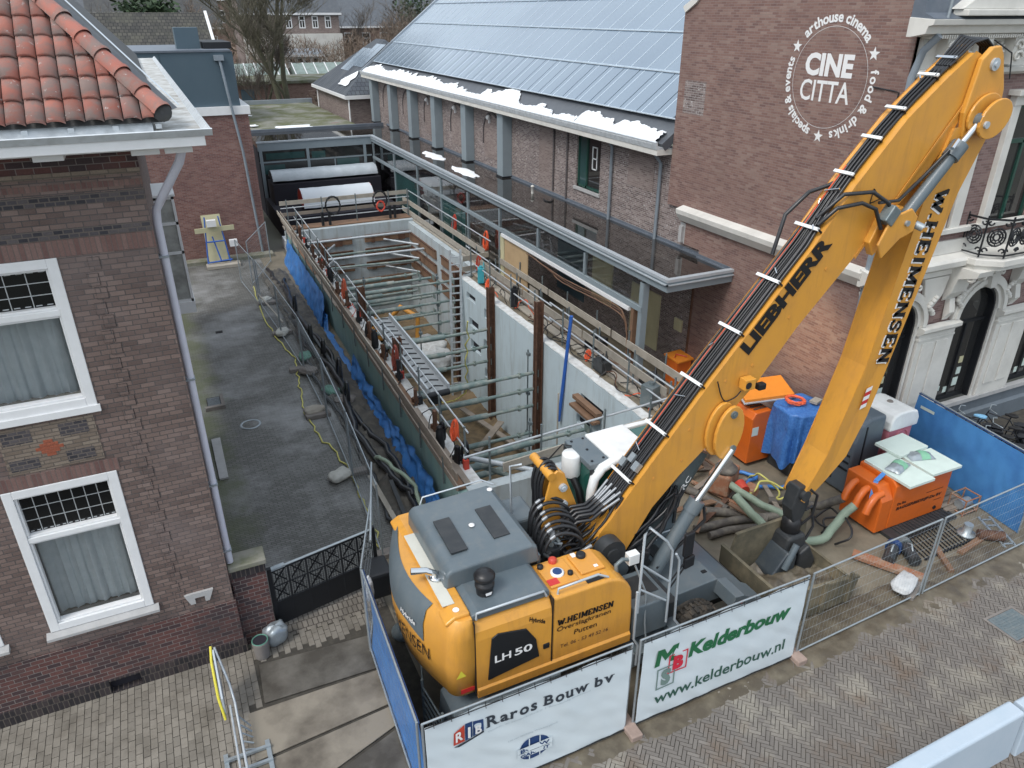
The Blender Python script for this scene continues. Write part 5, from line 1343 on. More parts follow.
b = MB(); b.box(10.75, 13.1, 0.02, 12.0, 27.0, 1.08); tag(b.build('soil_bank', mud), kind='structure')
gr = thing('guard_rail', 'twin tube guard rail along the right edge of the pit down to the excavator', 'guard rail', (10.8, 20, 1.2))
for z in (2.28, 1.75):
    for a, c in ((13.1, 20.3), (20.0, 27.6)):
        b = MB(); b.tube([(10.85 - .3 * (z > 2) * 0, a, z), (10.95, c, z)], .026, 6); b.build('rail', white_tube, gr)
for y in (13.6, 15.5, 17.4, 19.3, 21.3, 23.2, 25.1, 27.0):
    b = MB(); b.tube([(10.9, y, 1.1), (10.9, y, 2.4)], .03, 6); b.build('post', galv_dark, gr)
    b = MB(); b.tube([(11.28, y + .3, 1.1), (11.28, y + .3, 2.3)], .03, 6); b.build('post', galv_dark, gr)
    b = MB(); b.tube([(12.23, y + .1, .1), (12.23, y + .1, 2.1)], .03, 6); b.build('post', galv_dark, gr)
g2 = thing('guard_rail', 'guard rail with boards round the rear right part of the pit', 'guard rail', (11.5, 32, 1.2))
for y in (28, 29.6, 31.2, 32.8, 34.4, 36.0, 37.6): b = MB(); b.tube([(11.75, y, 1.1), (11.75, y, 2.5)], .03, 6); b.build('post', galv_dark, g2)
for z in (2.4,): b = MB(); b.tube([(11.95, 27.4, z), (11.95, 38.2, z)], .026, 6); b.build('rail', white_tube, g2)
for i, (z, x) in enumerate(((1.95, 11.72), (1.45, 11.68))):
    b = MB(); b.bar((x, 27.5, z), (x, 38.5, z), .04, .24); b.build('board', timber_lt, g2)
b = MB(); b.box(11.6, 27.3, 1.2, 12.1, 37.8, 1.25); b.build('plank', timber_lt, g2)
b = MB(); b.bar((10.6, 27.15, 1.9), (11.8, 27.3, 1.9), .04, .22); b.bar((10.6, 27.2, 1.45), (11.8, 27.3, 1.45), .04, .2); tag(b.build('corner_board', timber_lt), 'short boards closing the rail corner above the ladder', 'board')
# rear guard
g3 = thing('guard_rail', 'rear guard rail of planks and tubes across the far end of the pit', 'guard rail', (8.5, 37.2, 1.2))
for z, m, h in ((2.5, timber_lt, .2), (1.95, timber, .16)): b = MB(); b.bar((5.2, 37.5, z), (11.7, 37.5, z), .04, h); b.build('board', m, g3)
for z in (2.3, 1.7): b = MB(); b.tube([(5.2, 37.3, z), (11.7, 37.3, z)], .026, 6); b.build('rail', white_tube, g3)
for x in (5.5, 7.2, 8.9, 10.6, 11.6): b = MB(); b.tube([(x, 37.3, 1.2), (x, 37.3, 2.7)], .03, 6); b.build('post', galv_dark, g3)
b = MB(); b.box(5.4, 36.9, 1.29, 11.6, 37.7, 1.34); b.build('plank', timber_br, g3)
for i, (x) in enumerate((7.1, 7.45, 10.55, 10.8)):
    b = MB(); b.cyl((x, 37.0, 1.3), (x, 37.0, 2.0), .07, 8); tag(b.build('jack', iron), 'black jack on the rear pit wall, %s from the left' % ['first', 'second', 'third', 'fourth'][i], 'jack', 'jacks on the rear wall')
coil((7.7, 37.15, 2.25), .36, iron, 'dark hose hoop on the rear guard rail, left of the red one', 3, 'y')
coil((10.1, 37.15, 2.3), .36, iron, 'dark hose hoop above the red float on the rear guard rail', 3, 'y')
coil((10.1, 37.05, 2.0), .2, red_m, 'red hose bundle under the right hoop on the rear rail', 4, 'y', .03)
coil((11.95, 31.6, 2.2), .3, red_m, 'red hose bundle hung on the rear right rail', 5)
coil((12.0, 28.1, 2.25), .34, hi_orange, 'orange red hose bundle hung on the rail near the corridor glass', 5)
coil((11.2, 27.0, 1.7), .26, red_m, 'red hose bundle just below the rail corner by the ladder', 4)
coil((10.9, 25.4, 1.35), .15, hi_orange, 'small orange float hanging from the right rail', 4)
coil((11.0, 17.9, 1.35), .14, hi_orange, 'small orange float on the white wall top by the blue pole', 4)
for y0, z0 in ((21.5, 1.25), (19.8, 1.3), (17.2, 1.3)):
    b = MB(); b.tube(wiggle([(10.8, y0, z0), (11.0, y0 - .8, z0 + .05), (10.7, y0 - 1.6, z0), (10.9, y0 - 2.6, z0 + .1)], .1, 6, y0), .018, 5); tag(b.build('cable', black_rubber), 'thin black cable trailing on the right wall top near y%d' % 0 if False else 'thin black cable trailing on the right pit wall top, %s' % {21.5: 'rear one', 19.8: 'middle one', 17.2: 'front one'}[y0], 'cable')
b = MB(); b.cyl((10.3, 18.3, -1.0), (10.45, 18.0, 2.7), .055, 8); tag(b.build('blue_pole', blue_paint), 'blue pole leaning against the right pit wall', 'pole')
b = MB(); b.cyl((9.7, 17.3, -1.5), (9.7, 17.3, .6), .03, 6); tag(b.build('thin_pipe', timber_lt), 'thin pale pipe beside the blue pole in the pit', 'pipe')
b = MB(); b.bar((10.28, 15.9, .40), (10.28, 17.3, .40), .2, .12); b.bar((10.2, 15.9, .15), (10.2, 17.3, .15), .25, .08); tag(b.build('timber_waler', timber_br), 'pair of brown timber walers on the white wall near the excavator', 'beam')
# front closing rail
g4 = thing('guard_rail', 'front guard rail with long plank just behind the excavator cab', 'guard rail', (7.8, 13, 1.2))
b = MB(); b.tube([(4.95, 13.0, 2.05), (10.5, 13.15, 2.22)], .028, 6); b.build('rail', white_tube, g4)
b = MB(); b.bar((5.9, 12.98, 1.55), (10.9, 13.1, 1.78), .04, .24); b.build('board', timber_lt, g4)
b = MB(); b.bar((5.9, 12.95, 1.0), (8.0, 13.0, 1.15), .04, .22); b.build('board', timber_lt, g4)
for x in (5.6, 6.9, 8.6, 9.9): b = MB(); b.tube([(x, 13.05, .6), (x, 13.05, 2.4)], .028, 6); b.build('post', galv_dark, g4)
# blue tarp on the outer face of the left wall
bt = MB()
def tarp_fn(u, v):
    y = 12.9 + 20.6 * u
    lo = .80 + .45 * noise.noise(V((y * .25, 1, 0))) + .15 * math.sin(y * .9)
    if 22.5 < y < 26.6: lo = -.02
    top = lo + .0 if lo < .1 else lo
    z = .02 + max(.03, .75 * lo) * (1 - v)
    x = skew(y) - .03 - .20 * v ** 1.5 - .10 * (1 + noise.noise(V((y * 2.1, v * 3, 0)))) - .04 * (1 + noise.noise(V((y * 7, v * 7 + y, 3))))
    return (x, y, z)
bt.grid(tarp_fn, 320, 16); tag(bt.build('blue_sheet', blue_tarp), 'crumpled bright blue sheet draped along the foot of the green wall', 'sheet')
bt = MB()
def tarp2(u, v):
    y = 26.9 + 8.8 * u; z = .05 + 1.18 * (1 - v)
    return (skew(y) - .05 - .25 * v - .07 * (1 + noise.noise(V((y * 2.1, v * 3, 0)))) - .03 * (1 + noise.noise(V((y * 7, v * 6 + y, 3)))), y, z)
bt.grid(tarp2, 150, 16); tag(bt.build('blue_sheet', blue_tarp), 'blue sheet hung from the top boards over the rear outer pit wall', 'sheet')
# things in the pit
eg = thing('mini_digger', 'yellow mini digger working deep in the rear of the pit', 'digger', (7.6, 32, -3.2))
b = MB(); b.box(6.9, 31.4, -2.9, 8.3, 32.8, -2.2); b.build('body', orange_y2, eg, bevel=.08)
b = MB(); b.box(6.8, 31.3, -3.4, 7.1, 33, -2.95); b.build('track', black_rubber, eg)
b = MB(); b.box(8.1, 31.3, -3.4, 8.4, 33, -2.95); b.build('track', black_rubber, eg)
b = MB(); b.tube([(8.2, 31.8, -2.5), (9.0, 31.0, -1.2), (9.6, 30.4, -1.6)], .12, 6); b.tube([(9.6, 30.4, -1.6), (9.4, 30.1, -2.8)], .1, 6); b.build('arm', orange_y2, eg)
b = MB(); b.box(7.1, 31.6, -2.2, 7.9, 32.4, -1.5); b.build('canopy', iron, eg, bevel=.05)
for i, (x, y, w_, h_, m, l) in enumerate(((9.4, 30, 1.2, 1.0, conc_top, 'pale rubble heap on the pit floor'), (9.8, 28.6, .7, .8, conc_top, 'round pale stone beside the rubble heap'),)):
    sack('rubble', l, (x, y, -3.3), (w_, h_, .7), .3, m, i + 5, 'rubble')
b = MB(); b.tube(wiggle([(8.9, 22.5, 1.2), (9.1, 23.2, -.6), (9.3, 24, -2.4), (8.9, 25, -3.2), (8.3, 25.5, -3.3)], .15, 6), .025, 5); tag(b.build('yellow_hose', hose_yel), 'yellow hose dangling between the struts into the pit', 'hose')
b = MB(); b.bar((8.6, 21.2, -3.35), (10.2, 22.6, -3.2), .25, .05); b.bar((9.3, 24.4, -3.3), (10.1, 20.6, -3.3), .22, .05); tag(b.build('planks_on_sand', timber), 'weathered planks lying on the sand of the pit floor', 'plank')
for i, (p, q) in enumerate((((5.6, 14.6, -.8), (7.6, 13.9, .2)), ((6.1, 15.2, .3), (8.6, 14.2, -.9)), ((5.5, 15.5, .6), (7.0, 13.6, .8)))):
    b = MB(); b.tube([p, q], .07, 8); tag(b.build('loose_tube', strut_m if i != 2 else white_tube), 'loose steel tube lying across the near end of the pit, %s' % ['longest', 'crossing one', 'palest'][i], 'tube')
for i in range(9):
    x = rnd(5.6, 7.4)
b = MB()
for (x0, y0, x1, y1) in ((5.3, 13.6, 5.5, 20), ): pass

# yard side clutter between fence and wall
for i, (pts, r, m, l) in enumerate((
    ([(3.9, 35, .1), (4.1, 30, .2), (3.7, 26, .15), (4.1, 22, .3), (3.8, 18, .2), (4.2, 14.5, .3)], .09, hose_dk, 'thick black suction hose snaking between fence and blue sheet'),
    ([(4.3, 33, .2), (4.0, 28, .25), (4.3, 24, .3), (4.0, 20, .15), (4.3, 16, .3), (4.0, 13.5, .2)], .07, hose_dk, 'second black hose lying close to the blue sheet'),
    ([(3.6, 31, .1), (3.8, 27, .1), (3.5, 23, .12), (3.7, 18, .12), (3.5, 14.5, .1), (3.4, 12.8, .1)], .05, M('hose_anthracite', (.045, .05, .055), .5, dirt=.3), 'slim dark hose running along the fence feet'),
    ([(3.95, 16.8, .1), (3.7, 15.6, .9), (4.2, 14.4, .7), (4.1, 13.4, .2)], .05, hose_green, 'pale green hose arching up beside the green wall'),
    ([(3.0, 33, .03), (2.85, 28, .03), (3.15, 24.5, .03), (2.9, 22, .03), (2.75, 19.7, .03), (3.1, 17.3, .03), (3.15, 15, .03), (2.95, 13, .03)], .022, hose_yel, 'thin yellow hose wandering over the yard along the fence'))):
    b = MB(); b.tube(wiggle(pts, .12, 10, i), r, 7); tag(b.build('hose', m), l, 'hose')
for i, (x, y, r_) in enumerate(((4.0, 28.6, .45), (3.95, 25.4, .4), (4.15, 21.9, .5), (4.0, 20.3, .42), (4.1, 24.0, .35))):
    coil((x, y, .35), r_, hose_dk, 'black hose loop standing in the clutter by the fence, %s' % ordn[[4, 3, 1, 0, 2][i]].replace('excavator', 'gate'), 2, 'x', .045, 'hose', 'hose_loop')
for i, (x, y, m, l) in enumerate(((3.55, 24.3, bag_green, 'green cloth bag on the fence foot, rear one'), (3.75, 21.3, bag_green, 'green cloth bag among the hoses, front one'), (3.4, 23.1, block, 'grey bag beside the rear green bag'), (4.0, 20.5, block, 'grey sandbag in the hoses below the front green bag'), (3.0, 20.25, timber_lt, 'sandy bag on the fence foot beside the yellow hose'), (2.85, 16.45, bagm, 'white grey sandbag lying alone on the dark yard'), (3.15, 30.7, bagm, 'white bag on the rearmost fence foot'), (3.2, 26.9, bagm, 'pale bag near the middle fence foot'))):
    sack('sandbag', l, (x, y, .02), (.22, .32, .22), .4 * i, m, i)
def fence_foot(x, y, lab, m=block, rz=0):
    b = MB(); b.obox((x, y, .07), (.24, .72, .13), rz); return tag(b.build('fence_block', m, bevel=.02), lab, 'fence foot', 'concrete fence feet')
for i, y in enumerate((13.0, 16.5, 20.0, 23.5, 27.0, 30.5)):
    fence_foot(3.2 - (.15 if i == 2 else 0), y, 'concrete fence foot at the yard side of the pit, %s' % ordn[i].replace('excavator', 'gate'), rz=PI / 2)
for i, (p, q, w_) in enumerate((((3.6, 12.9, .1), (3.5, 15.9, .25), .12), ((3.75, 13.0, .1), (3.9, 15.4, .3), .1), ((3.9, 20.5, .2), (3.75, 27.0, .5), .1), ((4.2, 22.0, .3), (4.0, 29.5, .3), .09), ((2.9, 30.6, .5), (3.3, 27.2, .4), .06))):
    board('loose_plank', p, q, w_, .04, timber_lt if i in (0, 4) else m_dark, 'loose plank in the strip beside the fence, %s' % ['pale near one', 'dark near one', 'dark middle one', 'dark rear one', 'pale short rear one'][i], 'loose planks by the fence')
# dense dark clutter ground between fence and wall
b = MB(); b.grid(lambda u, v: (3.55 + 1.1 * u, 12.6 + 22 * v, .05 + .22 * max(0, noise.fractal(V((u * 4, v * 60, 4)), 1, 2, 5)) + .08 * math.sin(PI * u)), 16, 260); tag(b.build('muddy_verge', M('verge_mud', (.075, .07, .062), .8, dirt=.8, dcol=(.15, .135, .11), dscale=3, bmp=.6, bscale=14)), kind='structure')

# pit_clutter: hangers between the struts, loose gear on both wall tops
random.seed(44)
for i, (x, y, z0, z1) in enumerate(((10.0, 19.85, -2.3, .9), (6.9, 19.85, -2.4, .5), (7.6, 23.75, -2.0, .6), (9.6, 27.45, -1.4, 1.3), (6.6, 27.45, -1.5, 1.6), (8.4, 16.5, -2.0, .4))):
    b = MB(); b.tube([(x, y + .12, z0), (x, y + .12, z1)], .026, 6)
    for z in (z0 + .1, (z0 + z1) / 2, z1 - .15): b.box(x - .05, y + .02, z - .05, x + .05, y + .16, z + .05)
    tag(b.build('hanger_tube', galv_dark), 'upright grey hanger tube clamped to the pit struts, %s' % ['right, tall near row', 'left, tall near row', 'middle row', 'right, ladder row', 'left, ladder row', 'front row'][i], 'tube', 'hanger tubes')
for i, (y, z) in enumerate(((35.9, .85), (35.7, .15), (35.8, -.55), (34.9, -.2), (34.0, .5))):
    b = MB(); b.tube([(5.8, y, z), (11.2, y + rnd(-.3, .3), z + rnd(-.1, .1))], .06, 8); tag(b.build('long_tube', strut_m if i % 2 else white_tube), 'long weathered tube lying in front of the timber lagging, %s' % ['topmost', 'second', 'third', 'fourth', 'fifth'][i], 'tube', 'long rear tubes')
for i in range(14):
    y = 14.0 + i * 1.62
    b = MB(); b.obox((LX_(y, .38), y, 1.5), (.09, .12, .5 + .3 * (i % 2)), rnd(-.3, .3), rnd(-.15, .15)); b.obox((LX_(y, .42), y + .1, 1.36), (.16, .2, .12), rnd(0, 1)); b.build('clamp', rust if i % 3 else iron, gl)
for i in range(16):
    y = 14.2 + i * 1.45
    b = MB(); b.tube(wiggle([(LX_(y, .3), y, 1.3), (LX_(y, .5), y + .4, 1.55 + rnd(0, .4)), (LX_(y, .35), y + .9, 1.3)], .15, 5, i), .014, 5); b.build('cable', random.choice([black_rubber, red_m, iron, rust]), gl)
for i in range(18):
    y = 13.6 + i * .75
    b = MB(); b.tube(wiggle([(rnd(10.7, 11.1), y, 1.22), (rnd(10.8, 11.2), y + .4, 1.3 + rnd(0, .5)), (rnd(10.7, 11.2), y + 1.0, 1.22)], .18, 6, i), .016, 5); b.build('cable', random.choice([black_rubber, iron, hose_dk, rust, hi_orange]), gr)
for i, (x, y, w1, d1, h1, m, l) in enumerate(((11.0, 17.0, .35, .5, .35, m_dark, 'dark pump housing on the right wall top, middle one'), (11.05, 14.6, .4, .4, .6, galv_dark, 'grey valve block at the near end of the right wall'), (11.75, 18.6, .5, .6, .3, iron, 'black crate between the two board rows by the corridor'), (10.95, 23.0, .22, .22, .7, iron, 'black bottle shaped pump beside the middle rusty column'), (10.9, 26.0, .25, .25, .6, cyan_m, 'turquoise can on the right wall top behind the middle column'), (11.8, 15.6, .6, .5, .25, m_dark, 'flat dark box on the boards near the orange cabinet'))):
    b = MB(); b.obox((x, y, 1.22 + h1 / 2), (w1, d1, h1), .3 * i); b.cyl((x, y, 1.22 + h1), (x, y, 1.3 + h1), .07, 10); b.tube([(x + .1, y, 1.25 + h1), (x + .2, y + .15, 1.4 + h1), (x + .3, y + .1, 1.25)], .02, 6); tag(b.build('site_gear', m, bevel=.03), l, 'gear')
for i in range(12):
    y = 13.9 + i * 1.15
    b = MB(); b.bar((rnd(11.3, 12.0), y, 1.13), (rnd(11.3, 12.1), y + rnd(.4, 1.6), 1.16 + rnd(0, .1)), rnd(.06, .2), .04); tag(b.build('scrap_timber', random.choice([timber, timber_br, rust, timber_lt])), 'scrap wood lying between the board rows right of the pit', 'timber', 'scrap wood right of the pit')
for i, z in enumerate((2.66, 2.58, 2.5)):
    b = MB(); b.tube(wiggle([(12.16, 24.5 - i, z), (12.1, 21.5, z - .08), (12.12, 19.0, z + .03), (12.15, 17.75, z - .1), (12.2, 17.55, 1.4), (12.1, 17.4, .4)], .04, 6, i), .018, 5); tag(b.build('cable', rust if i == 1 else timber_br), 'cable hung under the white beam of the corridor, %s' % ['upper', 'middle', 'lower'][i], 'cable', 'cables under the white beam')

# outer rail board row
for i, (a, c) in enumerate(seg):
    board('rail_board', (LX_(a, -.14), a, 1.98 + .03 * (i % 2)), (LX_(c, -.14), c + .2, 1.96), .035, .17, timber_lt if i % 2 else timber, 'upper outer rail board on the left pit wall, %s' % ordn[i], 'left walkway boards')
# ================================================================== material handler (excavator)
EO = V((5.6, 8.98, 0))
class EB(MB):
    def add(s, vs, fs):
        return MB.add(s, [(v[0] + EO[0], v[1] + EO[1], v[2] + EO[2]) for v in vs], fs)
ex = thing('wheeled_excavator', 'huge yellow and grey wheeled excavator with raised boom beside the pit', 'excavator', tuple(EO))
grab_m = M('grab_steel', (.05, .065, .08), .45, .2, dirt=.5, dcol=(.10, .11, .11), dscale=4)
def part(name, m, fn, parent=ex, **kw):
    b = EB(); fn(b); return b.build(name, m, parent, **kw)
# counterweight: rounded in plan, tapering underneath
def rrpoly(x0, x1, y0, y1, bulge, rc, n=8):
    """plan outline, rear (-x) side bulging out"""
    pts = []
    pts.append((x1, y0)); 
    for i in range(n + 1):
        a = -PI / 2 - (PI / 2) * i / n
        pts.append((x0 + rc + rc * math.cos(a), y0 + rc + rc * math.sin(a)))
    for i in range(1, n):
        t = i / n; pts.append((x0 - bulge * math.sin(PI * t), y0 + rc + (y1 - y0 - 2 * rc) * t))
    for i in range(n + 1):
        a = PI - (PI / 2) * i / n
        pts.append((x0 + rc + rc * math.cos(a), y1 - rc + rc * math.sin(a)))
    pts.append((x1, y1)); return pts
cwt = EB(); 
levels = [(1.42, -2.96, -1.36, 1.36, .22), (1.50, -3.05, -1.44, 1.44, .28), (2.1, -3.10, -1.48, 1.48, .32), (2.6, -3.08, -1.48, 1.48, .32), (2.84, -3.03, -1.46, 1.46, .30), (2.93, -2.95, -1.40, 1.40, .27)]
polys = [rrpoly(x0, -2.665, y0, y1, bl, .22) for z, x0, y0, y1, bl in levels]
n = len(polys[0]); vs = []
for (z, *_r), pl in zip(levels, polys): vs += [(x, y, z) for x, y in pl]
fs = [(i * n + j, i * n + (j + 1) % n, (i + 1) * n + (j + 1) % n, (i + 1) * n + j) for i in range(len(levels) - 1) for j in range(n)]
cwt.smooth = True; cwt.add(vs, fs); cwt.smooth = False
cwt.add(vs[-n:], [tuple(range(n))]); cwt.add(vs[:n], [tuple(reversed(range(n)))])
cw_o = cwt.build('counterweight', orange_y, ex)
# blue-grey inlay on the rear face
def inlay(b):
    vs = []; N_ = 14
    for k in range(N_ + 1):
        t = k / N_
        yy = 1.24 - 2.10 * t
        s_ = math.sin(PI * min(1, max(0, (1.26 - yy) / 2.52)))
        zb = 2.36 if t > .1 else 2.55 - 1.9 * t
        if t > .8: zb = 2.36 - (t - .8) * .5
        k = (zb - 2.1) / .5
        vs += [(-3.10 + .02 * k - .32 * s_ - .013, yy, zb), (-3.085 - .32 * s_ - .013, yy, 2.6), (-3.03 - .30 * s_ - .014, yy, 2.845), (-2.94 - .27 * s_ - .006, yy, 2.942)]
    b.smooth = True; b.add(vs, [(4 * i + j, 4 * i + 4 + j, 4 * i + 5 + j, 4 * i + 1 + j) for i in range(N_) for j in range(3)])
part('rear_cover', m_grey, inlay)
def rearletters(b):
    def fn(x, y):
        yy = .62 - x; t = (1.26 - yy) / 2.52
        return (-3.10 - .32 * math.sin(PI * min(1, max(0, t))) - .02, yy, 1.98 + y)
    fit_text(b, 'W.HEIMENSEN', fn, 1.62, .24, size=1, bold=.0)
part('decal', decal_black, rearletters)
def rl2(b):
    def fn(x, y):
        yy = -.30 - x; t = (1.26 - yy) / 2.52
        return (-3.10 - .32 * math.sin(PI * min(1, max(0, t))) - .030, yy, 2.44 + y)
    fit_text(b, 'Hybride', fn, .42, .13, size=1, bold=.02, shear=.3)
part('decal', decal_white, rl2)
def warn(b): b.add([(-2.98, -1.492, 1.95), (-2.82, -1.492, 1.95), (-2.90, -1.492, 2.09)], [(0, 1, 2)])
part('warning_sign', yel_m, warn)
part('reflector', decal_red, lambda b: b.box(-2.9, -1.455, 1.56, -2.68, -1.446, 1.64))
# engine side body
sb = EB()
prof = [(-1.48, 1.46), (-1.48, 2.55), (-1.46, 2.70), (-1.40, 2.80), (-1.30, 2.86), (-1.2, 2.88), (-1.2, 1.46)]
sb.prism(prof, 'x', -2.66, -1.375)
sb.build('engine_door', orange_y, ex, bevel=.02, seg=3)
fr_ = EB()
# front right orange housing with rounded front edge
op = [(-1.36, 1.46), (-1.36, 2.86)]
fp = [(-1.365, 1.50), (-1.365, 2.86), (-.42, 2.86)] + [(-.42 + .52 * math.sin(a * PI / 16), 2.34 + .52 * math.cos(a * PI / 16)) for a in range(1, 8)] + [(.12, 2.05), (.13, 1.42), (-.2, 1.36), (-1.0, 1.42)]
fr_.prism(fp, 'y', -1.475, -.62); fr_.build('tank_housing', orange_y, ex, bevel=.05, seg=4)
part('lower_trim', orange_y, lambda b: (b.prism([(-1.50, 1.40), (-1.51, 1.56), (-1.47, 1.60), (-1.44, 1.40)], 'x', -2.64, .10)))
part('seam', iron, lambda b: b.box(-2.668, -1.484, 1.45, -2.655, -1.38, 2.90)); part('seam', iron, lambda b: b.box(-1.378, -1.484, 1.45, -1.362, -1.38, 2.88))
# LH 50 plate
def plate_fn(b):
    pl = [(-2.47, 1.70), (-1.60, 1.82), (-1.66, 2.2), (-1.83, 2.48), (-2.3, 2.58), (-2.40, 2.52)]
    b.prism(pl, 'y', -1.505, -1.478)
part('number_plate', iron, plate_fn, bevel=.01)
part('decal', decal_white, lambda b: fit_text(b, 'LH', lambda x, y: (-2.36 + x, -1.509, 2.02 + y), .27, .145, size=1, bold=.02))
part('decal', decal_white, lambda b: fit_text(b, '50', lambda x, y: (-2.03 + x, -1.509, 2.02 + y), .30, .145, size=1, bold=.02))
part('decal', decal_black, lambda b: put_text(b, 'Hybride', lambda x, y: (-1.78 + x * .62 + y * .1, -1.484, 2.60 + y * .85 - x * .36), size=.135, bold=.03))
for txt, zz, xx, s_, m_ in (('Overslagkranen', 2.14, -1.29, (.98, .12), decal_black), ('Putten', 1.99, -.98, (.42, .10), decal_black), ('Tel. 06 - 53 49 52 16', 1.80, -1.22, (.88, .075), rust)):
    part('decal', m_, lambda b, txt=txt, zz=zz, xx=xx, s_=s_: fit_text(b, txt, lambda x, y: (xx + x, -1.484, zz + y), s_[0], s_[1], size=1, bold=.004, shear=.08))
part('door_lock', iron, lambda b: b.box(-1.53, -1.50, 1.92, -1.42, -1.478, 2.02), bevel=.01)
# hoods
lowh = EB(); lowh.prism([(-2.66, 2.86), (-2.66, 2.96), (-2.55, 3.0), (-1.45, 3.0), (-1.38, 2.96), (-1.38, 2.86)], 'y', -1.38, 1.35); lowh.build('low_hood', m_grey, ex, bevel=.02)
hood = EB()
hood.prism([(-2.82, 2.95), (-2.80, 3.22), (-2.72, 3.30), (-1.35, 3.34), (-1.25, 3.28), (-1.2, 2.95)], 'y', -.72, 1.12); hood.build('engine_hood', m_grey, ex, bevel=.07, seg=4)
for x0, x1, y0, y1 in ((-2.58, -2.30, -.38, .50), (-1.83, -1.55, -.32, .52)):
    part('hood_grille', m_dark, lambda b, a=(x0, x1, y0, y1): (b.add([(a[0], a[2], 3.322), (a[1], a[2], 3.334), (a[1] + .02, a[3], 3.336), (a[0] + .02, a[3], 3.324), (a[0], a[2], 3.35), (a[1], a[2], 3.352), (a[1] + .02, a[3], 3.352), (a[0] + .02, a[3], 3.35)], [(4, 5, 6, 7), (0, 1, 5, 4), (1, 2, 6, 5), (2, 3, 7, 6), (3, 0, 4, 7)])))
for x, y in ((-2.02, .15), (-1.35, .95)): part('lifting_eye', decal_white, lambda b: b.lathe([(.05, 0), (.05, .012), (.02, .02)], (x, y, 3.34), 12))
part('rear_deck', orange_y, lambda b: b.prism([(-3.05, 2.9), (-2.9, 2.985), (-2.66, 2.99), (-2.66, 2.88), (-3.05, 2.85)], 'y', -1.32, 1.40), bevel=.03)
part('walk_strip', m_cream, lambda b: b.box(-2.99, -1.05, 2.99, -2.80, .78, 3.0))
part('warning_sign', decal_white, lambda b: b.lathe([(.05, 0), (.05, .004)], (-2.83, -1.18, 2.99), 12))
part('exhaust', chrome, lambda b: (b.tube([(-2.88, -.42, 3.0), (-2.88, -.42, 3.10), (-3.0, -.38, 3.16), (-3.22, -.32, 3.18)], .055, 12), b.lathe([(.10, 0), (.12, .03), (.09, .05)], (-2.86, -.42, 2.995), 14)))
part('exhaust_outlet', dark_void, lambda b: b.cyl((-3.222, -.32, 3.18), (-3.21, -.325, 3.18), .045))
def cap(b):
    b.lathe([(.13, 0), (.135, .12), (.15, .13), (.15, .19), (.11, .21), (.10, .25), (.16, .27), (.165, .33), (.12, .38), (.04, .40)], (-2.30, -1.02, 3.0), 20)
part('air_cleaner', black_rubber, cap)
part('decal', decal_white, lambda b: b.add([(-2.34 + .0, -1.172, 3.05), (-2.26, -1.17, 3.05), (-2.24, -1.168, 3.10), (-2.35, -1.17, 3.10)], [(0, 1, 2, 3)]))
def rail(b, pts, r=.018): b.tube(pts, r, 8)
part('handrail', steel_light, lambda b: rail(b, [(-2.6, -1.40, 2.9), (-2.6, -1.41, 3.02), (-1.5, -1.41, 3.02), (-1.45, -1.40, 2.9)], .02))
part('handrail', steel_light, lambda b: rail(b, [(-1.25, -1.40, 2.86), (-1.25, -1.41, 2.97), (-.55, -1.41, 2.99), (-.35, -1.40, 2.86)], .02))
part('handrail', steel_light, lambda b: rail(b, [(-2.65, 1.15, 3.02), (-2.5, 1.2, 3.36), (-1.4, 1.2, 3.4), (-1.2, 1.12, 3.3)], .015))
part('vent_slots', iron, lambda b: b.box(-.72, -1.40, 2.862, -.42, -1.28, 2.868))
# yellow tank top details
part('tank_lid', orange_y2, lambda b: b.box(-1.30, -1.28, 2.86, -.80, -.72, 2.90), bevel=.02)
part('tank_lid', orange_y2, lambda b: b.box(-.72, -1.20, 2.86, -.28, -.70, 2.90), bevel=.02)
part('filler_cap', decal_white, lambda b: b.lathe([(.11, 0), (.11, .03), (.08, .035)], (-1.06, -1.02, 2.90), 16))
part('filler_cap', txt_navy, lambda b: b.lathe([(.075, 0), (.075, .01)], (-1.06, -1.02, 2.935), 16))
part('filler_cap', red_m, lambda b: b.lathe([(.07, 0), (.07, .08), (.04, .1)], (-1.0, -.75, 2.88), 12))
part('filler_cap', iron, lambda b: b.lathe([(.08, 0), (.08, .05), (.06, .06)], (-.52, -.82, 2.90), 14))
part('filler_cap', iron, lambda b: b.lathe([(.045, 0), (.045, .05), (.02, .06)], (-.88, -1.12, 2.90), 12))
part('filler_cap', iron, lambda b: b.lathe([(.05, 0), (.05, .05), (.02, .06)], (-1.25, -.8, 2.90), 12))
part('sticker', decal_red, lambda b: b.box(-1.30, -1.24, 2.901, -1.12, -1.10, 2.903))
part('sticker', decal_white, lambda b: (b.box(-.66, -.66 - .14, 2.901, -.60 + .02, -.70, 2.903)))
part('sticker', decal_white, lambda b: (b.box(-.45, -1.15, 2.901, -.38, -1.09, 2.903)))
# slewing deck and machinery well
part('slew_deck', m_dark, lambda b: b.box(-2.62, -1.36, 1.42, 1.15, 1.40, 1.75))
part('slew_ring', m_dark, lambda b: b.lathe([(.95, 1.0), (.95, 1.42)], (0, 0, 0), 28))
part('hydraulic_block', m_dark, lambda b: (b.box(-1.15, -.55, 1.75, -.35, .55, 2.45), b.box(-.95, -.3, 2.45, -.6, .3, 2.7)), bevel=.03)
part('inner_wall', m_grey, lambda b: b.box(-1.2, -.6, 1.75, -1.14, 1.25, 2.98))
part('fan_housing', m_grey, lambda b: b.box(-1.15, .62, 1.75, -.55, 1.35, 2.75), bevel=.05)
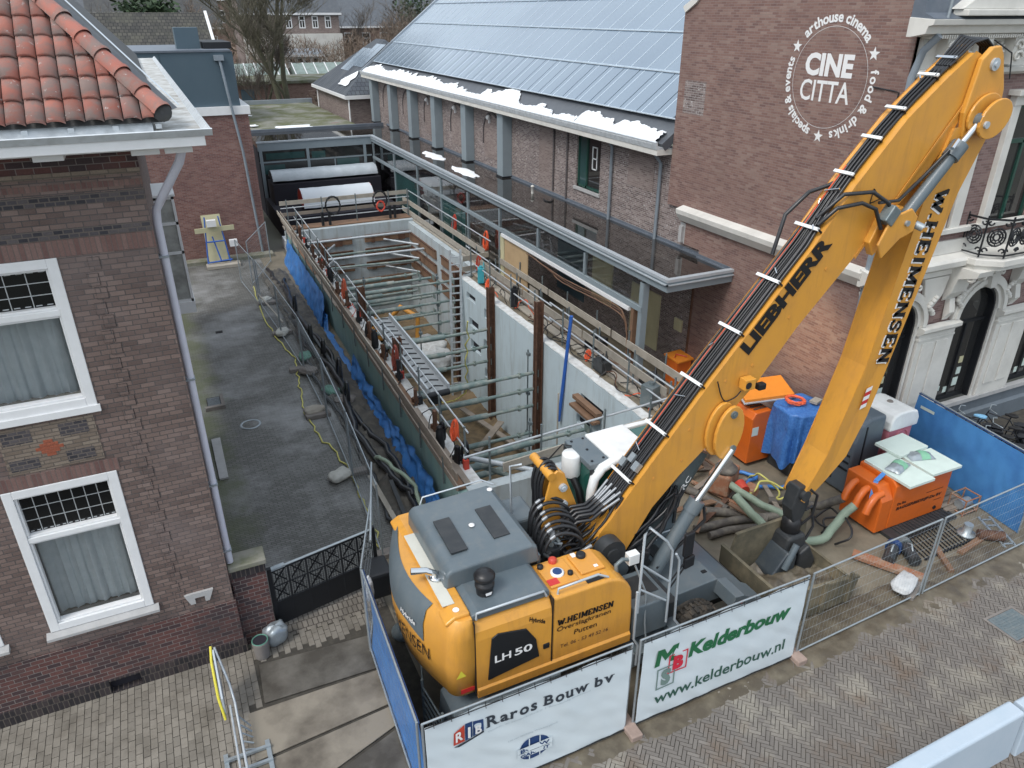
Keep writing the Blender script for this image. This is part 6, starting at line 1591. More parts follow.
# hose jungle behind the boom foot
random.seed(21)
for i in range(7):
    y0 = -.42 + i * .13; r_ = .36 + .02 * (i % 2)
    pts = []
    for k in range(15):
        a = PI * .95 - k / 14 * PI * 1.15
        pts.append((-.62 + r_ * math.cos(a) * 1.0 + .02 * i, y0 + .05 * math.sin(k * .5), 2.72 + .05 * i * .6 + r_ * 1.05 * math.sin(a)))
    pts += [(pts[-1][0] + .15, y0, pts[-1][2] - .3)]
    pts = [(pts[0][0] - .03, y0, 2.2)] + pts
    part('hydraulic_hose', hose_dk, lambda b: b.tube(pts, .032, 8))
    part('hose_fitting', fitm, lambda b: b.tube([pts[4], pts[5]], .035, 8))
for i in range(26):
    c = V((rnd(-1.05, -.15), rnd(-.5, .6), rnd(2.35, 2.75)))
    part('fitting', random.choice([fitm, galv, hose_dk, m_dark, galv_dark]), lambda b: b.tube([c, c + V((rnd(-.12, .12), rnd(-.12, .12), rnd(.0, .2))), c + V((rnd(-.25, .25), rnd(-.2, .2), rnd(.0, .2)))], rnd(.02, .045), 7))
for i in range(9):
    y0 = -.5 + i * .11
    part('hydraulic_hose', hose_dk, lambda b: b.tube(wiggle([(-.9, y0, 2.3), (-.5, y0 + .05, 2.55 + .05 * (i % 3)), (-.1, y0 * .7, 2.6), (.25, y0 * .55, 2.75 + .1 * (i % 2)), (.62, y0 * .5, 3.35)], .06, 5, i), .026, 7))
# tower bracket (left of the boom foot)
for y in (.34, .62):
    part('tower_plate', orange_y, lambda b: b.prism([(-.70, 1.75), (-.58, 3.2), (-.46, 3.72), (-.34, 3.80), (-.20, 3.70), (.06, 3.0), (.35, 2.2), (.35, 1.75)], 'y', y, y + .05), bevel=.015)
part('tower_cross', orange_y, lambda b: b.tube([(-.48, .30, 3.74), (-.50, .95, 3.80)], .08, 12))
part('tower_cross', orange_y, lambda b: b.tube([(-.26, .36, 3.66), (-.28, .64, 3.66)], .08, 12))
for z, x in ((3.45, -.24), (3.10, -.22)):
    part('bolt', steel_light, lambda b: (b.cyl((x, .28, z), (x, .34, z), .075, 10), b.cyl((x, .25, z), (x, .29, z), .045, 6)))
for i in range(5):
    r_ = .30 + .02 * (i % 3)
    pts = [(-.42 + r_ * math.cos(a) * .62, .44 + i * .075, 3.42 + r_ * math.sin(a) * 1.35) for a in [PI * 1.15 - k * PI * 1.15 / 12 for k in range(13)]]
    part('hydraulic_hose', hose_dk, lambda b: b.tube([(pts[0][0], pts[0][1], 2.6)] + pts + [(pts[-1][0] + .15, pts[-1][1], 2.7)], .03, 7))
part('grab_rail', steel_light, lambda b: rail(b, [(-.95, .9, 2.7), (-.98, .9, 3.75), (-.8, .8, 3.8)], .02))
# cab
cb = EB(); cb.prism([(.45, 1.75), (.45, 3.50), (.60, 3.56), (2.2, 3.52), (2.42, 3.3), (2.35, 1.75)], 'y', .50, 1.45); cb.build('cab_shell', cab_glass, ex, bevel=.04)
for x0, z0, x1, z1 in ((.45, 1.75, .45, 3.5), (2.40, 1.75, 2.42, 3.35), (1.45, 1.75, 1.45, 3.5)):
    for y in (.49, 1.46): part('cab_pillar', m_dark, lambda b: b.bar((x0, y, z0), (x1, y, z1), .06, .08, (0, 1, 0)))
part('cab_base', m_grey, lambda b: b.box(.42, .48, 1.4, 2.44, 1.48, 2.2), bevel=.03)
part('cab_roof', m_white, lambda b: b.prism([(.85, 3.53), (.85, 3.64), (1.7, 3.66), (1.75, 3.55)], 'y', .48, 1.47), bevel=.03)
part('cab_roof_frame', m_white, lambda b: (b.box(1.72, 1.36, 3.52, 2.5, 1.48, 3.62), b.box(2.38, .48, 3.42, 2.5, 1.36, 3.52)), bevel=.02)
part('roof_hatch', cab_glass, lambda b: b.box(1.78, .52, 3.54, 2.38, 1.34, 3.58), bevel=.01)
part('roof_plate', m_grey, lambda b: b.box(.40, .50, 3.50, .84, 1.45, 3.62), bevel=.02)
for x, y in ((.5, .6), (.75, .62), (.5, 1.35), (.75, 1.36), (.62, .98)): part('bolt', iron, lambda b: b.cyl((x, y, 3.62), (x, y, 3.635), .025, 8))
part('air_filter', m_white, lambda b: b.lathe([(.17, 3.16), (.18, 3.2), (.18, 3.58), (.165, 3.61), (.02, 3.62)], (.32, 1.02, 0), 24))
part('air_pipe', black_rubber, lambda b: b.tube([(.3, .9, 3.15), (.34, .75, 2.95), (.36, .62, 2.6), (.36, .55, 2.1)], .07, 10))
part('white_duct', m_white, lambda b: b.tube([(1.15, .44, 3.62), (.85, .44, 3.62), (.62, .44, 3.54), (.47, .44, 3.36), (.42, .44, 3.1), (.40, .44, 2.3)], .09, 14))
part('cable', black_rubber, lambda b: b.tube([(.42, 1.2, 3.63), (.25, 1.25, 3.68), (.0, 1.3, 3.4), (-.2, 1.3, 3.0)], .014, 5))
# boom
boomU = [(.0, 2.45), (.18, 2.78), (.39, 3.0), (.83, 3.56), (2.26, 5.29), (4.03, 7.34), (4.72, 8.27), (5.61, 9.26), (6.3, 9.82), (6.86, 10.22)]
boomL = [(7.2, 10.1), (7.28, 9.8), (6.98, 9.45), (6.62, 8.75), (6.2, 8.2), (5.75, 7.82), (5.14, 7.2), (3.93, 5.93), (3.23, 5.05), (2.77, 4.62), (2.3, 4.0), (1.75, 3.55), (1.2, 3.0), (.62, 2.08), (.30, 1.95)]
bp = boomU + boomL
BW = .32
def wfac(x): return BW - .07 * max(0, min(1, (x - .5) / 6.5))
b = EB(); n = len(bp)
vs = [(x, -wfac(x), z) for x, z in bp] + [(x, wfac(x), z) for x, z in bp]
b.add(vs, [tuple(range(n)), tuple(reversed(range(n, 2 * n)))] + [(i, (i + 1) % n, (i + 1) % n + n, i + n) for i in range(n)])
boom = b.build('boom', orange_y, ex, bevel=.02)
def B(s, side=0, up=0):
    """point on the boom's upper edge at local x = s"""
    for i in range(len(boomU) - 1):
        (x0, z0), (x1, z1) = boomU[i], boomU[i + 1]
        if x0 <= s <= x1 or i == len(boomU) - 2:
            t = (s - x0) / (x1 - x0); l = math.hypot(x1 - x0, z1 - z0); nx, nz = -(z1 - z0) / l, (x1 - x0) / l
            return V((s + nx * up, side * wfac(s), z0 + (z1 - z0) * t + nz * up))
    return None
part('boom_weld', orange_y2, lambda b: (b.prism([(2.60, 4.45), (2.64, 4.4), (4.2, 6.15), (4.16, 6.2)], 'y', -.30, -.29) if False else b.prism([(5.0, 7.05), (5.03, 7.0), (7.0, 9.6), (6.95, 9.6)], 'y', -BW + .035, -BW + .045)), boom)
# boom top hoses and clamp bars
random.seed(5)
hs_ = [.5, .7, .85, 1.2, 1.6, 2.2, 2.8, 3.4, 4.0, 4.5, 4.9, 5.4, 5.9, 6.4, 6.7]
for i in range(9):
    lay = .05
    hb_ = lambda s: (-.60 + i * .17) if s < 4.3 else (-.36 + i * .105)
    pts = [B(s, hb_(s) + .03 * noise.noise(V((s, i, 0))), lay + .012 * noise.noise(V((s * 1.3, i, 4)))) for s in hs_]
    part('boom_hose', hose_dk, lambda b: b.tube(pts, .020 if i % 3 else .027, 8), boom)
for i in range(3):
    pts = [B(s, (-.5 + i * .4) if s < 4.3 else (-.25 + i * .25), .10) for s in hs_[2:-1]]
    part('boom_hose', hose_dk, lambda b: b.tube(pts, .017, 7), boom)
part('boom_hose', hi_orange, lambda b: b.tube([B(s, .42, .09) for s in hs_[3:-4]], .012, 5), boom)
for s in (.83, 1.47, 2.12, 2.82, 3.5, 4.18, 4.80, 5.28, 5.68, 6.28, 6.62):
    lf = .115
    part('hose_clamp', m_white if s < 6.5 else chrome, lambda b: b.bar(B(s, -.86 if s < 4.6 else -.62, lf), B(s, 1.02 if s < 4.6 else .85, lf), .055, .03, tuple(B(s, 0, 1) - B(s, 0, 0))), boom)
    part('clamp_bolt', iron, lambda b: b.cyl(B(s, -.82 if s < 4.6 else -.46, .02), B(s, -.82 if s < 4.6 else -.46, .13), .02, 6), boom)
for i in range(8):
    s = rnd(1.0, 6.5); part('clamp_bolt', chrome, lambda b: b.tube([B(s, rnd(-.6, .6), .13), B(s + .05, rnd(-.6, .6), .14)], .014, 6), boom)
# hoses over the tip
for i in range(6):
    y = -.2 + i * .075
    part('tip_hose', hose_dk, lambda b: b.tube([B(6.5, y / .4, .07), (6.9, y * .7, 10.36 + .02 * i), (7.2, y * .7, 10.42), (7.42, y * .6, 10.3), (7.5, y * .5, 10.0)], .022, 7), boom)
part('tip_cable', iron, lambda b: b.tube([(7.3, -.2, 10.4), (7.6, -.36, 10.2), (7.72, -.36, 9.8)], .012, 5), boom)
# fan of fittings where the hoses enter the boom
for i in range(8):
    p = B(.62 + .06 * (i % 2), -.8 + .22 * i, .08); q = p + V((-.30, (.0 - p[1]) * .3, -.22))
    part('hose_fitting', fitm, lambda b: b.tube([p, q], .026, 8), boom)
    part('hydraulic_hose', hose_dk, lambda b: b.tube([q, q + V((-.2, .0, -.12)), q + V((-.45, .05, -.12)), q + V((-.62, .1, -.3))], .032, 7), boom)
for s, sd_ in ((1.0, -.5), (1.05, .1), (.95, .5)):
    part('manifold', galv, lambda b: b.obox(tuple(B(s, sd_, .1)), (.16, .12, .10), 0, 0, -R(50)), boom)
# lettering on the boom side
bdir = V((4.03 - .83, 0, 7.34 - 3.56)).normalized(); bup = V((-bdir.z, 0, bdir.x))
lo = V((2.93, -wfac(3) - .006, 5.60))
part('decal', decal_black, lambda b: fit_text(b, 'LIEBHERR', lambda x, y: lo + bdir * x + bup * y + V((0, .0045 * x - .004, 0)), 2.30, .30, size=1, bold=.055), boom)
tw_ = V((5.1, -wfac(5.1) - .012, 7.95))
part('decal', iron, lambda b: [b.bar(tw_ + V(p), tw_ + V(q), .012, .012, (0, 1, 0)) for p, q in (((0, 0, 0), (.24, 0, .06)), ((.24, 0, .06), (.03, 0, .24)), ((.03, 0, .24), (0, 0, 0)))], boom)
part('side_cable', iron, lambda b: b.tube(wiggle([(2.3, -.335, 5.25), (2.42, -.335, 4.95), (2.55, -.335, 4.82), (2.75, -.335, 4.85), (2.85, -.335, 4.95)], .02, 4), .012, 5), boom)
# boom lamp
lp = part('boom_lamp', orange_y, lambda b: (b.box(2.80, -.48, 5.02, 3.02, -.31, 5.22)), boom, bevel=.01)
part('lamp_glass', black_rubber, lambda b: b.lathe([(.065, 0), (.05, .02)], (2.86, -.49, 5.12), 14, 'y'), lp)
part('boom_lamp', iron, lambda b: b.obox((3.22, -.40, 5.0), (.16, .12, .12)), boom, bevel=.02)
# boom lugs, lift cylinders
for sgn in (-1, 1):
    y0, y1 = sgn * (BW - .005), sgn * (BW + .17)
    c0_ = V((2.60, 4.25))
    pl = []
    for k in range(20):
        a = 2 * PI * k / 20; rx_, rz_ = (.30, .52)
        ca, sa = math.cos(R(-6)), math.sin(R(-6))
        ux, uz = rx_ * math.cos(a), rz_ * math.sin(a)
        pl.append((c0_.x + ux * ca - uz * sa, c0_.y + ux * sa + uz * ca))
    part('lift_lug', orange_y, lambda b: b.prism(pl, 'y', sgn * (BW + .10), y1), boom, bevel=.015)
    part('lift_lug', orange_y, lambda b: b.prism([(x - .12, z + .05) for x, z in pl], 'y', y0, sgn * (BW + .06)), boom, bevel=.015)
    for (x, z) in ((2.62, 4.62), (2.70, 3.92)):
        part('lug_pin', galv_dark, lambda b: (b.cyl((x, sgn * (BW + .165), z), (x, sgn * (BW + .20), z), .07, 14), b.cyl((x, sgn * (BW + .19), z), (x, sgn * (BW + .215), z), .035, 6)), boom)
    yc = sgn * .52 if sgn < 0 else .50
    a_, m_, r_ = V((1.02, yc, 1.35)), V((2.02, yc, 3.02)), V((2.68, yc, 3.92))
    cyl = part('lift_cylinder', m_grey, lambda b: (b.cyl(a_, m_, .125, 20), b.cyl(m_ - (m_ - a_).normalized() * .22, m_ + (r_ - m_).normalized() * .03, .15, 20), b.cyl(a_ - V((0, .1, 0)), a_ + V((0, .1, 0)), .16, 14)))
    part('cylinder_rod', chrome, lambda b: b.cyl(m_, r_, .062, 16), cyl)
    part('cylinder_hose', hose_dk, lambda b: b.tube([m_ + V((.12, -.08, -.1)), m_ + V((.16, -.1, -.4)), a_ + V((.22, -.08, .5)), a_ + V((.2, 0, .2))], .03, 7), cyl)
# third (energy recovery) cylinder under the boom
e0, e1 = V((.95, 0, 1.5)), V((2.35, 0, 3.75))
ec = part('energy_cylinder', M('cylinder_dark', (.055, .075, .08), .4, dirt=.5, dcol=(.11, .12, .12)), lambda b: (b.cyl(e0, e1, .21, 24)))
ed = (e1 - e0).normalized()
part('decal', decal_white, lambda b: put_text(b, 'CRC', lambda x, y: e0 + ed * (1.72 + x) + V((-.02 + y * ed.z * .4, -.212, -y * .1)) + V((-ed.z, 0, ed.x)) * (y - .05), size=.22, bold=.01), ec)
# stick
stU = [(7.12, 10.30), (6.92, 10.12), (6.86, 9.7), (6.75, 9.1), (6.42, 8.03), (5.92, 4.79), (5.76, 4.14), (5.40, 2.95), (4.98, 1.98)]
stL = [(5.08, 1.9), (5.50, 2.32), (5.92, 2.80), (6.24, 3.65), (6.40, 4.33), (7.21, 7.96), (7.72, 9.2), (7.66, 9.65), (7.42, 10.18), (7.30, 10.32)]
sp_ = stL + stU; n = len(sp_); b = EB()
def swf(z): return .225 if z > 3 else .225 - .05 * (3 - z)
# stick body below the knuckle (open yoke above)
body = [p for p in sp_]
vs = [(x, -.33 if z > 8.5 else -swf(z) - .03, z) for x, z in body] + [(x, .30 if z > 8.5 else swf(z), z) for x, z in body]
# split: two yoke plates on top, one box below
yk = [(7.12, 10.30), (6.92, 10.12), (6.86, 9.7), (6.80, 9.3), (6.90, 8.9), (7.60, 8.9), (7.72, 9.2), (7.66, 9.65), (7.42, 10.18), (7.30, 10.32)]
low = [(5.08, 1.9), (5.50, 2.32), (5.92, 2.80), (6.24, 3.65), (6.40, 4.33), (7.21, 7.96), (7.66, 9.05), (6.72, 9.05), (6.42, 8.03), (5.92, 4.79), (5.74, 4.14), (5.40, 2.95), (4.98, 1.98)]
n = len(low)
vs = [(x, -swf(z) - .10, z) for x, z in low] + [(x, swf(z) + .05, z) for x, z in low]
b.add(vs, [tuple(range(n)), tuple(reversed(range(n, 2 * n)))] + [(i, (i + 1) % n, (i + 1) % n + n, i + n) for i in range(n)])
stick = b.build('stick', orange_y, ex, bevel=.02)
for sgn in (-1, 1):
    part('stick_yoke', orange_y, lambda b: b.prism(yk, 'y', sgn * .26, sgn * .36), stick, bevel=.02)
    part('yoke_pin', steel_light, lambda b: (b.cyl((7.22, sgn * .36, 10.04), (7.22, sgn * .40, 10.04), .10, 18), b.cyl((7.22, sgn * .39, 10.04), (7.22, sgn * .43, 10.04), .05, 6)), stick)
    # oval link plate
    pl = [(7.36 + .40 * math.cos(a) * math.cos(.5) - .30 * math.sin(a) * math.sin(.5), 9.20 + .40 * math.cos(a) * math.sin(.5) + .30 * math.sin(a) * math.cos(.5)) for a in [2 * PI * k / 24 for k in range(24)]]
    part('link_plate', orange_y, lambda b: b.prism(pl, 'y', sgn * .50, sgn * .56), stick, bevel=.015)
    part('link_plate', orange_y, lambda b: b.prism([(x - .12, z + .08) for x, z in pl], 'y', sgn * .37, sgn * .42), stick, bevel=.015)
    part('link_pin', steel_light, lambda b: (b.cyl((7.12, sgn * .56, 9.12), (7.12, sgn * .60, 9.12), .06, 12)), stick)
    # stick cylinder at both sides
    s0, s1, s2 = V((5.72, sgn * .46, 7.62)), V((6.75, sgn * .46, 8.82)), V((7.10, sgn * .46, 9.18))
    sc_ = part('stick_cylinder', m_grey, lambda b: (b.cyl(s0, s1, .105, 18), b.cyl(s1 - (s1 - s0).normalized() * .28, s1, .145, 18), b.cyl(s2 - V((0, .08, 0)), s2 + V((0, .08, 0)), .12, 14), b.cyl(s0 - V((0, .08, 0)), s0 + V((0, .08, 0)), .13, 14)))
    part('cylinder_rod', chrome, lambda b: b.cyl(s1, s2, .055, 12), sc_)
    part('cylinder_port', chrome, lambda b: b.tube([s1 + V((-.25, sgn * .12, .1)), s1 + V((-.4, sgn * .16, -.02))], .035, 8), sc_)
    lug = [(5.35, 7.75), (5.15, 7.3), (5.3, 7.05), (5.65, 7.35), (5.95, 7.45), (5.98, 7.7), (5.8, 7.86)]
    part('stick_cylinder_lug', orange_y, lambda b: b.prism(lug, 'y', sgn * (BW - .06), sgn * .40), boom, bevel=.02)
    part('stick_cylinder_lug', orange_y, lambda b: b.prism(lug, 'y', sgn * .53, sgn * .58), boom, bevel=.02)
    part('lug_pin', galv, lambda b: b.cyl((5.72, sgn * .58, 7.62), (5.72, sgn * .62, 7.62), .05, 12), boom)
part('lug_pipe', galv, lambda b: (b.cyl((6.05, -.5, 7.55), (6.12, -.62, 7.5), .07, 12)), boom)
part('hose_loop', hose_dk, lambda b: b.tube([(4.15, -.15, 7.66), (4.35, -.30, 7.95), (4.75, -.42, 8.02), (5.05, -.46, 7.9), (5.25, -.48, 7.55)], .035, 8), boom)
part('hose_loop', hose_dk, lambda b: b.tube([(4.2, -.05, 7.75), (4.5, -.25, 8.15), (4.95, -.42, 8.18), (5.3, -.48, 7.98), (5.5, -.5, 7.7)], .035, 8), boom)
part('hose_loop', hose_dk, lambda b: b.tube([(5.1, -.46, 8.0), (5.6, -.42, 7.98), (6.1, -.42, 8.35), (6.45, -.5, 8.75)], .03, 8), boom)
part('hose_loop', hose_dk, lambda b: b.tube([(3.7, .3, 7.1), (3.9, .35, 7.75), (4.3, .3, 8.1), (4.6, .2, 8.2), (4.75, .1, 8.3)], .035, 8), boom)
part('valve_block', galv_dark, lambda b: b.obox((5.35, -.50, 7.78), (.22, .2, .3), 0, 0, .6), boom, bevel=.02)
# lettering down the stick: black slab letters with white offset shadow
sdir = V((5.92 - 6.42, 0, 4.79 - 8.03)).normalized(); sright = V((-sdir.z, 0, sdir.x))
def slab_word(b, word, base, along, upv, Wd, Hh, th=.30):
    """Slab-serif capitals drawn with straight strokes"""
    S = {'W': ([(0, 1, .28, 0), (.28, 0, .5, .85), (.5, .85, .72, 0), (.72, 0, 1, 1)], [(-.08, 1, .18), (.82, 1, 1.08), ]),
         'H': ([(.16, 0, .16, 1), (.84, 0, .84, 1), (.16, .5, .84, .5)], [(-.02, 0, .34), (-.02, 1, .34), (.66, 0, 1.02), (.66, 1, 1.02)]),
         'E': ([(.2, 0, .2, 1), (.2, .5, .65, .5), (.2, 0, .92, 0), (.2, 1, .88, 1), (.9, 0, .92, .25), (.88, 1, .88, .77)], [(0, 0, .3), (0, 1, .3)]),
         'I': ([(.5, 0, .5, 1)], [(.2, 0, .8), (.2, 1, .8)]),
         'M': ([(.12, 0, .14, 1), (.14, 1, .5, .12), (.5, .12, .86, 1), (.88, 1, .88, 0)], [(-.03, 0, .28), (.72, 0, 1.03), (-.03, 1, .2), (.8, 1, 1.03)]),
         'N': ([(.16, 0, .16, 1), (.16, 1, .84, 0), (.84, 0, .84, 1)], [(-.02, 0, .34), (-.02, 1, .2), (.66, 1, 1.02)]),
         'S': ([(.85, .95, .85, .72), (.85, .86, .6, 1), (.6, 1, .3, .95), (.3, .95, .15, .75), (.15, .75, .35, .55), (.35, .55, .7, .45), (.7, .45, .86, .25), (.86, .25, .65, .02), (.65, .02, .3, .04), (.3, .04, .12, .15), (.12, .3, .12, .03)], []),
         '.': ([(.5, 0, .5, .16)], [])}
    wdt = {'W': 1.35, 'H': 1.1, 'E': .95, 'I': .55, 'M': 1.3, 'N': 1.1, 'S': .9, '.': .35}
    tot = sum(wdt[c] for c in word) + .18 * (len(word) - 1); sc_ = Wd / tot; x = 0
    for c in word:
        w0 = wdt[c] * sc_
        def P(a, q): return base + along * (x + a * w0) + upv * (q * Hh)
        st_, se = S[c]
        for i, (x0, y0, x1, y1) in enumerate(st_):
            thick = th * Hh * (.62 if (c in 'EHS' and abs(y1 - y0) < .3 and c != 'S') else .95 if c != 'S' else .7)
            b.bar(P(x0, y0), P(x1, y1), thick, .006, (0, 1, 0))
        for (xa, yy, xb) in se: b.bar(P(xa, yy), P(xb, yy), .11 * Hh, .0065, (0, 1, 0))
        x += w0 + .18 * sc_
sy = -.225 - .10 - .006
part('decal', decal_white, lambda b: slab_word(b, 'W.HEIMENSEN', V((6.64, sy, 8.02)), sdir, sright, 3.25, .27), stick)
part('decal', decal_black, lambda b: slab_word(b, 'W.HEIMENSEN', V((6.675, sy - .008, 8.045)), sdir, sright, 3.25, .27), stick)
for i in range(5):
    part('warning_stripe', decal_red if i % 2 else decal_white, lambda b: b.add([V((6.06, sy - .004, 4.36)) + sdir * (i * .09) + sright * a + sdir * c for a, c in ((0, .06), (.15, 0), (.15, .09), (0, .15))], [(0, 1, 2, 3)]), stick)
# side_name
part('decal', decal_black, lambda b: slab_word(b, 'W.HEIMENSEN', V((-1.28, -1.486, 2.30)), V((1, 0, 0)), V((.08, 0, 1)), 1.0, .105, .26))
# quick coupler and grab at the stick end
part('coupler', m_dark, lambda b: (b.prism([(4.92, 2.25), (5.25, 2.25), (5.3, 1.75), (5.15, 1.35), (4.95, 1.35), (4.82, 1.75)], 'y', -.22, .08), b.cyl((5.08, -.3, 2.05), (5.08, .16, 2.05), .12, 14)), stick, bevel=.03)
part('rotator', black_rubber, lambda b: b.lathe([(.14, 1.05), (.2, 1.1), (.2, 1.36), (.14, 1.42)], (5.05, -.08, 0), 18), stick)
gr_ = part('grab_body', m_dark, lambda b: b.prism([(4.80, 1.1), (5.25, 1.1), (5.35, .65), (5.25, .2), (4.78, .2), (4.68, .65)], 'y', -.35, .12), stick, bevel=.06)
part('grab_shell', grab_m, lambda b: b.prism([(4.72, .85), (4.36, .35), (4.40, .08), (4.6, .04), (4.95, .12), (4.98, .7)], 'y', -.46, .2), gr_, bevel=.04)
part('grab_shell', m_dark, lambda b: b.prism([(5.30, .85), (5.55, .4), (5.48, .1), (5.3, .05), (5.08, .12), (5.05, .7)], 'y', -.46, .2), gr_, bevel=.04)
part('grab_cylinder', m_grey, lambda b: b.cyl((4.9, -.45, 1.0), (4.62, -.5, .5), .07, 12), gr_)
part('grab_hose', hose_dk, lambda b: b.tube([(5.25, -.2, 1.6), (5.42, -.2, 1.65), (5.45, -.3, 1.2), (5.3, -.3, .9)], .03, 7), gr_)
part('grab_hose', hose_dk, lambda b: b.tube([(5.15, -.3, 2.2), (5.38, -.3, 2.0), (5.36, -.3, 1.5), (5.2, -.2, 1.25)], .03, 7), stick)
# front right: platform, steps, railing, mirror, work light
part('step_box', m_grey, lambda b: (b.box(.18, -1.42, 1.30, .92, -.62, 1.98)), bevel=.03)
part('step_tray', m_dark, lambda b: b.box(.26, -1.20, 1.985, .84, -.74, 1.99))
part('step_box', m_grey, lambda b: b.box(.16, -1.55, .78, .98, -.9, 1.10), bevel=.02)
part('step_tread', galv_dark, lambda b: b.box(.2, -1.62, 1.10, .96, -1.42, 1.14))
part('hydraulic_reel', m_dark, lambda b: (b.cyl((.22, -.66, 2.55), (.22, -.42, 2.55), .26, 20), b.cyl((.22, -.70, 2.55), (.22, -.66, 2.55), .12, 14)))
part('work_lamp', m_white, lambda b: b.box(.18, -1.20, 2.72, .38, -1.06, 2.92), bevel=.01)
part('lamp_bracket', galv_dark, lambda b: b.tube([(-.05, -1.2, 2.6), (-.08, -1.2, 2.85), (.05, -1.18, 2.9), (.2, -1.15, 2.82)], .035, 8))
part('lamp_cable', galv, lambda b: b.tube([(.3, -1.2, 2.7), (.45, -1.35, 2.2), (.42, -1.45, 1.6), (.45, -1.5, 1.2)], .018, 6))
for (x0, x1) in ((.20, .20), ):
    pass
def railing(b):
    b.tube([(.22, -1.48, 1.95), (.22, -1.48, 3.55), (.30, -1.48, 3.66), (.66, -1.48, 3.28), (.80, -1.48, 3.05), (.84, -1.48, 1.5)], .022, 8)
part('railing', steel_light, railing)
part('railing', steel_light, lambda b: b.tube([(.22, -1.48, 2.95), (.80, -1.48, 2.40)], .02, 8))
part('railing', steel_light, lambda b: b.tube([(.22, -1.48, 2.45), (.78, -1.48, 2.0)], .02, 8))
part('railing', steel_light, lambda b: b.tube([(.92, -1.44, 2.9), (1.0, -1.44, 2.75), (1.0, -1.5, 1.5), (1.1, -1.55, 1.35), (1.1, -1.55, 1.0)], .022, 8))
part('railing', steel_light, lambda b: b.tube([(.12, -1.56, 2.5), (.12, -1.58, 1.5), (.2, -1.6, 1.35), (.2, -1.6, .9)], .022, 8))
part('mirror_arm', iron, lambda b: (b.tube([(.85, -1.45, 2.35), (1.15, -1.42, 2.65), (1.18, -1.42, 2.75)], .016, 6), b.tube([(.85, -1.45, 2.2), (1.2, -1.42, 2.6)], .016, 6)))
part('mirror', iron, lambda b: b.obox((1.17, -1.42, 3.0), (.20, .07, .46), .15), bevel=.02)
part('mirror', iron, lambda b: b.obox((1.22, -1.42, 2.62), (.22, .07, .22), .15), bevel=.02)
# undercarriage
part('chassis', m_dark, lambda b: b.box(-2.6, -.75, .55, 3.0, .75, 1.15), bevel=.04)
def deck(b):
    b.prism([(.95, 1.42), (2.35, 1.48), (3.0, 1.12), (3.05, .95), (.95, 1.0)], 'y', -.98, 1.15)
part('front_deck', m_grey, deck, bevel=.02)
part('step_support', m_grey, lambda b: b.prism([(.98, .72), (.98, 1.24), (1.2, 1.26), (1.2, .72)], 'y', -1.5, -1.2), bevel=.01)
part('front_fender', m_grey, lambda b: (b.prism([(2.3, 1.2), (2.35, 1.46), (2.55, 1.44), (3.1, 1.08), (3.15, .25), (2.85, .25), (2.7, 1.0)], 'y', -1.50, -.97)), bevel=.01)
part('reflector', red_m, lambda b: b.lathe([(.03, 0), (.025, .01)], (2.5, -1.51, 1.30), 10, 'y'))
part('deck_slot', m_dark, lambda b: b.box(1.30, -.1, 1.44, 1.55, .35, 1.455)); part('deck_slot', m_dark, lambda b: b.box(1.65, -.1, 1.45, 1.90, .35, 1.47))
part('deck_hole', iron, lambda b: b.box(2.2, -.75, 1.475, 2.3, -.68, 1.49))
part('deck_frame', steel_light, lambda b: b.tube([(2.0, .45, 1.46), (2.0, .45, 1.6), (2.5, .45, 1.6), (2.5, .45, 1.4)], .02, 6))
part('deck_block', m_grey, lambda b: b.box(1.1, .55, 1.42, 1.9, 1.1, 1.68), bevel=.03)
# tyres
for x in (-1.9, 1.75):
    for y in (-1.2, -.88, .88, 1.2):
        wh = part('wheel', tyre_mud, lambda b: b.lathe([(.32, -.13), (.55, -.14), (.60, -.10), (.61, 0), (.60, .10), (.55, .14), (.32, .13)], (x, y, .61), 30, 'y'))
        if abs(y) > 1:
            for k in range(30):
                a = 2 * PI * k / 30
                pass
        part('rim', m_grey, lambda b: b.lathe([(.31, -.10), (.30, .10), (.12, .06), (.10, .12)], (x, y, .61), 18, 'y'), wh)
part('tread_blocks', tyre_mud, lambda b: [b.obox((1.75 + .60 * math.cos(a), y, .61 + .60 * math.sin(a)), (.06, .11, .05), 0, 0, -a) for a in [2 * PI * k / 34 for k in range(34)] for y in (-1.27, -1.13)])
# outriggers and rear guards
part('outrigger_leg', m_grey, lambda b: b.bar((-2.65, -.9, .95), (-2.9, -1.75, .75), .25, .3))
part('outrigger_leg', m_grey, lambda b: b.bar((-2.65, .9, .95), (-2.9, 1.75, .75), .25, .3))
part('outrigger_leg', m_grey, lambda b: b.cyl((-2.9, -1.65, .1), (-2.9, -1.65, 1.0), .1, 12)); part('outrigger_leg', m_grey, lambda b: b.cyl((-2.9, 1.65, .1), (-2.9, 1.65, 1.0), .1, 12))
part('outrigger_pad', galv_dark, lambda b: b.lathe([(.25, .02), (.25, .08), (.12, .14)], (-2.9, -1.65, 0), 16)); part('outrigger_pad', galv_dark, lambda b: b.lathe([(.25, .02), (.25, .08), (.12, .14)], (-2.9, 1.65, 0), 16))
part('rear_fender', m_grey, lambda b: (b.prism([(-3.05, .5), (-3.0, 1.0), (-2.7, 1.2), (-1.2, 1.25), (-1.2, 1.15), (-2.6, 1.1), (-2.9, .5)], 'y', -1.5, -.75)), bevel=.01)
part('rear_fender', m_grey, lambda b: (b.prism([(-3.05, .5), (-3.0, 1.0), (-2.7, 1.2), (-1.2, 1.25), (-1.2, 1.15), (-2.6, 1.1), (-2.9, .5)], 'y', .75, 1.5)), bevel=.01)
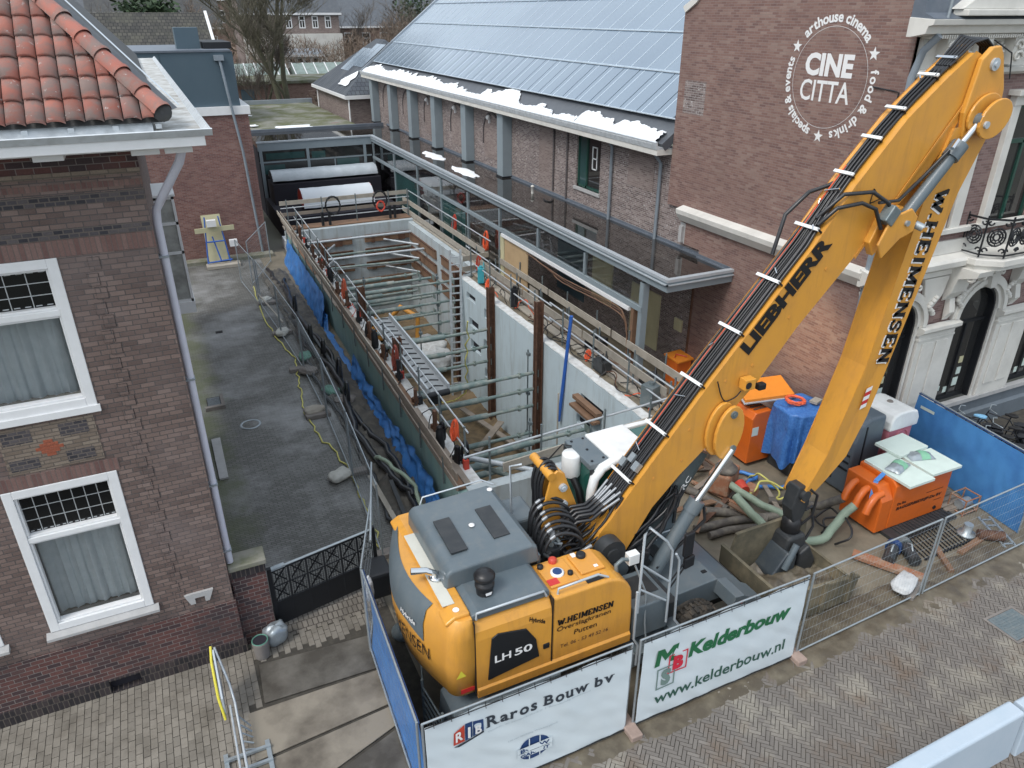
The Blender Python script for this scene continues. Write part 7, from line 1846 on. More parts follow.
for i in range(5):
    part('guard_bar', galv_dark, lambda b: b.tube([(-3.2, -1.45 + i * .02, .45 + i * .16), (-3.28, -.7, .5 + i * .16), (-3.1, -.1, .55 + i * .16)], .018, 6))
part('guard_bar', galv_dark, lambda b: b.tube([(-3.2, -1.4, .2), (-3.2, -1.4, 1.25)], .025, 6)); part('guard_bar', galv_dark, lambda b: b.tube([(-3.28, -.7, .3), (-3.28, -.7, 1.3)], .025, 6))
# warm lamp lighting the gable wall (work light on the boom)
ld_ = bpy.data.lights.new('work_light', 'SPOT'); ld_.energy = 800; ld_.color = (1, .72, .38); ld_.spot_size = R(34); ld_.spot_blend = 1.0; ld_.shadow_soft_size = .08
lo_ = bpy.data.objects.new('work_light', ld_); COL.objects.link(lo_); lo_.location = EO + V((3.9, .9, 4.2))
tgt = V((14.5, 13.0, 3.3)); lo_.rotation_euler = (tgt - lo_.location).to_track_quat('-Z', 'Y').to_euler()

# boom_foot_clutter: hoses and blocks between boom and lift cylinders
random.seed(63)
for i in range(14):
    y = -.45 + .09 * (i % 10)
    part('hydraulic_hose', random.choice([hose_dk, hose_dk, iron]), lambda b: b.tube(wiggle([(.55 + rnd(0, .3), y, 1.5), (.8 + rnd(0, .3), y, 2.2 + rnd(-.2, .2)), (1.2 + rnd(0, .3), y, 2.6 + rnd(-.2, .2)), (1.6 + rnd(0, .3), y, 3.2)], .08, 5, i), .03, 7))
for i in range(7):
    part('valve_block', random.choice([m_dark, galv_dark, m_grey, iron]), lambda b: b.obox((rnd(.5, 1.3), rnd(-.5, .4), rnd(1.7, 2.5)), (rnd(.12, .3), rnd(.12, .3), rnd(.12, .3)), rnd(0, 1)), bevel=.02)
part('boom_pin', galv_dark, lambda b: (b.cyl((.36, -.50, 2.25), (.36, .50, 2.25), .14, 18), b.cyl((.36, -.54, 2.25), (.36, -.50, 2.25), .07, 8)))
part('foot_plate', m_grey, lambda b: b.prism([(.0, 1.7), (.1, 2.3), (.36, 2.5), (.62, 2.3), (.8, 1.7)], 'y', -.44, -.38), bevel=.02)
for i in range(10):
    s_ = 1.0 + i * .33; part('boom_stain', orange_y2, lambda b: b.obox(tuple(B(s_, -1.005, -.25 - .3 * (i % 2))), (.05, .006, .05), 0, 0, -R(50)), boom)
rp_m = M('rust_orange', (.30, .13, .07), .8, dirt=.8, dcol=(.34, .27, .2), dscale=5, bmp=.5)
# ================================================================== site fences
random.seed(11)
def mesh_panel(p, q, lab, group='mesh fence panels', h=1.98, z0=.1, wires=True, parent_root=None):
    """grid fence panel between two ground points"""
    p, q = V((p[0], p[1], 0)), V((q[0], q[1], 0)); d = q - p; L_ = d.length; d /= L_
    t = parent_root or thing('mesh_fence', lab, 'fence', tuple((p + q) / 2), group)
    def P(s, z): return p + d * s + V((0, 0, z))
    b = MB(); b.tube([P(.02, .02), P(.02, h)], .021, 8); b.build('post', galv, t)
    b = MB(); b.tube([P(L_ - .02, .02), P(L_ - .02, h)], .021, 8); b.build('post', galv, t)
    b = MB(); b.tube([P(.02, h), P(L_ - .02, h)], .018, 8); b.build('top_rail', galv, t)
    b = MB(); b.tube([P(.02, z0), P(L_ - .02, z0)], .018, 8); b.build('bottom_rail', galv, t)
    if wires:
        b = MB()
        n = int(L_ / .10)
        for i in range(1, n): b.tube([P(L_ * i / n, z0), P(L_ * i / n, h)], .0014, 3, False)
        for z in (.35, .60, .85, 1.1, 1.35, 1.6, 1.85): b.tube([P(.02, z), P(L_ - .02, z)], .0016, 3, False)
        b.build('wire_mesh', galv, t)
    return t, P, L_
FYY = 6.95
def cloth(x, z, seed=0): return .022 * noise.noise(V((x * 1.3 + z * .9, z * .8, seed))) + .012 * noise.noise(V((x * 4 + z * 3, z * 3, seed))) + .010 * math.sin((x + z * .7) * 9 + 2 * noise.noise(V((x, z, 0)))) * (noise.noise(V((x * .9, z * .9, 7 + seed))) + .3)
def banner_obj(t, x0, x1, z0, z1, seed):
    b = MB(); b.grid(lambda u, v: (x0 + (x1 - x0) * u, FYY - .035 - cloth(x0 + (x1 - x0) * u, z0 + (z1 - z0) * v, seed), z0 + (z1 - z0) * v - .015 * math.sin(PI * u * 7) * (v > .98)), 140, 60)
    o = b.build('banner', banner, t)
    b = MB(); b.use(decal_black)
    for i in range(13):
        x = x0 + (x1 - x0) * (i + .5) / 13
        b.tube([(x, FYY - .06, z1 - .05), (x, FYY - .03, z1 + .05)], .005, 4, False)
    b.build('cable_tie', None, o)
    b = MB(); b.tube([(x0, FYY - .05, z1 - .005), (x1, FYY - .05, z1 - .005)], .008, 5); b.build('hem', iron, o); b = MB(); b.tube([(x0, FYY - .05, z0 + .005), (x1, FYY - .05, z0 + .005)], .009, 5); b.build('hem', iron, o)
    return o
def on_cloth(x, z, seed): return (x, FYY - .035 - cloth(x, z, seed) - .009, z)
t, P, L_ = mesh_panel((1.88, FYY), (5.38, FYY), 'fence panel carrying the white building firm banner below the excavator cab side', None)
t['label'] = 'street fence panel with white banner reading Raros Bouw bv'
o = banner_obj(t, 1.92, 5.34, .08, 1.93, 1)
def tx(txt, x, z, w_, h_, m, seed, par, **kw):
    b = MB(); sl = kw.pop('slope', 0)
    fit_text(b, txt, lambda a, c: on_cloth(x + a, z + c + sl * a, seed), w_, h_, size=1, **kw); return b.build('lettering', m, par)
def serif(txt, x0, z0, w_, h_):
    """letters of the banner name: sans outlines with added bracket serifs"""
    b = MB(); b.use(txt_black); parts_ = []
    adv = 0; gl_ = []
    for ch in txt:
        vs, fs = text2d(ch, size=1, bold=.028); xa = min(v[0] for v in vs); xb = max(v[0] for v in vs); gl_.append((ch, vs, fs, xa, xb, adv)); adv += xb - xa + .11
    k = w_ / (adv - .11); cap_h = max(v[1] for v in gl_[0][1]); kz = h_ / cap_h
    for ch, vs, fs, xa, xb, a0 in gl_:
        P = lambda x, y: on_cloth(x0 + (x - xa + a0) * k, z0 + y * kz - .035 * ((x - xa + a0) * k), 1)
        b.add([P(x, y) for x, y in vs], fs)
        yt = max(v[1] for v in vs); sf = .10; th = .05
        def bar_(xc, y, half=sf): b.add([P(xc - half, y), P(xc + half, y), P(xc + half, y + th), P(xc - half, y + th)], [(0, 1, 2, 3)])
        if ch in 'RB': bar_(xa + .03, 0); bar_(xa + .02, yt - th)
        if ch == 'R': bar_(xb - .02, 0)
        if ch in 'r': bar_(xa + .04, 0); bar_(xa + .01, yt - th - .02, .05)
        if ch == 'a': bar_(xb, 0, .05)
        if ch == 'u': bar_(xa + .0, yt - th, .06); bar_(xb - .05, yt - th, .06); bar_(xb + .01, 0, .05)
        if ch in 'wv': bar_(xa + .04, yt - th); bar_(xb - .04, yt - th)
        if ch == 'b': bar_(xa, yt - th, .05)
    b.build('lettering', None, o)
serif('Raros', 2.86, 1.45, .82, .21); serif('Bouw', 3.80, 1.42, .76, .21); serif('bv', 4.68, 1.39, .34, .21)
tx('Timmer- en aannemersbedrijf  |  Bouwkundig onderhoud', 2.86, 1.33, 1.75, .045, txt_faint, 1, o)
tx('Lid van Stichting Waarborgfonds', 3.2, .93, .85, .04, txt_faint, 1, o)
b = MB()
for (pl, m) in (([(2.33, 1.34), (2.34, 1.60), (2.50, 1.72), (2.50, 1.36)], red_m), ([(2.51, 1.36), (2.51, 1.73), (2.62, 1.73), (2.62, 1.40)], txt_navy), ([(2.63, 1.40), (2.63, 1.72), (2.80, 1.66), (2.80, 1.45)], txt_navy), ([(2.33, 1.30), (2.42, 1.27), (2.80, 1.40), (2.80, 1.44), (2.62, 1.38)], txt_black)):
    b.use(m); b.add([on_cloth(x, z, 1) for x, z in pl], [tuple(range(len(pl)))])
b.build('logo', None, o)
b = MB(); b.use(decal_white)
def oc2(x, z): q = on_cloth(x, z, 1); return (q[0], q[1] - .016, q[2])
for ch, x, z, w_, h_ in (('R', 2.36, 1.40, .11, .20), ('I', 2.545, 1.42, .04, .24), ('B', 2.66, 1.45, .10, .18)): fit_text(b, ch, lambda a, c: oc2(x + a, z + c + .4 * a * (1 if ch == 'R' else -.3)), w_, h_, size=1, bold=.03)
b.build('logo_letters', None, o)
# round guarantee emblem
b = MB(); b.use(txt_navy); cx0, cz0 = 3.64, .60
n = 40; ri = lambda a: .265
b.add([on_cloth(cx0 + .27 * math.cos(2 * PI * k / n), cz0 + .235 * math.sin(2 * PI * k / n), 1) for k in range(n)], [tuple(range(n))])
b.build('emblem', None, o)
b = MB(); b.use(banner)
for x0, z0, w_, h_ in ((-.30, -.005, .60, .11), (-.30, -.115, .60, .10)): b.add([oc2(cx0 + x, cz0 + z) for x, z in ((x0, z0), (x0 + w_, z0), (x0 + w_, z0 + h_), (x0, z0 + h_))], [(0, 1, 2, 3)])
for x in (-.09, .09): b.bar(oc2(cx0 + x, cz0 - .24), oc2(cx0 + x, cz0 + .24), .018, .002, (0, 1, 0))
b.build('emblem_gap', None, o)
def oc3(x, z): q = on_cloth(x, z, 1); return (q[0], q[1] - .024, q[2])
b = MB(); b.use(txt_navy); fit_text(b, 'BOUW', lambda a, c: oc3(cx0 - .25 + a, cz0 + .01 + c), .50, .08, size=1, bold=.03); b.build('lettering', None, o)
b = MB(); b.use(txt_navy); fit_text(b, 'GARANT', lambda a, c: oc3(cx0 - .25 + a, cz0 - .10 + c), .50, .07, size=1, bold=.03); b.build('lettering', None, o)
t, P, L_ = mesh_panel((5.50, FYY), (9.06, FYY), 'street fence panel with white banner with green Kelderbouw lettering', None)
o = banner_obj(t, 5.56, 9.02, .10, 1.95, 2)
tx('Kelderbouw', 6.50, 1.19, 2.2, .33, txt_green, 2, o, bold=.045, shear=.12)
tx('www.kelderbouw.nl', 5.88, .40, 2.86, .25, txt_dkgreen, 2, o, bold=.015)
b = MB(); b.use(txt_green)
mq = lambda a, c: on_cloth(5.81 + a * .42 + c * .04, 1.28 + c * .36, 2)
for pl in (((0, 0), (.24, 0), (.24, .62), (0, 1)), ((0, 1), (.24, .62), (.5, .18), (.5, .60), (.30, 1)), ((1, 1), (.70, 1), (.5, .60), (.5, .18), (.76, .62)), ((.76, 0), (1, 0), (1, 1), (.76, .62))): b.add([mq(*p_) for p_ in pl], [tuple(range(len(pl)))])
b.build('logo', None, o)
def frame_letter(x, z, w_, h_, ch, m):
    b = MB(); b.use(m); k = .025
    q = lambda a, c: tuple(V(on_cloth(x + a, z + c, 2)) + V((0, -.003, 0)))
    for (a0, c0, a1, c1) in ((0, 0, w_, k), (0, h_ - k, w_, h_), (0, k, k, h_ - k), (w_ - k, k, w_, h_ - k)): b.add([q(a0, c0), q(a1, c0), q(a1, c1), q(a0, c1)], [(0, 1, 2, 3)])
    fit_text(b, ch, lambda a, c: q(.09 + a, .05 + c), w_ - .17, h_ - .1, size=1, bold=.07); b.build('logo', None, o)
frame_letter(6.10, 1.00, .38, .42, 'B', txt_red); frame_letter(5.88, .74, .37, .46, 'S', txt_grey)
# mesh panels to the right, blue screened panel
mesh_panel((9.14, FYY), (12.62, 7.06), 'street fence panel of open wire mesh between white banner and middle post', 'mesh fence panels')
mesh_panel((12.68, 7.06), (16.2, 7.2), 'street fence panel of open wire mesh reaching the blue screen', 'mesh fence panels')
def foot2(x, y, rz, lab, m=block): 
    b = MB(); b.obox((x, y, .065), (.62, .22, .125), rz); return tag(b.build('fence_block', m, bevel=.02), lab, 'fence foot', 'concrete fence feet')
foot2(5.44, 6.98, PI / 2, 'pinkish fence foot between the two white banners', foot_pink); foot2(9.1, 7.02, PI / 2, 'pinkish fence foot at the right end of the white banners', foot_pink)
foot2(12.6, 7.2, .35, 'dark fence foot under the pale sack at the middle mesh post')
foot2(1.9, 6.9, PI / 2, 'fence foot at the corner of blue sheet and white banner')
sack('cement_sack', 'pale full sack lying on the fence foot in the mesh fence', (12.45, 7.32, .13), (.36, .2, .2), .35, M('sack_white', (.60, .62, .63), .7, dirt=.5), 9)
def screened(p, q, lab, par_lab=None, name='mesh_fence', m=blue_mesh, z1=1.96, sag=.05):
    t, P, L_ = mesh_panel(p, q, lab, None)
    b = MB()
    dd = (V((q[0], q[1], 0)) - V((p[0], p[1], 0))).normalized(); nn = V((dd.y, -dd.x, 0))
    def fn(u, v):
        s = L_ * u; z = .06 + (z1 - .04 - .06) * v
        off = .03 + sag * math.sin(PI * v) * (.3 + .7 * abs(noise.noise(V((s * .8, v * 1.2, L_))))) + .012 * noise.noise(V((s * 5, v * 5, 1)))
        return tuple(P(s, z) + nn * off)
    b.grid(fn, 90, 30); sc2 = b.build('blue_screen', m, t)
    b = MB(); b.tube([P(0, z1) + nn * .03, P(L_, z1) + nn * .03], .014, 6); b.build('hem', txt_navy, sc2)
    return t, P, nn, sc2
t, P, nn, s_ = screened((16.92, 11.0), (16.46, 7.5), 'fence panel covered with blue screen beside the bicycles and the orange box', sag=.10)
b = MB(); b.add([tuple(P(a, z) + nn * .07) for a, z in ((.18, 1.62), (.62, 1.64), (.62, 1.72), (.18, 1.70))], [(0, 1, 2, 3)]); b.build('label_strip', mint, s_)
screened((1.84, 7.0), (1.98, 10.45), 'fence panel with blue sheet closing the site beside the road plates', m=blue_tarp, sag=.12)
mesh_panel((1.98, 10.5), (2.72, 12.5), 'narrow open fence panel leaning at the iron gate', 'yard fence panels')
yf = [((2.95, 12.9), (3.15, 16.3)), ((3.15, 16.4), (3.28, 19.8)), ((3.28, 19.9), (3.3, 23.3)), ((3.3, 23.4), (3.15, 26.8)), ((3.15, 26.9), (2.95, 30.3)), ((2.9, 30.4), (2.6, 33.8)), ((3.0, 33.2), (4.3, 36.4))]
for i, (p, q) in enumerate(yf): mesh_panel(p, q, 'wire mesh fence panel between yard and pit, %s' % (['nearest the gate', 'second from the gate', 'third from the gate', 'fourth from the gate', 'fifth from the gate', 'sixth from the gate', 'farthest, at the red brick wall'][i]), 'yard fence panels')
b = MB(); b.tube([(2.35, 11.2, 1.95), (3.05, 13.6, 2.1)], .024, 8); tag(b.build('brace_tube', galv), 'slanting galvanised tube tied to the gate end fence', 'tube')
sack('knotted_bag', 'white plastic knot bag hanging where the blue sheet meets the gate', (2.1, 10.6, 1.1), (.09, .09, .5), 0, ivory, 12, 'bag')
b = MB(); b.box(2.2, 11.3, .4, 2.75, 11.9, 1.0); tag(b.build('black_tub', iron, bevel=.06), 'black plastic tub between the blue sheet and the excavator rear', 'tub')

# concrete barrier bottom right
def jersey(x0, x1, y, lab):
    b = MB(); pr = [(y - .16, 0), (y - .13, .97), (y - .10, 1.0), (y + .12, 1.0), (y + .15, .97), (y + .18, 0)]
    b.prism(pr, 'x', x0, x1); o = b.build('road_barrier', jersey_m, bevel=.02); return tag(o, lab, 'barrier')
jersey(6.4, 10.72, 4.02, 'pale blue grey concrete barrier in the bottom right corner'); jersey(10.80, 13.5, 3.98, 'second concrete barrier cut off by the right edge of the photo')
# street drain
b = MB(); b.use(galv_dark); b.box(13.25, 5.4, .026, 14.0, 6.0, .034); b.use(galv_dark)
for i in range(9): b.box(13.33, 5.45 + i * .06, .034, 13.93, 5.48 + i * .06, .04)
b.use(block)
for a in ((13.19, 5.34, 14.06, 5.39), (13.19, 6.01, 14.06, 6.06), (13.19, 5.39, 13.24, 6.01), (14.01, 5.39, 14.06, 6.01)): b.box(a[0], a[1], .024, a[2], a[3], .036)
tag(b.build('street_drain', None), 'rectangular grey street drain in the herringbone paving', 'drain')

# ================================================================== orange pump box with boards
pb = thing('pump_box', 'bright orange pump box with black lettering and insulation boards on top', 'pump box', (14.5, 9.0, 0))
b = MB(); b.prism([(8.86, .10), (8.86, 1.28), (8.98, 1.38), (9.9, 1.38), (9.9, .10)], 'x', 13.72, 15.62)
b.prism([(8.86, .10), (8.86, .95), (9.05, 1.28), (9.9, 1.28), (9.9, .10)], 'x', 13.35, 13.72); b.build('body', orange_box, pb, bevel=.03)
for i, y in enumerate((8.98, 9.28, 9.6)):
    b = MB(); b.tube([(13.45, y, 1.12), (13.25, y, 1.08), (13.08, y - .02, .92), (13.0, y - .03, .72)], .085, 14); b.build('pipe_elbow', orange_box, pb)
b = MB(); fit_text(b, 'BAGGERBEDRIJF-De BV', lambda x, y: (13.90 + x, 8.852, .56 + y), 1.52, .11, size=1, bold=.03, shear=.15); b.build('lettering', decal_black, pb)
b = MB(); fit_text(b, 'De Bie', lambda x, y: (13.90 + x, 8.852, .72 + y), .28, .07, size=1, bold=.03); b.build('lettering', decal_black, pb)
b = MB(); b.box(14.85, 8.853, .79, 15.42, 8.858, .80); b.box(15.2, 8.853, .48, 15.45, 8.858, .49); b.build('line_mark', decal_black, pb)
b = MB(); b.lathe([(.05, 0), (.05, .03)], (15.3, 8.84, .25), 12, 'y'); b.build('drain_plug', iron, pb)
for i, (x, y, z, sx, sy, rz, l) in enumerate(((14.15, 9.2, 1.42, .80, 1.25, .0, 'mint insulation board on the orange box, nearest one'), (15.1, 9.1, 1.43, .95, .85, -.02, 'mint insulation board on the orange box, right one'), (14.98, 9.85, 1.5, 1.0, .7, .05, 'mint insulation board on the orange box, rear one'))):
    b = MB(); b.obox((x, y, z), (sx, sy, .07), rz); tag(b.build('insulation_board', mint, bevel=.006), l, 'board', 'insulation boards')
for i, (x, y, rz, l) in enumerate(((14.15, 9.25, .3, 'green and grey bag on the nearest insulation board'), (15.0, 9.35, -.3, 'green and grey bag on the right insulation board'))):
    b = MB(); b.use(galv); b.grid(lambda u, v: (x + (u - .5) * .62 * math.cos(rz) - (v - .5) * .34 * math.sin(rz), y + (u - .5) * .62 * math.sin(rz) + (v - .5) * .34 * math.cos(rz), 1.475 + .11 * (math.sin(PI * u) * math.sin(PI * v)) ** .5 + .02 * noise.noise(V((u * 6, v * 5, i)))), 20, 12)
    b.use(M('bag_stripe%d' % i, (.22, .48, .32), .6)); b.grid(lambda u, v: (x + (u * .36 - .08) * .62 * math.cos(rz) - (v - .5) * .34 * math.sin(rz), y + (u * .36 - .08) * .62 * math.sin(rz) + (v - .5) * .34 * math.cos(rz), 1.482 + .11 * (math.sin(PI * (u * .36 + .42)) * math.sin(PI * v)) ** .5 + .02 * noise.noise(V(((u * .36 + .42) * 6, v * 5, i)))), 10, 12)
    tag(b.build('mortar_bag', None), l, 'bag')
b = MB(); b.bar((13.45, 9.2, 1.32), (14.15, 9.35, 1.50), .10, .02); b.bar((13.3, 9.1, .9), (13.45, 9.2, 1.32), .10, .02); tag(b.build('blue_strap', M('strap_blue', (.08, .25, .62), .5)), 'blue strap thrown over the left end of the orange box', 'strap')
b = MB()
for i in range(16): b.box(13.9 + i * .11, 8.55, .02, 13.95 + i * .11, 8.85, .12)
b.box(13.6, 8.5, 0.02, 15.7, 9.9, .10); tag(b.build('drip_tray', m_dark), 'dark slatted tray under the orange box', 'tray')
b = MB(); b.tube(wiggle([(13.0, 9.25, .75), (12.6, 9.3, .35), (12.0, 9.15, .18), (11.2, 9.5, .2), (10.9, 10.1, .5), (10.8, 10.7, .75)], .05, 6, 2), .10, 10); tag(b.build('hose', hose_green), 'fat pale green hose from the orange box past the grab', 'hose')
b = MB(); b.tube([(12.98, 9.57, .75), (12.8, 10.0, .3), (12.4, 10.6, .15), (12.1, 10.9, .1)], .10, 10); tag(b.build('hose', hose_grey), 'muddy hose from the rear outlet of the orange box', 'hose')
for i, (x, y, rz, l) in enumerate(((13.05, 8.15, .5, 'black electric pump lying in front of the orange box, left one'), (13.45, 8.0, 1.1, 'black electric pump lying in front of the orange box, right one'))):
    t = thing('pump', l, 'pump', (x, y, 0)); c, s = math.cos(rz), math.sin(rz)
    b = MB(); b.cyl((x - .3 * c, y - .3 * s, .16), (x + .22 * c, y + .22 * s, .16), .13, 16); b.build('motor', m_dark, t)
    b = MB(); b.cyl((x + .22 * c, y + .22 * s, .16), (x + .36 * c, y + .36 * s, .16), .17, 16); b.build('housing', galv_dark if i else txt_navy, t)
    b = MB(); b.tube([(x - .1 * c, y - .1 * s, .28), (x, y, .38), (x + .15 * c, y + .15 * s, .3)], .02, 6); b.build('handle', galv, t)
b = MB(); b.bar((12.35, 8.55, .12), (13.1, 7.35, .08), .25, .08); tag(b.build('rusty_skid', rp_m), 'worn rusty steel skid left of the pumps', 'skid')
b = MB(); b.bar((14.3, 8.0, .06), (13.85, 7.25, .06), .12, .08, (0, 0, 1)); b.bar((14.6, 7.6, .05), (15.6, 7.75, .05), .14, .06); tag(b.build('timber_pair', timber_br), 'two dark timbers on the ground right of the pumps', 'timber')
t = thing('steel_grating', 'dark steel grating leaning in front of the orange box', 'grating', (14.5, 8.1, 0))
b = MB()
for i in range(14): b.bar((13.85 + i * .11, 8.45, .1), (13.75 + i * .11, 7.75, .03), .012, .03)
b.bar((13.8, 8.4, .1), (15.35, 8.45, .1), .03, .03); b.bar((13.7, 7.78, .04), (15.25, 7.8, .04), .03, .03); b.build('bars', iron, t)
for i, (x, y, l, m) in enumerate(((15.9, 8.5, 'orange framed pump set near the blue screen', rp_m),)):
    t = thing('pump_set', l, 'pump', (x, y, 0))
    b = MB()
    for a, c in (((0, 0), (.5, .0)), ((.5, 0), (.5, .4)), ((.5, .4), (0, .4)), ((0, .4), (0, 0))):
        for z in (.08, .45): b.tube([(x + a[0], y + a[1], z), (x + c[0], y + c[1], z)], .018, 6)
    for a in ((0, 0), (.5, 0), (.5, .4), (0, .4)): b.tube([(x + a[0], y + a[1], .02), (x + a[0], y + a[1], .47)], .018, 6)
    b.build('frame', m, t); b = MB(); b.cyl((x + .08, y + .2, .22), (x + .42, y + .2, .22), .12, 14); b.build('motor', galv, t)
t = thing('pump', 'rusty pump with flange lying near the mesh fence post', 'pump', (15.4, 8.0, 0))
b = MB(); b.lathe([(.10, 0), (.2, .02), (.2, .06), (.1, .08), (.1, .3)], (15.35, 8.0, .02), 14); b.build('flange', galv, t); b = MB(); b.cyl((15.45, 7.8, .14), (15.9, 7.5, .14), .12, 12); b.build('body', rust, t)
b = MB(); b.bar((15.7, 7.3, .04), (16.2, 8.3, .04), .05, .04); b.bar((15.95, 7.2, .04), (16.45, 8.2, .04), .05, .04)
for i in range(5): b.bar((15.75 + i * .1, 7.4 + i * .2, .05), (16.0 + i * .1, 7.3 + i * .2, .05), .04, .02)
tag(b.build('short_ladder', galv), 'short grey ladder piece on the ground below the blue screen', 'ladder')
b = MB(); b.box(15.6, 8.7, .02, 16.5, 9.6, .10)
for i in range(6): b.box(15.62, 8.72 + i * .15, .10, 16.48, 8.82 + i * .15, .13)
tag(b.build('pallet', timber), 'weathered pallet between the orange box and the blue screen', 'pallet')
# pink toilet and grey pod
tb = thing('portable_toilet', 'pink portable toilet with rounded white roof', 'toilet', (15.7, 10.7, 0))
b = MB(); b.box(15.12, 10.35, .05, 15.98, 11.25, 1.62); b.build('cabin', pink, tb, bevel=.06)
b = MB(); b.prism([(15.06, 1.60), (16.04, 1.60), (16.04, 1.84), (15.95, 2.02), (15.75, 2.08), (15.35, 2.08), (15.15, 2.02), (15.06, 1.84)], 'y', 10.28, 11.32); b.build('roof', m_white, tb, bevel=.05, seg=3)
b = MB(); b.lathe([(.08, 0), (.06, .03)], (15.6, 10.85, 2.08), 12); b.build('roof_vent', block, tb)
b = MB(); b.tube([(15.62 + .2 * math.cos(a * PI / 12), 10.345, 1.33 + .2 * math.sin(a * PI / 12)) for a in range(25)], .02, 6, False); b.build('moulding', pink, tb)
pd = thing('grey_cabin', 'dark grey plastic cabin with ribs beside the pink toilet', 'cabin', (14.6, 10.9, 0))
b = MB(); b.prism([(14.0, .05), (14.0, 1.5), (14.15, 1.95), (14.45, 2.1), (14.95, 2.1), (14.98, .05)], 'y', 10.35, 11.35); b.build('shell', pod_grey, pd, bevel=.08, seg=3)
for z in (.7, .9, 1.1): b = MB(); b.prism([(13.985, z), (13.985, z + .05), (14.0, z + .05), (14.0, z)], 'y', 10.4, 11.3); b.build('rib', iron, pd)
b = MB(); b.box(13.985, 10.8, .3, 14.0, 10.84, 1.5); b.box(14.3, 10.335, .3, 14.34, 10.35, 1.9); b.build('seam', iron, pd)
# tarpaulin covered stack
tp = MB()
def tpf(u, v):
    a = 2 * PI * u; sx, sy = .60, .52
    cx, cy2 = 13.78, 11.95
    sq = lambda t: math.copysign(abs(t) ** .55, t)
    ex_, ey_ = sq(math.cos(a)) * sx, sq(math.sin(a)) * sy
    if v < .35:
        k = v / .35; z = 1.85 + .10 * (1 - k) + .10 * noise.noise(V((ex_ * k * 3, ey_ * k * 3, 1))); return (cx + ex_ * k, cy2 + ey_ * k, z)
    k = (v - .35) / .65
    f = 1 + .06 * k + (.12 + .08 * k) * math.sin(a * 8 + 1.2 * math.sin(a * 3)) * k ** .6 + .06 * noise.noise(V((a * 2, k * 3, 3)))
    hem = .30 + .35 * (noise.noise(V((math.cos(a) * 1.2, math.sin(a) * 1.2, 6))) + .3)
    return (cx + ex_ * f, cy2 + ey_ * f, 1.85 - (1.85 - hem) * k)
tp.grid(tpf, 160, 40); tag(tp.build('tarpaulin', blue_pattern), 'mottled blue tarpaulin draped over a stack by the brick gable wall', 'tarpaulin')
coil((13.6, 12.0, 2.0), .22, hi_orange, 'orange hose coil lying on top of the blue tarpaulin', 6, 'z', .03)
b = MB(); b.box(13.38, 11.55, .02, 14.2, 12.35, 1.6); tag(b.build('tarp_stack', m_dark), 'dark stack hidden under the blue tarpaulin', 'stack')
b = MB(); b.obox((14.1, 11.8, 1.98), (.3, .2, .06), .3); tag(b.build('brick_block', timber_lt), 'small pale block lying on the right of the blue tarpaulin', 'block')
# orange generator
class GB(MB):
    def add(s, vs, fs): return MB.add(s, [(v[0] + .42, v[1] + .05, v[2]) for v in vs], fs)
ge = thing('generator', 'orange generator cabinet with slanted vents and open lid behind the boom', 'generator', (13.1, 13.0, 0)); GX = .42
b = GB(); b.prism([(12.25, .12), (13.05, .12), (13.05, 1.45), (12.85, 1.62), (12.35, 1.62), (12.25, 1.45)], 'y', 12.35, 13.35); b.build('cabinet', orange_box, ge, bevel=.03)
for i in range(4): b = GB(); b.box(12.42, 12.5 + i * .13, 1.625, 12.82, 12.56 + i * .13, 1.64); b.build('vent_slot', rust, ge)
b = GB(); b.obox((12.95, 12.85, 1.98), (1.3, .9, .10), -.35, .12, -.1); b.build('lid', orange_lid, ge, bevel=.02)
b = GB(); b.obox((12.95, 12.85, 1.92), (1.36, .96, .03), -.35, .12, -.1); b.build('lid_rim', steel_light, ge)
b = GB(); b.box(13.055, 12.5, .95, 13.06, 12.75, 1.3); b.build('instruction_plate', mint, ge)
b = GB(); b.box(12.3, 12.345, .95, 12.5, 12.35, 1.2); b.build('instruction_plate', mint, ge)
g0 = thing('orange_cabinet', 'small orange cabinet at the foot of the speckled hall wall', 'cabinet', (14.2, 17.4, 0))
b = MB(); b.box(13.85, 17.1, .02, 14.42, 17.7, .85); b.build('body', orange_box, g0, bevel=.02); b = MB(); b.obox((14.15, 17.4, .90), (.68, .7, .05), .1, .08); b.build('lid', orange_lid, g0)
b = MB(); b.tube([(13.9, 17.3, .95), (14.1, 17.5, .96), (14.3, 17.2, .95)], .02, 5); b.build('strap', red_m, g0)

# container trough with the grab inside
sk = thing('spoil_container', 'muddy steel spoil container open at the top with the grab standing in it', 'container', (10.5, 8.5, 0))
stm = M('muddy_container', (.10, .09, .062), .8, dirt=.8, dcol=(.24, .20, .13), dscale=1.8, bmp=.4, bscale=14, detail=9)
b = MB(); b.prism([(9.0, 1.08), (9.0, .7), (9.3, .06), (11.2, .06), (11.3, .45), (11.3, .5), (11.24, .5), (11.24, .45), (11.16, .12), (9.34, .12), (9.06, .72), (9.06, 1.08)], 'y', 7.62, 9.1); b.build('shell', stm, sk, bevel=.008)
b = MB(); b.prism([(9.01, .7), (9.31, .07), (11.19, .07), (11.3, .5), (11.3, .62), (9.01, .92)], 'y', 7.56, 7.62); b.build('front_plate', stm, sk, bevel=.006)
b = MB(); b.prism([(9.35, .07), (11.19, .07), (11.3, .7), (11.3, 1.25), (9.35, 1.25), (9.2, .7)], 'y', 9.04, 9.10); b.build('back_plate', stm, sk, bevel=.006)
b = MB(); b.bar((9.33, 9.07, 1.27), (11.32, 9.07, 1.27), .07, .05); b.bar((9.0, 7.59, .92), (11.32, 7.59, .62), .08, .06); b.bar((9.03, 7.6, 1.09), (9.03, 9.1, 1.09), .07, .05); b.build('rim', stm, sk)
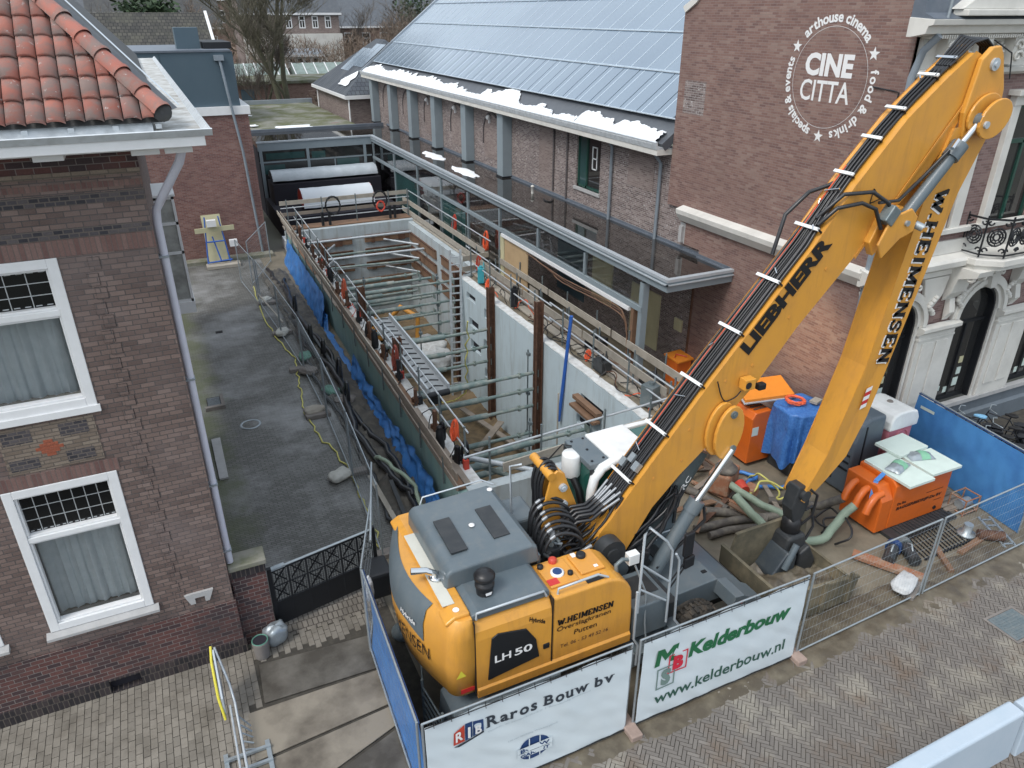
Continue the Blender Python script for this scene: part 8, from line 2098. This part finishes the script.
b = MB(); b.grid(lambda u, v: (9.12 + 2.1 * u, 7.66 + 1.36 * v, .22 + .16 * noise.fractal(V((u * 5, v * 3, 1)), 1, 2, 5) + .15 * math.sin(PI * u)), 60, 34); b.build('spoil', wet_mud, sk)
for x in (9.5, 10.3, 11.0): b = MB(); b.box(x, 7.50, .1, x + .06, 7.56, .86); b.build('stiffener', stm, sk)
# timber and pipes lying between boom and orange cabinets
t_ = [((10.2, 11.3, .12), (11.5, 10.3, .12), .11, 'thickest muddy pipe'), ((9.7, 10.7, .14), (12.2, 10.15, .14), .10, 'long muddy pipe'), ((9.9, 10.4, .12), (11.4, 10.0, .12), .09, 'short muddy pipe nearest the container'), ((10.4, 12.4, .15), (10.9, 11.0, .13), .10, 'muddy pipe near the boom foot')]
for p, q, r_, l in t_:
    b = MB(); m_ = ((p[0] + q[0]) / 2, (p[1] + q[1]) / 2 + .12, p[2]); b.tube(wiggle([p, m_, q], .03, 6), r_, 10); tag(b.build('drain_pipe', hose_grey), l + ' on the muddy site floor', 'pipe', 'muddy pipes')
b = MB(); b.tube(wiggle([(11.2, 11.7, .55), (11.35, 11.1, .45), (11.6, 10.6, .3), (11.9, 10.2, .2), (12.0, 9.7, .15)], .05, 5), .09, 10); tag(b.build('hose', hose_green), 'pale green hose coming from the rusty pump', 'hose')
rp = thing('rusty_pump', 'rusty brown pump with orange flange among the timbers', 'pump', (11.5, 11.5, 0))
b = MB(); b.obox((11.35, 11.75, .45), (.75, .55, .6), .5); b.build('housing', rp_m, rp, bevel=.06)
b = MB(); b.lathe([(.14, 0), (.26, .02), (.28, .12), (.2, .16), (.12, .3)], (11.3, 11.65, .72), 14); b.build('motor', hose_grey, rp)
b = MB(); b.cyl((11.5, 11.35, .5), (11.45, 11.1, .45), .14, 12); b.build('flange', red_m, rp)
b = MB(); b.obox((11.75, 11.2, .3), (.35, .3, .3), .3); b.build('valve', rp_m, rp, bevel=.05)
random.seed(9)
for i in range(16):
    x, y = rnd(9.6, 12.3), rnd(10.2, 13.0); a = rnd(0, PI); l = rnd(.5, 1.7)
    b = MB(); b.bar((x, y, .06 + i * .012), (x + l * math.cos(a), y + l * math.sin(a), .1 + i * .012 + rnd(0, .12)), rnd(.06, .18), .04)
    tag(b.build('scrap_timber', random.choice([timber, timber_br, timber_br, rust])), 'scrap timber lying in the muddy heap behind the excavator boom', 'timber', 'scrap timber heap')
b = MB(); b.bar((10.9, 12.8, .05), (10.9, 12.8, .9), .10, .06, (1, 0, 0)); b.bar((10.6, 12.9, .85), (11.3, 12.5, .9), .35, .10); b.bar((10.9, 12.4, .1), (11.35, 10.9, .1), .09, .05); tag(b.build('work_trestle', rp_m), 'rusty trestle with brick red top near the boom cylinder', 'trestle')
for i, (pts, m, l) in enumerate((([(12.35, 11.9, .1), (12.2, 11.4, .5), (12.45, 11.0, .2), (12.1, 10.6, .3), (12.6, 10.4, .35), (12.3, 10.1, .1)], hose_yel, 'yellow hose tangle between tarpaulin and grab, upper loop'), ([(11.5, 11.0, .3), (12.0, 11.2, .5), (12.4, 10.9, .4), (12.75, 10.7, .2), (12.5, 10.2, .3)], hose_yel, 'yellow hose tangle between tarpaulin and grab, lower loop'), ([(12.2, 12.2, .1), (12.6, 11.9, .1), (12.0, 11.6, .12), (12.9, 11.2, .1), (13.2, 11.3, .1)], blue_tarp, 'blue lay flat hose on the ground before the tarpaulin'), ([(12.6, 9.9, .1), (12.9, 9.7, .4), (12.7, 9.3, .3), (12.4, 9.5, .2), (12.7, 10.1, .1)], black_rubber, 'black cable loops beside the orange pipe elbows'), ([(12.3, 9.0, .1), (12.5, 8.8, .4), (12.75, 9.2, .5), (12.6, 9.6, .3), (12.3, 9.4, .1)], black_rubber, 'black cable loops below the grab'))):
    b = MB(); b.tube(wiggle(pts, .10, 10, i + 3), .025 if m != blue_tarp else .05, 6); tag(b.build('hose', m), l, 'hose')
# bicycles by the facade
def bicycle(x, y, rz, lab, cover=None):
    t = thing('bicycle', lab, 'bicycle', (0, 0, 0), 'bicycles parked by the facade')
    for wx in (-.52, .52):
        b = MB(); b.tube([(wx + .33 * math.cos(a * PI / 14), 0, .35 + .33 * math.sin(a * PI / 14)) for a in range(29)], .018, 6, False); w_ = b.build('wheel', black_rubber, t)
        b = MB(); [b.tube([(wx, 0, .35), (wx + .32 * math.cos(a * PI / 7), 0, .35 + .32 * math.sin(a * PI / 7))], .003, 3, False) for a in range(14)]; b.build('spokes', galv, w_)
    b = MB()
    for p, q in (((-.52, 0, .35), (-.1, 0, .32)), ((-.52, 0, .35), (-.18, 0, .8)), ((-.1, 0, .32), (-.2, 0, .88)), ((-.1, 0, .32), (.36, 0, .82)), ((-.18, 0, .8), (.34, 0, .88)), ((.34, 0, .95), (.52, 0, .35))): b.tube([p, q], .017, 6)
    b.build('frame', bike_m, t)
    b = MB(); b.tube([(.18, -.28, 1.02), (.3, -.2, 1.05), (.34, 0, 1.0), (.3, .2, 1.05), (.18, .28, 1.02)], .014, 6); b.build('handlebar', galv, t)
    b = MB(); b.prism([(-.36, -.02), (-.30, -.09), (-.18, -.08), (-.04, -.02), (-.04, .02), (-.18, .08), (-.30, .09), (-.36, .02)], 'z', .90, .96); b.build('saddle', cover or black_rubber, t, bevel=.015)
    b = MB(); b.box(-.8, -.08, .70, -.3, .08, .72); b.box(-.8, -.24, .35, -.4, -.1, .68); b.box(-.8, .1, .35, -.4, .24, .68); b.build('carrier', bike_m, t)
    b = MB(); b.tube([(-.1, -.1, .16), (-.1, -.1, .32), (-.1, .1, .32), (-.1, .1, .48)], .012, 5); b.build('crank', galv, t)
    t.location = (x, y, .024); t.rotation_euler = (0, 0, rz); return t
bicycle(19.0, 10.75, 2.2, 'black bicycle with pale blue saddle cover, left of the two near the grey plinth', saddle_m)
bicycle(19.2, 9.9, 2.4, 'black bicycle with panniers, nearest the blue screen')
bicycle(19.8, 10.4, 2.2, 'dark bicycle right of the one with the blue saddle')
bicycle(18.6, 9.7, 2.3, 'dark bicycle standing closest behind the blue screen')
b = MB(); b.box(19.5, 8.7, .1, 20.2, 9.2, .5); tag(b.build('yellow_crate', yel_m, bevel=.02), 'yellow edged crate at the right edge by the bicycles', 'crate')

# ================================================================== background
random.seed(31)
def gable(name, lab, x0, x1, y0, y1, ze, zr, wm, rm, cat='house', ridge='x', wins=(), eave=white_paint):
    t = thing(name, lab, cat, ((x0 + x1) / 2, (y0 + y1) / 2, 0))
    b = MB(); b.box(x0, y0, 0, x1, y1, ze)
    if ridge == 'x':
        ym = (y0 + y1) / 2
        b.prism([(y0, ze), (y1, ze), (ym, zr)], 'x', x0, x0 + .2); b.prism([(y0, ze), (y1, ze), (ym, zr)], 'x', x1 - .2, x1)
    b.build('wall', wm, t)
    b = MB(); o = .25
    if ridge == 'x':
        ym = (y0 + y1) / 2; k = (zr - ze) / (ym - y0)
        b.add([(x0 - o, y0 - o, ze - o * k + .02), (x1 + o, y0 - o, ze - o * k + .02), (x1 + o, ym, zr + .05), (x0 - o, ym, zr + .05), (x1 + o, y1 + o, ze - o * k + .02), (x0 - o, y1 + o, ze - o * k + .02)], [(0, 1, 2, 3), (3, 2, 4, 5)])
    elif ridge == 'y':
        xm = (x0 + x1) / 2; k = (zr - ze) / (xm - x0)
        b.add([(x0 - o, y0 - o, ze - o * k), (x0 - o, y1 + o, ze - o * k), (xm, y1 + o, zr), (xm, y0 - o, zr), (x1 + o, y0 - o, ze - o * k), (x1 + o, y1 + o, ze - o * k)], [(0, 1, 2, 3), (3, 2, 5, 4)])
        b.add([(x0, y0, ze), (x1, y0, ze), (xm, y0, zr - .1)], [(0, 1, 2)])
    else:
        xm, ym = (x0 + x1) / 2, (y0 + y1) / 2; h = min(x1 - x0, y1 - y0) / 2
        if x1 - x0 > y1 - y0: r0, r1 = (x0 + h, ym, zr), (x1 - h, ym, zr)
        else: r0, r1 = (xm, y0 + h, zr), (xm, y1 - h, zr)
        A, B_, C, D = (x0 - o, y0 - o, ze), (x1 + o, y0 - o, ze), (x1 + o, y1 + o, ze), (x0 - o, y1 + o, ze)
        if x1 - x0 > y1 - y0: b.add([A, B_, C, D, r0, r1], [(0, 1, 5, 4), (2, 3, 4, 5), (3, 0, 4), (1, 2, 5)])
        else: b.add([A, B_, C, D, r0, r1], [(0, 1, 4), (1, 2, 5, 4), (2, 3, 5), (3, 0, 4, 5)])
    rf_ = b.build('roof', rm, t, solid=.12)
    b = MB(); b.box(x0 - .3, y0 - .35, ze - .22, x1 + .3, y0 - .2, ze + .02)
    if ridge != 'x': b.box(x0 - .35, y0 - .3, ze - .2, x0 - .2, y1 + .3, ze + .02)
    b.build('gutter', eave, t)
    for (wx, wz, ww, wh) in wins:
        b = MB(); f = .12; yy = y0 - .04
        b.box(wx, yy, wz, wx + f, y0, wz + wh); b.box(wx + ww - f, yy, wz, wx + ww, y0, wz + wh); b.box(wx + f, yy, wz, wx + ww - f, y0, wz + f); b.box(wx + f, yy, wz + wh - f, wx + ww - f, y0, wz + wh)
        b.box(wx + f, yy, wz + wh * .6, wx + ww - f, y0, wz + wh * .6 + .09); b.box(wx + ww / 2 - .04, yy, wz + f, wx + ww / 2 + .04, y0, wz + wh * .6)
        w_ = b.build('window', white_paint, t); b = MB(); b.box(wx + f, y0 - .02, wz + f, wx + ww - f, y0 - .01, wz + wh - f); b.build('pane', glass_dark, w_)
    return t, rf_
# outbuilding with solar panels beside the hall
t, rf_ = gable('outbuilding', 'small brick outbuilding with dark hipped roof and solar panels behind the glazed wing', 13.3, 21.5, 55, 65.5, 5.6, 8.95, brick_hall_plain, slate_rows, 'outbuilding', 'hip')
def hp(s, y, o=.1): return (13.05 + s * 4.35, y, 5.6 + s * 3.35 + o)
for i in range(4):
    b = MB(); y0 = 57.4 + i * 1.2; b.add([hp(.36 + .1 * (i < 2), y0), hp(.80 + .1 * (i < 2), y0), hp(.80 + .1 * (i < 2), y0 + 1.15), hp(.36 + .1 * (i < 2), y0 + 1.15)], [(0, 1, 2, 3)]); b.build('solar_panel', solar, rf_)
b = MB(); b.tube([(13.25, 54.8, 5.4), (13.25, 54.8, .1)], .06, 6); b.build('downspout', white_paint, t)
b = MB(); b.tube([(13.2, 64.8, 5.4), (13.2, 64.8, .1)], .06, 6); b.build('downspout', white_paint, t)
b = MB(); b.grid(lambda u, v: (13.5 + (.9 + .3 * math.sin(v * 5)) * u + .25 * noise.noise(V((v * 3, 2, 0))), 56.4 + 2.2 * v + .4 * noise.noise(V((u * 3, 0, 4))), 6.12 + (.9 + .3 * math.sin(v * 5)) * .77 * u + .12 * math.sin(PI * u) * math.sin(PI * v) + .06 * noise.noise(V((u * 3, v * 3, 1)))), 14, 10); b.build('snow_patch', snow, rf_)
# mossy flat roofs behind the wing
t = thing('flat_roof_building', 'low building with mossy green and grey flat roof behind the glazed wing', 'building', (8, 60, 0))
b = MB(); b.box(5.5, 51.0, 0, 13.1, 68, 3.95); b.build('wall', brick_bg, t)
b = MB(); b.grid(lambda u, v: (5.5 + 7.6 * u, 51 + 17 * v, 3.98 + .05 * noise.fractal(V((u * 5, v * 9, 3)), 1, 2, 4)), 40, 60); b.build('roof', moss, t)
b = MB(); b.box(5.4, 68, 3.9, 13.3, 68.3, 4.3); b.build('edge', zinc, t)
for i, (x, y, s) in enumerate(((6.1, 54.5, .9), (8.9, 52.7, 1.4), (6.6, 60, .8))):
    b = MB(); b.grid(lambda u, v: (x + s * 1.6 * (u - .5) + .2 * noise.noise(V((v * 3, i, 0))), y + s * (v - .5) + .3 * noise.noise(V((u * 3, i, 5))), 4.06 + .04 * math.sin(PI * u) * math.sin(PI * v)), 14, 10); b.build('snow_patch', snow, t)
# far red brick annexe with teal door, glasshouses
t = thing('brick_annexe', 'low red brick annexe with a pale blue door beyond the mossy roof', 'annexe', (14, 82, 0))
b = MB(); b.box(5, 80, 0, 22, 88, 4.6); b.build('wall', brick_bg, t); b = MB(); b.box(4.8, 79.7, 4.6, 22.2, 88.2, 4.85); b.build('roof', moss, t)
b = MB(); b.box(9.0, 79.9, 1.5, 10.2, 80, 4.2); b.build('door', panel_blue, t); b = MB(); b.box(9.0, 79.85, .3, 11.5, 79.95, 2.6); b.build('fence_board', cyan_m, t); b = MB(); b.box(10.3, 79.83, .3, 11.3, 79.93, 2.2); b.build('fence_board', plywood, t)
for i, (x0, x1, y0, z, l) in enumerate(((10.0, 15.5, 90, 4.5, 'pale green glasshouse roof, left one'), (16.0, 22.0, 88.5, 4.5, 'pale green glasshouse roof, right one'))):
    t = thing('glasshouse', l + ', behind the red annexe', 'glasshouse', ((x0 + x1) / 2, y0, 0), 'glasshouses')
    b = MB(); b.box(x0, y0, 0, x1, y0 + 5, z); b.build('wall', glass_teal, t)
    b = MB(); b.prism([(y0 - .2, z), (y0 + 2.5, z + 1.3), (y0 + 5.2, z)], 'x', x0, x1); b.build('roof', M('glasshouse%d' % i, (.25, .31, .29), .4, dirt=.7, dcol=(.14, .18, .15)), t)
    for k in range(6): b = MB(); b.bar((x0 + (x1 - x0) * k / 5, y0 - .25, z + .02), (x0 + (x1 - x0) * k / 5, y0 + 2.5, z + 1.33), .1, .06); b.build('glazing_bar', white_paint, t)
ws = lambda x0, x1, n, z, w_, h: [(x0 + (x1 - x0) * (i + .5) / n - w_ / 2, z, w_, h) for i in range(n)]
gable('town_house', 'brown brick town house with four tall white windows and dark roof, behind the bare tree', 13.0, 24.6, 103, 113, 10.75, 16.5, brick_hall_plain, slate, 'house', 'x', ws(17.6, 24.0, 4, 9.05, .75, 1.4))
b = MB(); b.box(12.8, 102.2, 0, 24.7, 102.9, 8.45); tag(b.build('white_wall', cream_paint), 'white garden wall top under the brown town house windows', 'wall')
gable('white_extension', 'small white extension with a row of windows left of the glasshouses', 16.2, 20.5, 96, 100, 6.4, 6.9, cream_paint, zinc, 'house', 'x', ws(16.6, 20.2, 4, 4.6, .8, 1.5))
gable('back_house', 'dark tiled house whose roof rises behind the blue grey box building', -4.5, 5.1, 56, 66, 7.6, 10.7, brick_bg, roof_rows, 'house', 'x')
gable('back_house', 'pale house front far behind the dark tiled roof', -3, 6, 96, 104, 10.8, 15, cream_paint, tile_dark, 'house', 'x', ws(-2.5, 5.5, 5, 8.0, 1.2, 1.9))
gable('back_house', 'brick terrace house with red roof far left behind the brown town house', 6.5, 12, 118, 128, 9.0, 14.5, brick_bg, tile_dark, 'house', 'x', ws(7, 11.5, 3, 5.8, 1.2, 2.2))
gable('back_house', 'brick house with low grey roof among the bare trees beyond the outbuilding', 27, 37, 118, 128, 9.0, 12.5, brick_bg, slate, 'house', 'x', ws(28, 36, 3, 6.2, 1.2, 2.0))
gable('back_house', 'cream house with grey roof among the bare trees', 38, 50, 135, 145, 9.5, 14.5, cream_paint, slate, 'house', 'x', ws(39, 49, 4, 6.2, 1.2, 2.0))
gable('back_house', 'grey roofed house at the top edge right of the brown town house', 25.2, 33, 140, 150, 12.5, 17.5, plywood, zinc, 'house', 'x', ws(26, 32, 3, 9.0, 1.2, 2.0))
gable('back_house', 'far brick row house closing the view at the top left', -16, -4, 120, 130, 9.5, 15.0, brick_bg, slate, 'house', 'x', ws(-15, -5, 4, 6.2, 1.2, 2.0))
gable('back_house', 'far pale row house at the top edge above the tree', 8, 24, 165, 175, 13.0, 19.5, brick_bg, tile_dark, 'house', 'x', ws(9, 23, 6, 9.0, 1.4, 2.2))
for i, (x, y, z) in enumerate(((19.5, 107, 14.4), (15.2, 107, 14.2))):
    b = MB(); b.box(x, y, z - 1.5, x + .9, y + .8, z + 1.4); b.box(x - .08, y - .08, z + 1.25, x + .98, y + .88, z + 1.5); tag(b.build('chimney_stack', brick_bg), 'brick chimney on the brown town house, %s' % ('right one' if i == 0 else 'left one'), 'chimney', 'chimneys')
b = MB(); b.bar((5.3, 55.7, 7.55), (5.3, 61, 10.85), .18, .15); tag(b.build('white_verge', white_paint), 'white verge board on the dark tiled back house roof', 'verge')

# trees -------------------------------------------------------------------
def tree(x, y, h, r0, seed, lab, spread=.55, levels=5, tm=bark, gm=twig, name='bare_tree', cat='tree', group=None, multi=1, z0=0, tw=5):
    random.seed(seed)
    t = thing(name, lab, cat, (x, y, z0), group)
    tr = MB(); cr = MB()
    def branch(p, d, L_, r, lev):
        n = 3 if lev < 3 else 2; pts = [p]; q = V(p); dd = V(d)
        for k in range(n):
            dd = (dd + V((rnd(-.2, .2), rnd(-.2, .2), rnd(-.05, .16)))).normalized(); q = q + dd * (L_ / n); pts.append(q.copy())
        (tr if lev < 2 else cr).tube(pts, max(r, .012), 7 if lev < 2 else (4 if lev < 4 else 3), False, max(.010, r * .55))
        if lev >= levels: return
        for k in range((tw if lev >= 2 else 4) if lev else 4):
            f = rnd(.35, 1.0) if k else 1.0
            bp_ = pts[min(n, max(1, int(f * n + .5)))]
            a = rnd(0, 2 * PI); s = rnd(.35, .9) * spread * 1.7
            nd = (dd + V((math.cos(a) * s, math.sin(a) * s, rnd(-.1, .35)))).normalized()
            branch(bp_, nd, L_ * rnd(.55, .78), r * rnd(.42, .6), lev + 1)
    for m in range(multi):
        a = rnd(0, 2 * PI)
        branch(V((x + (m - (multi - 1) / 2) * .6, y, z0)), V((rnd(-.15, .15) + (m - (multi - 1) / 2) * .12, rnd(-.1, .1), 1)).normalized(), h * .36, r0, 0)
    tr.build('trunk', tm, t); cr.build('crown', gm, t)
    return t
tree(12.4, 76, 23, .34, 3, 'big bare tree with mossy forked trunks beyond the mossy flat roof', .6, 6, bark, M('twig_green', (.145, .135, .095), .9, dirt=.6, dcol=(.13, .115, .10), dscale=.8), multi=2, tw=5)
tree(10.2, 79, 12, .22, 8, 'slim bare tree left of the big forked one', .5, 5, bark, twig)
sp = [(25, 84, 10, 4), (28, 92, 12, 5), (31.5, 100, 13, 6), (23, 92, 9, 7), (35, 95, 12, 9), (27, 108, 13, 10), (22, 113, 12, 12), (39, 104, 12, 13), (32, 88, 9, 14), (5, 90, 12, 15), (1.5, 84, 12, 16), (7.5, 96, 13, 17), (-5, 92, 13, 18), (43, 120, 14, 19)]
side = ['nearest the hall roof', 'behind the outbuilding roof', 'left of the evergreen', 'low and dense, by the town house', 'beside the evergreen', 'behind the town house corner', 'between the houses', 'far right, partly behind the hall roof', 'short, just over the outbuilding', 'behind the blue grey box, right one', 'behind the blue grey box, middle one', 'left of the big forked tree, far back', 'at the far left behind the clay roof', 'farthest right at the skyline']
for (x, y, h, s), l in zip(sp, side): tree(x, y, h, .20, s * 7, 'bare brown tree ' + l, .75, 5, bark, twig_br if s % 2 else twig, group='bare trees in the background', tw=5)
def leafy(x, y, z, r, seed, lab, m=evergreen, n=2600, name='evergreen_tree', cat='tree', squash=1.3, leaf=.2):
    random.seed(seed); t = thing(name, lab, cat, (x, y, 0))
    b = MB(); b.tube([(x, y, 0), (x, y, z)], .2, 6, True, .1); b.build('trunk', bark, t)
    b = MB()
    cl = [V((rnd(-.7, .7), rnd(-.7, .7), rnd(-.8, .8))) for _ in range(26)]
    for i in range(n):
        c = random.choice(cl); v = V((random.gauss(0, .2), random.gauss(0, .2), random.gauss(0, .2))) + c
        p = V((x + v.x * r, y + v.y * r, z + v.z * r * squash)); s = leaf * rnd(.6, 1.5)
        a = V((rnd(-1, 1), rnd(-1, 1), rnd(-1, 1))).normalized() * s; c2 = V((rnd(-1, 1), rnd(-1, 1), rnd(-.5, .5))).normalized() * s
        b.add([p - a, p + c2, p + a, p - c2], [(0, 1, 2, 3)])
    b.build('crown', m, t); return t
leafy(37.5, 108, 9, 4.2, 5, 'dark evergreen tree near the top beside the solar roof')
leafy(2.5, 75, 9.2, 2.6, 6, 'dark evergreen behind the blue grey box roof', squash=1)
leafy(15.8, 74, 2.4, 1.9, 7, 'brown leafless bush right of the big tree trunks', twig_br, 2600, 'bush', 'bush', .9, .09)
leafy(17.5, 77, 2.8, 2.0, 8, 'rusty brown bush beside the outbuilding wall', twig_br, 2600, 'bush', 'bush', .9, .09)
leafy(24, 108, 5, 3.2, 9, 'bushy thicket in front of the far red roofs', twig, 2600, 'bush', 'bush', .9, .14)
# tree line that closes the view
b = MB(); random.seed(77)
for i in range(15000):
    x = rnd(-60, 120); y = 190 + rnd(0, 25); top = 13 + 6 * noise.noise(V((x * .06, 0, 0))) + 2.5 * noise.noise(V((x * .4, 1, 0)))
    z = rnd(0, 1) ** .6 * top; s = rnd(.5, 1.3)
    a = V((rnd(-1, 1), rnd(-.4, .4), rnd(-1, 1))).normalized() * s; c2 = V((rnd(-1, 1), rnd(-.4, .4), rnd(-1, 1))).normalized() * s * .5
    p = V((x, y, z)); b.add([p - a, p + c2, p + a, p - c2], [(0, 1, 2, 3)])
b.build('distant_woods', twig, kind='stuff')
b = MB(); random.seed(78)
for i in range(9000):
    x = rnd(-15, 60); y = rnd(98, 160) if x > 24 else rnd(128, 160); z = rnd(0, 1) * (6 + 4 * noise.noise(V((x * .15, y * .1, 0)))); s = rnd(.15, .5)
    a = V((rnd(-1, 1), rnd(-1, 1), rnd(-1, 1))).normalized() * s; c2 = V((rnd(-1, 1), rnd(-1, 1), rnd(-1, 1))).normalized() * s
    p = V((x, y, z)); b.add([p - a, p + c2, p + a, p - c2], [(0, 1, 2, 3)])
for i in range(26000):
    x = rnd(12, 46); y = rnd(91, 101) + max(0, x - 26) * rnd(0, .8); tp_ = 7.4 + 2.2 * noise.noise(V((x * .35, y * .2, 3))) + (1.5 if x > 27 else 0) + (1.5 if x < 15 else 0)
    z = rnd(0, 1) ** .7 * tp_; L2 = rnd(.3, .9); d_ = V((rnd(-1, 1), rnd(-1, 1), rnd(.1, 1.6))).normalized() * L2; n_ = V((rnd(-1, 1), rnd(-1, 1), rnd(-.3, .3))).normalized() * .035
    p = V((x, y, z)); b.add([p - n_, p + n_, p + d_ + n_ * .3, p + d_ - n_ * .3], [(0, 1, 2, 3)])
b.build('garden_scrub', twig_br, kind='stuff')
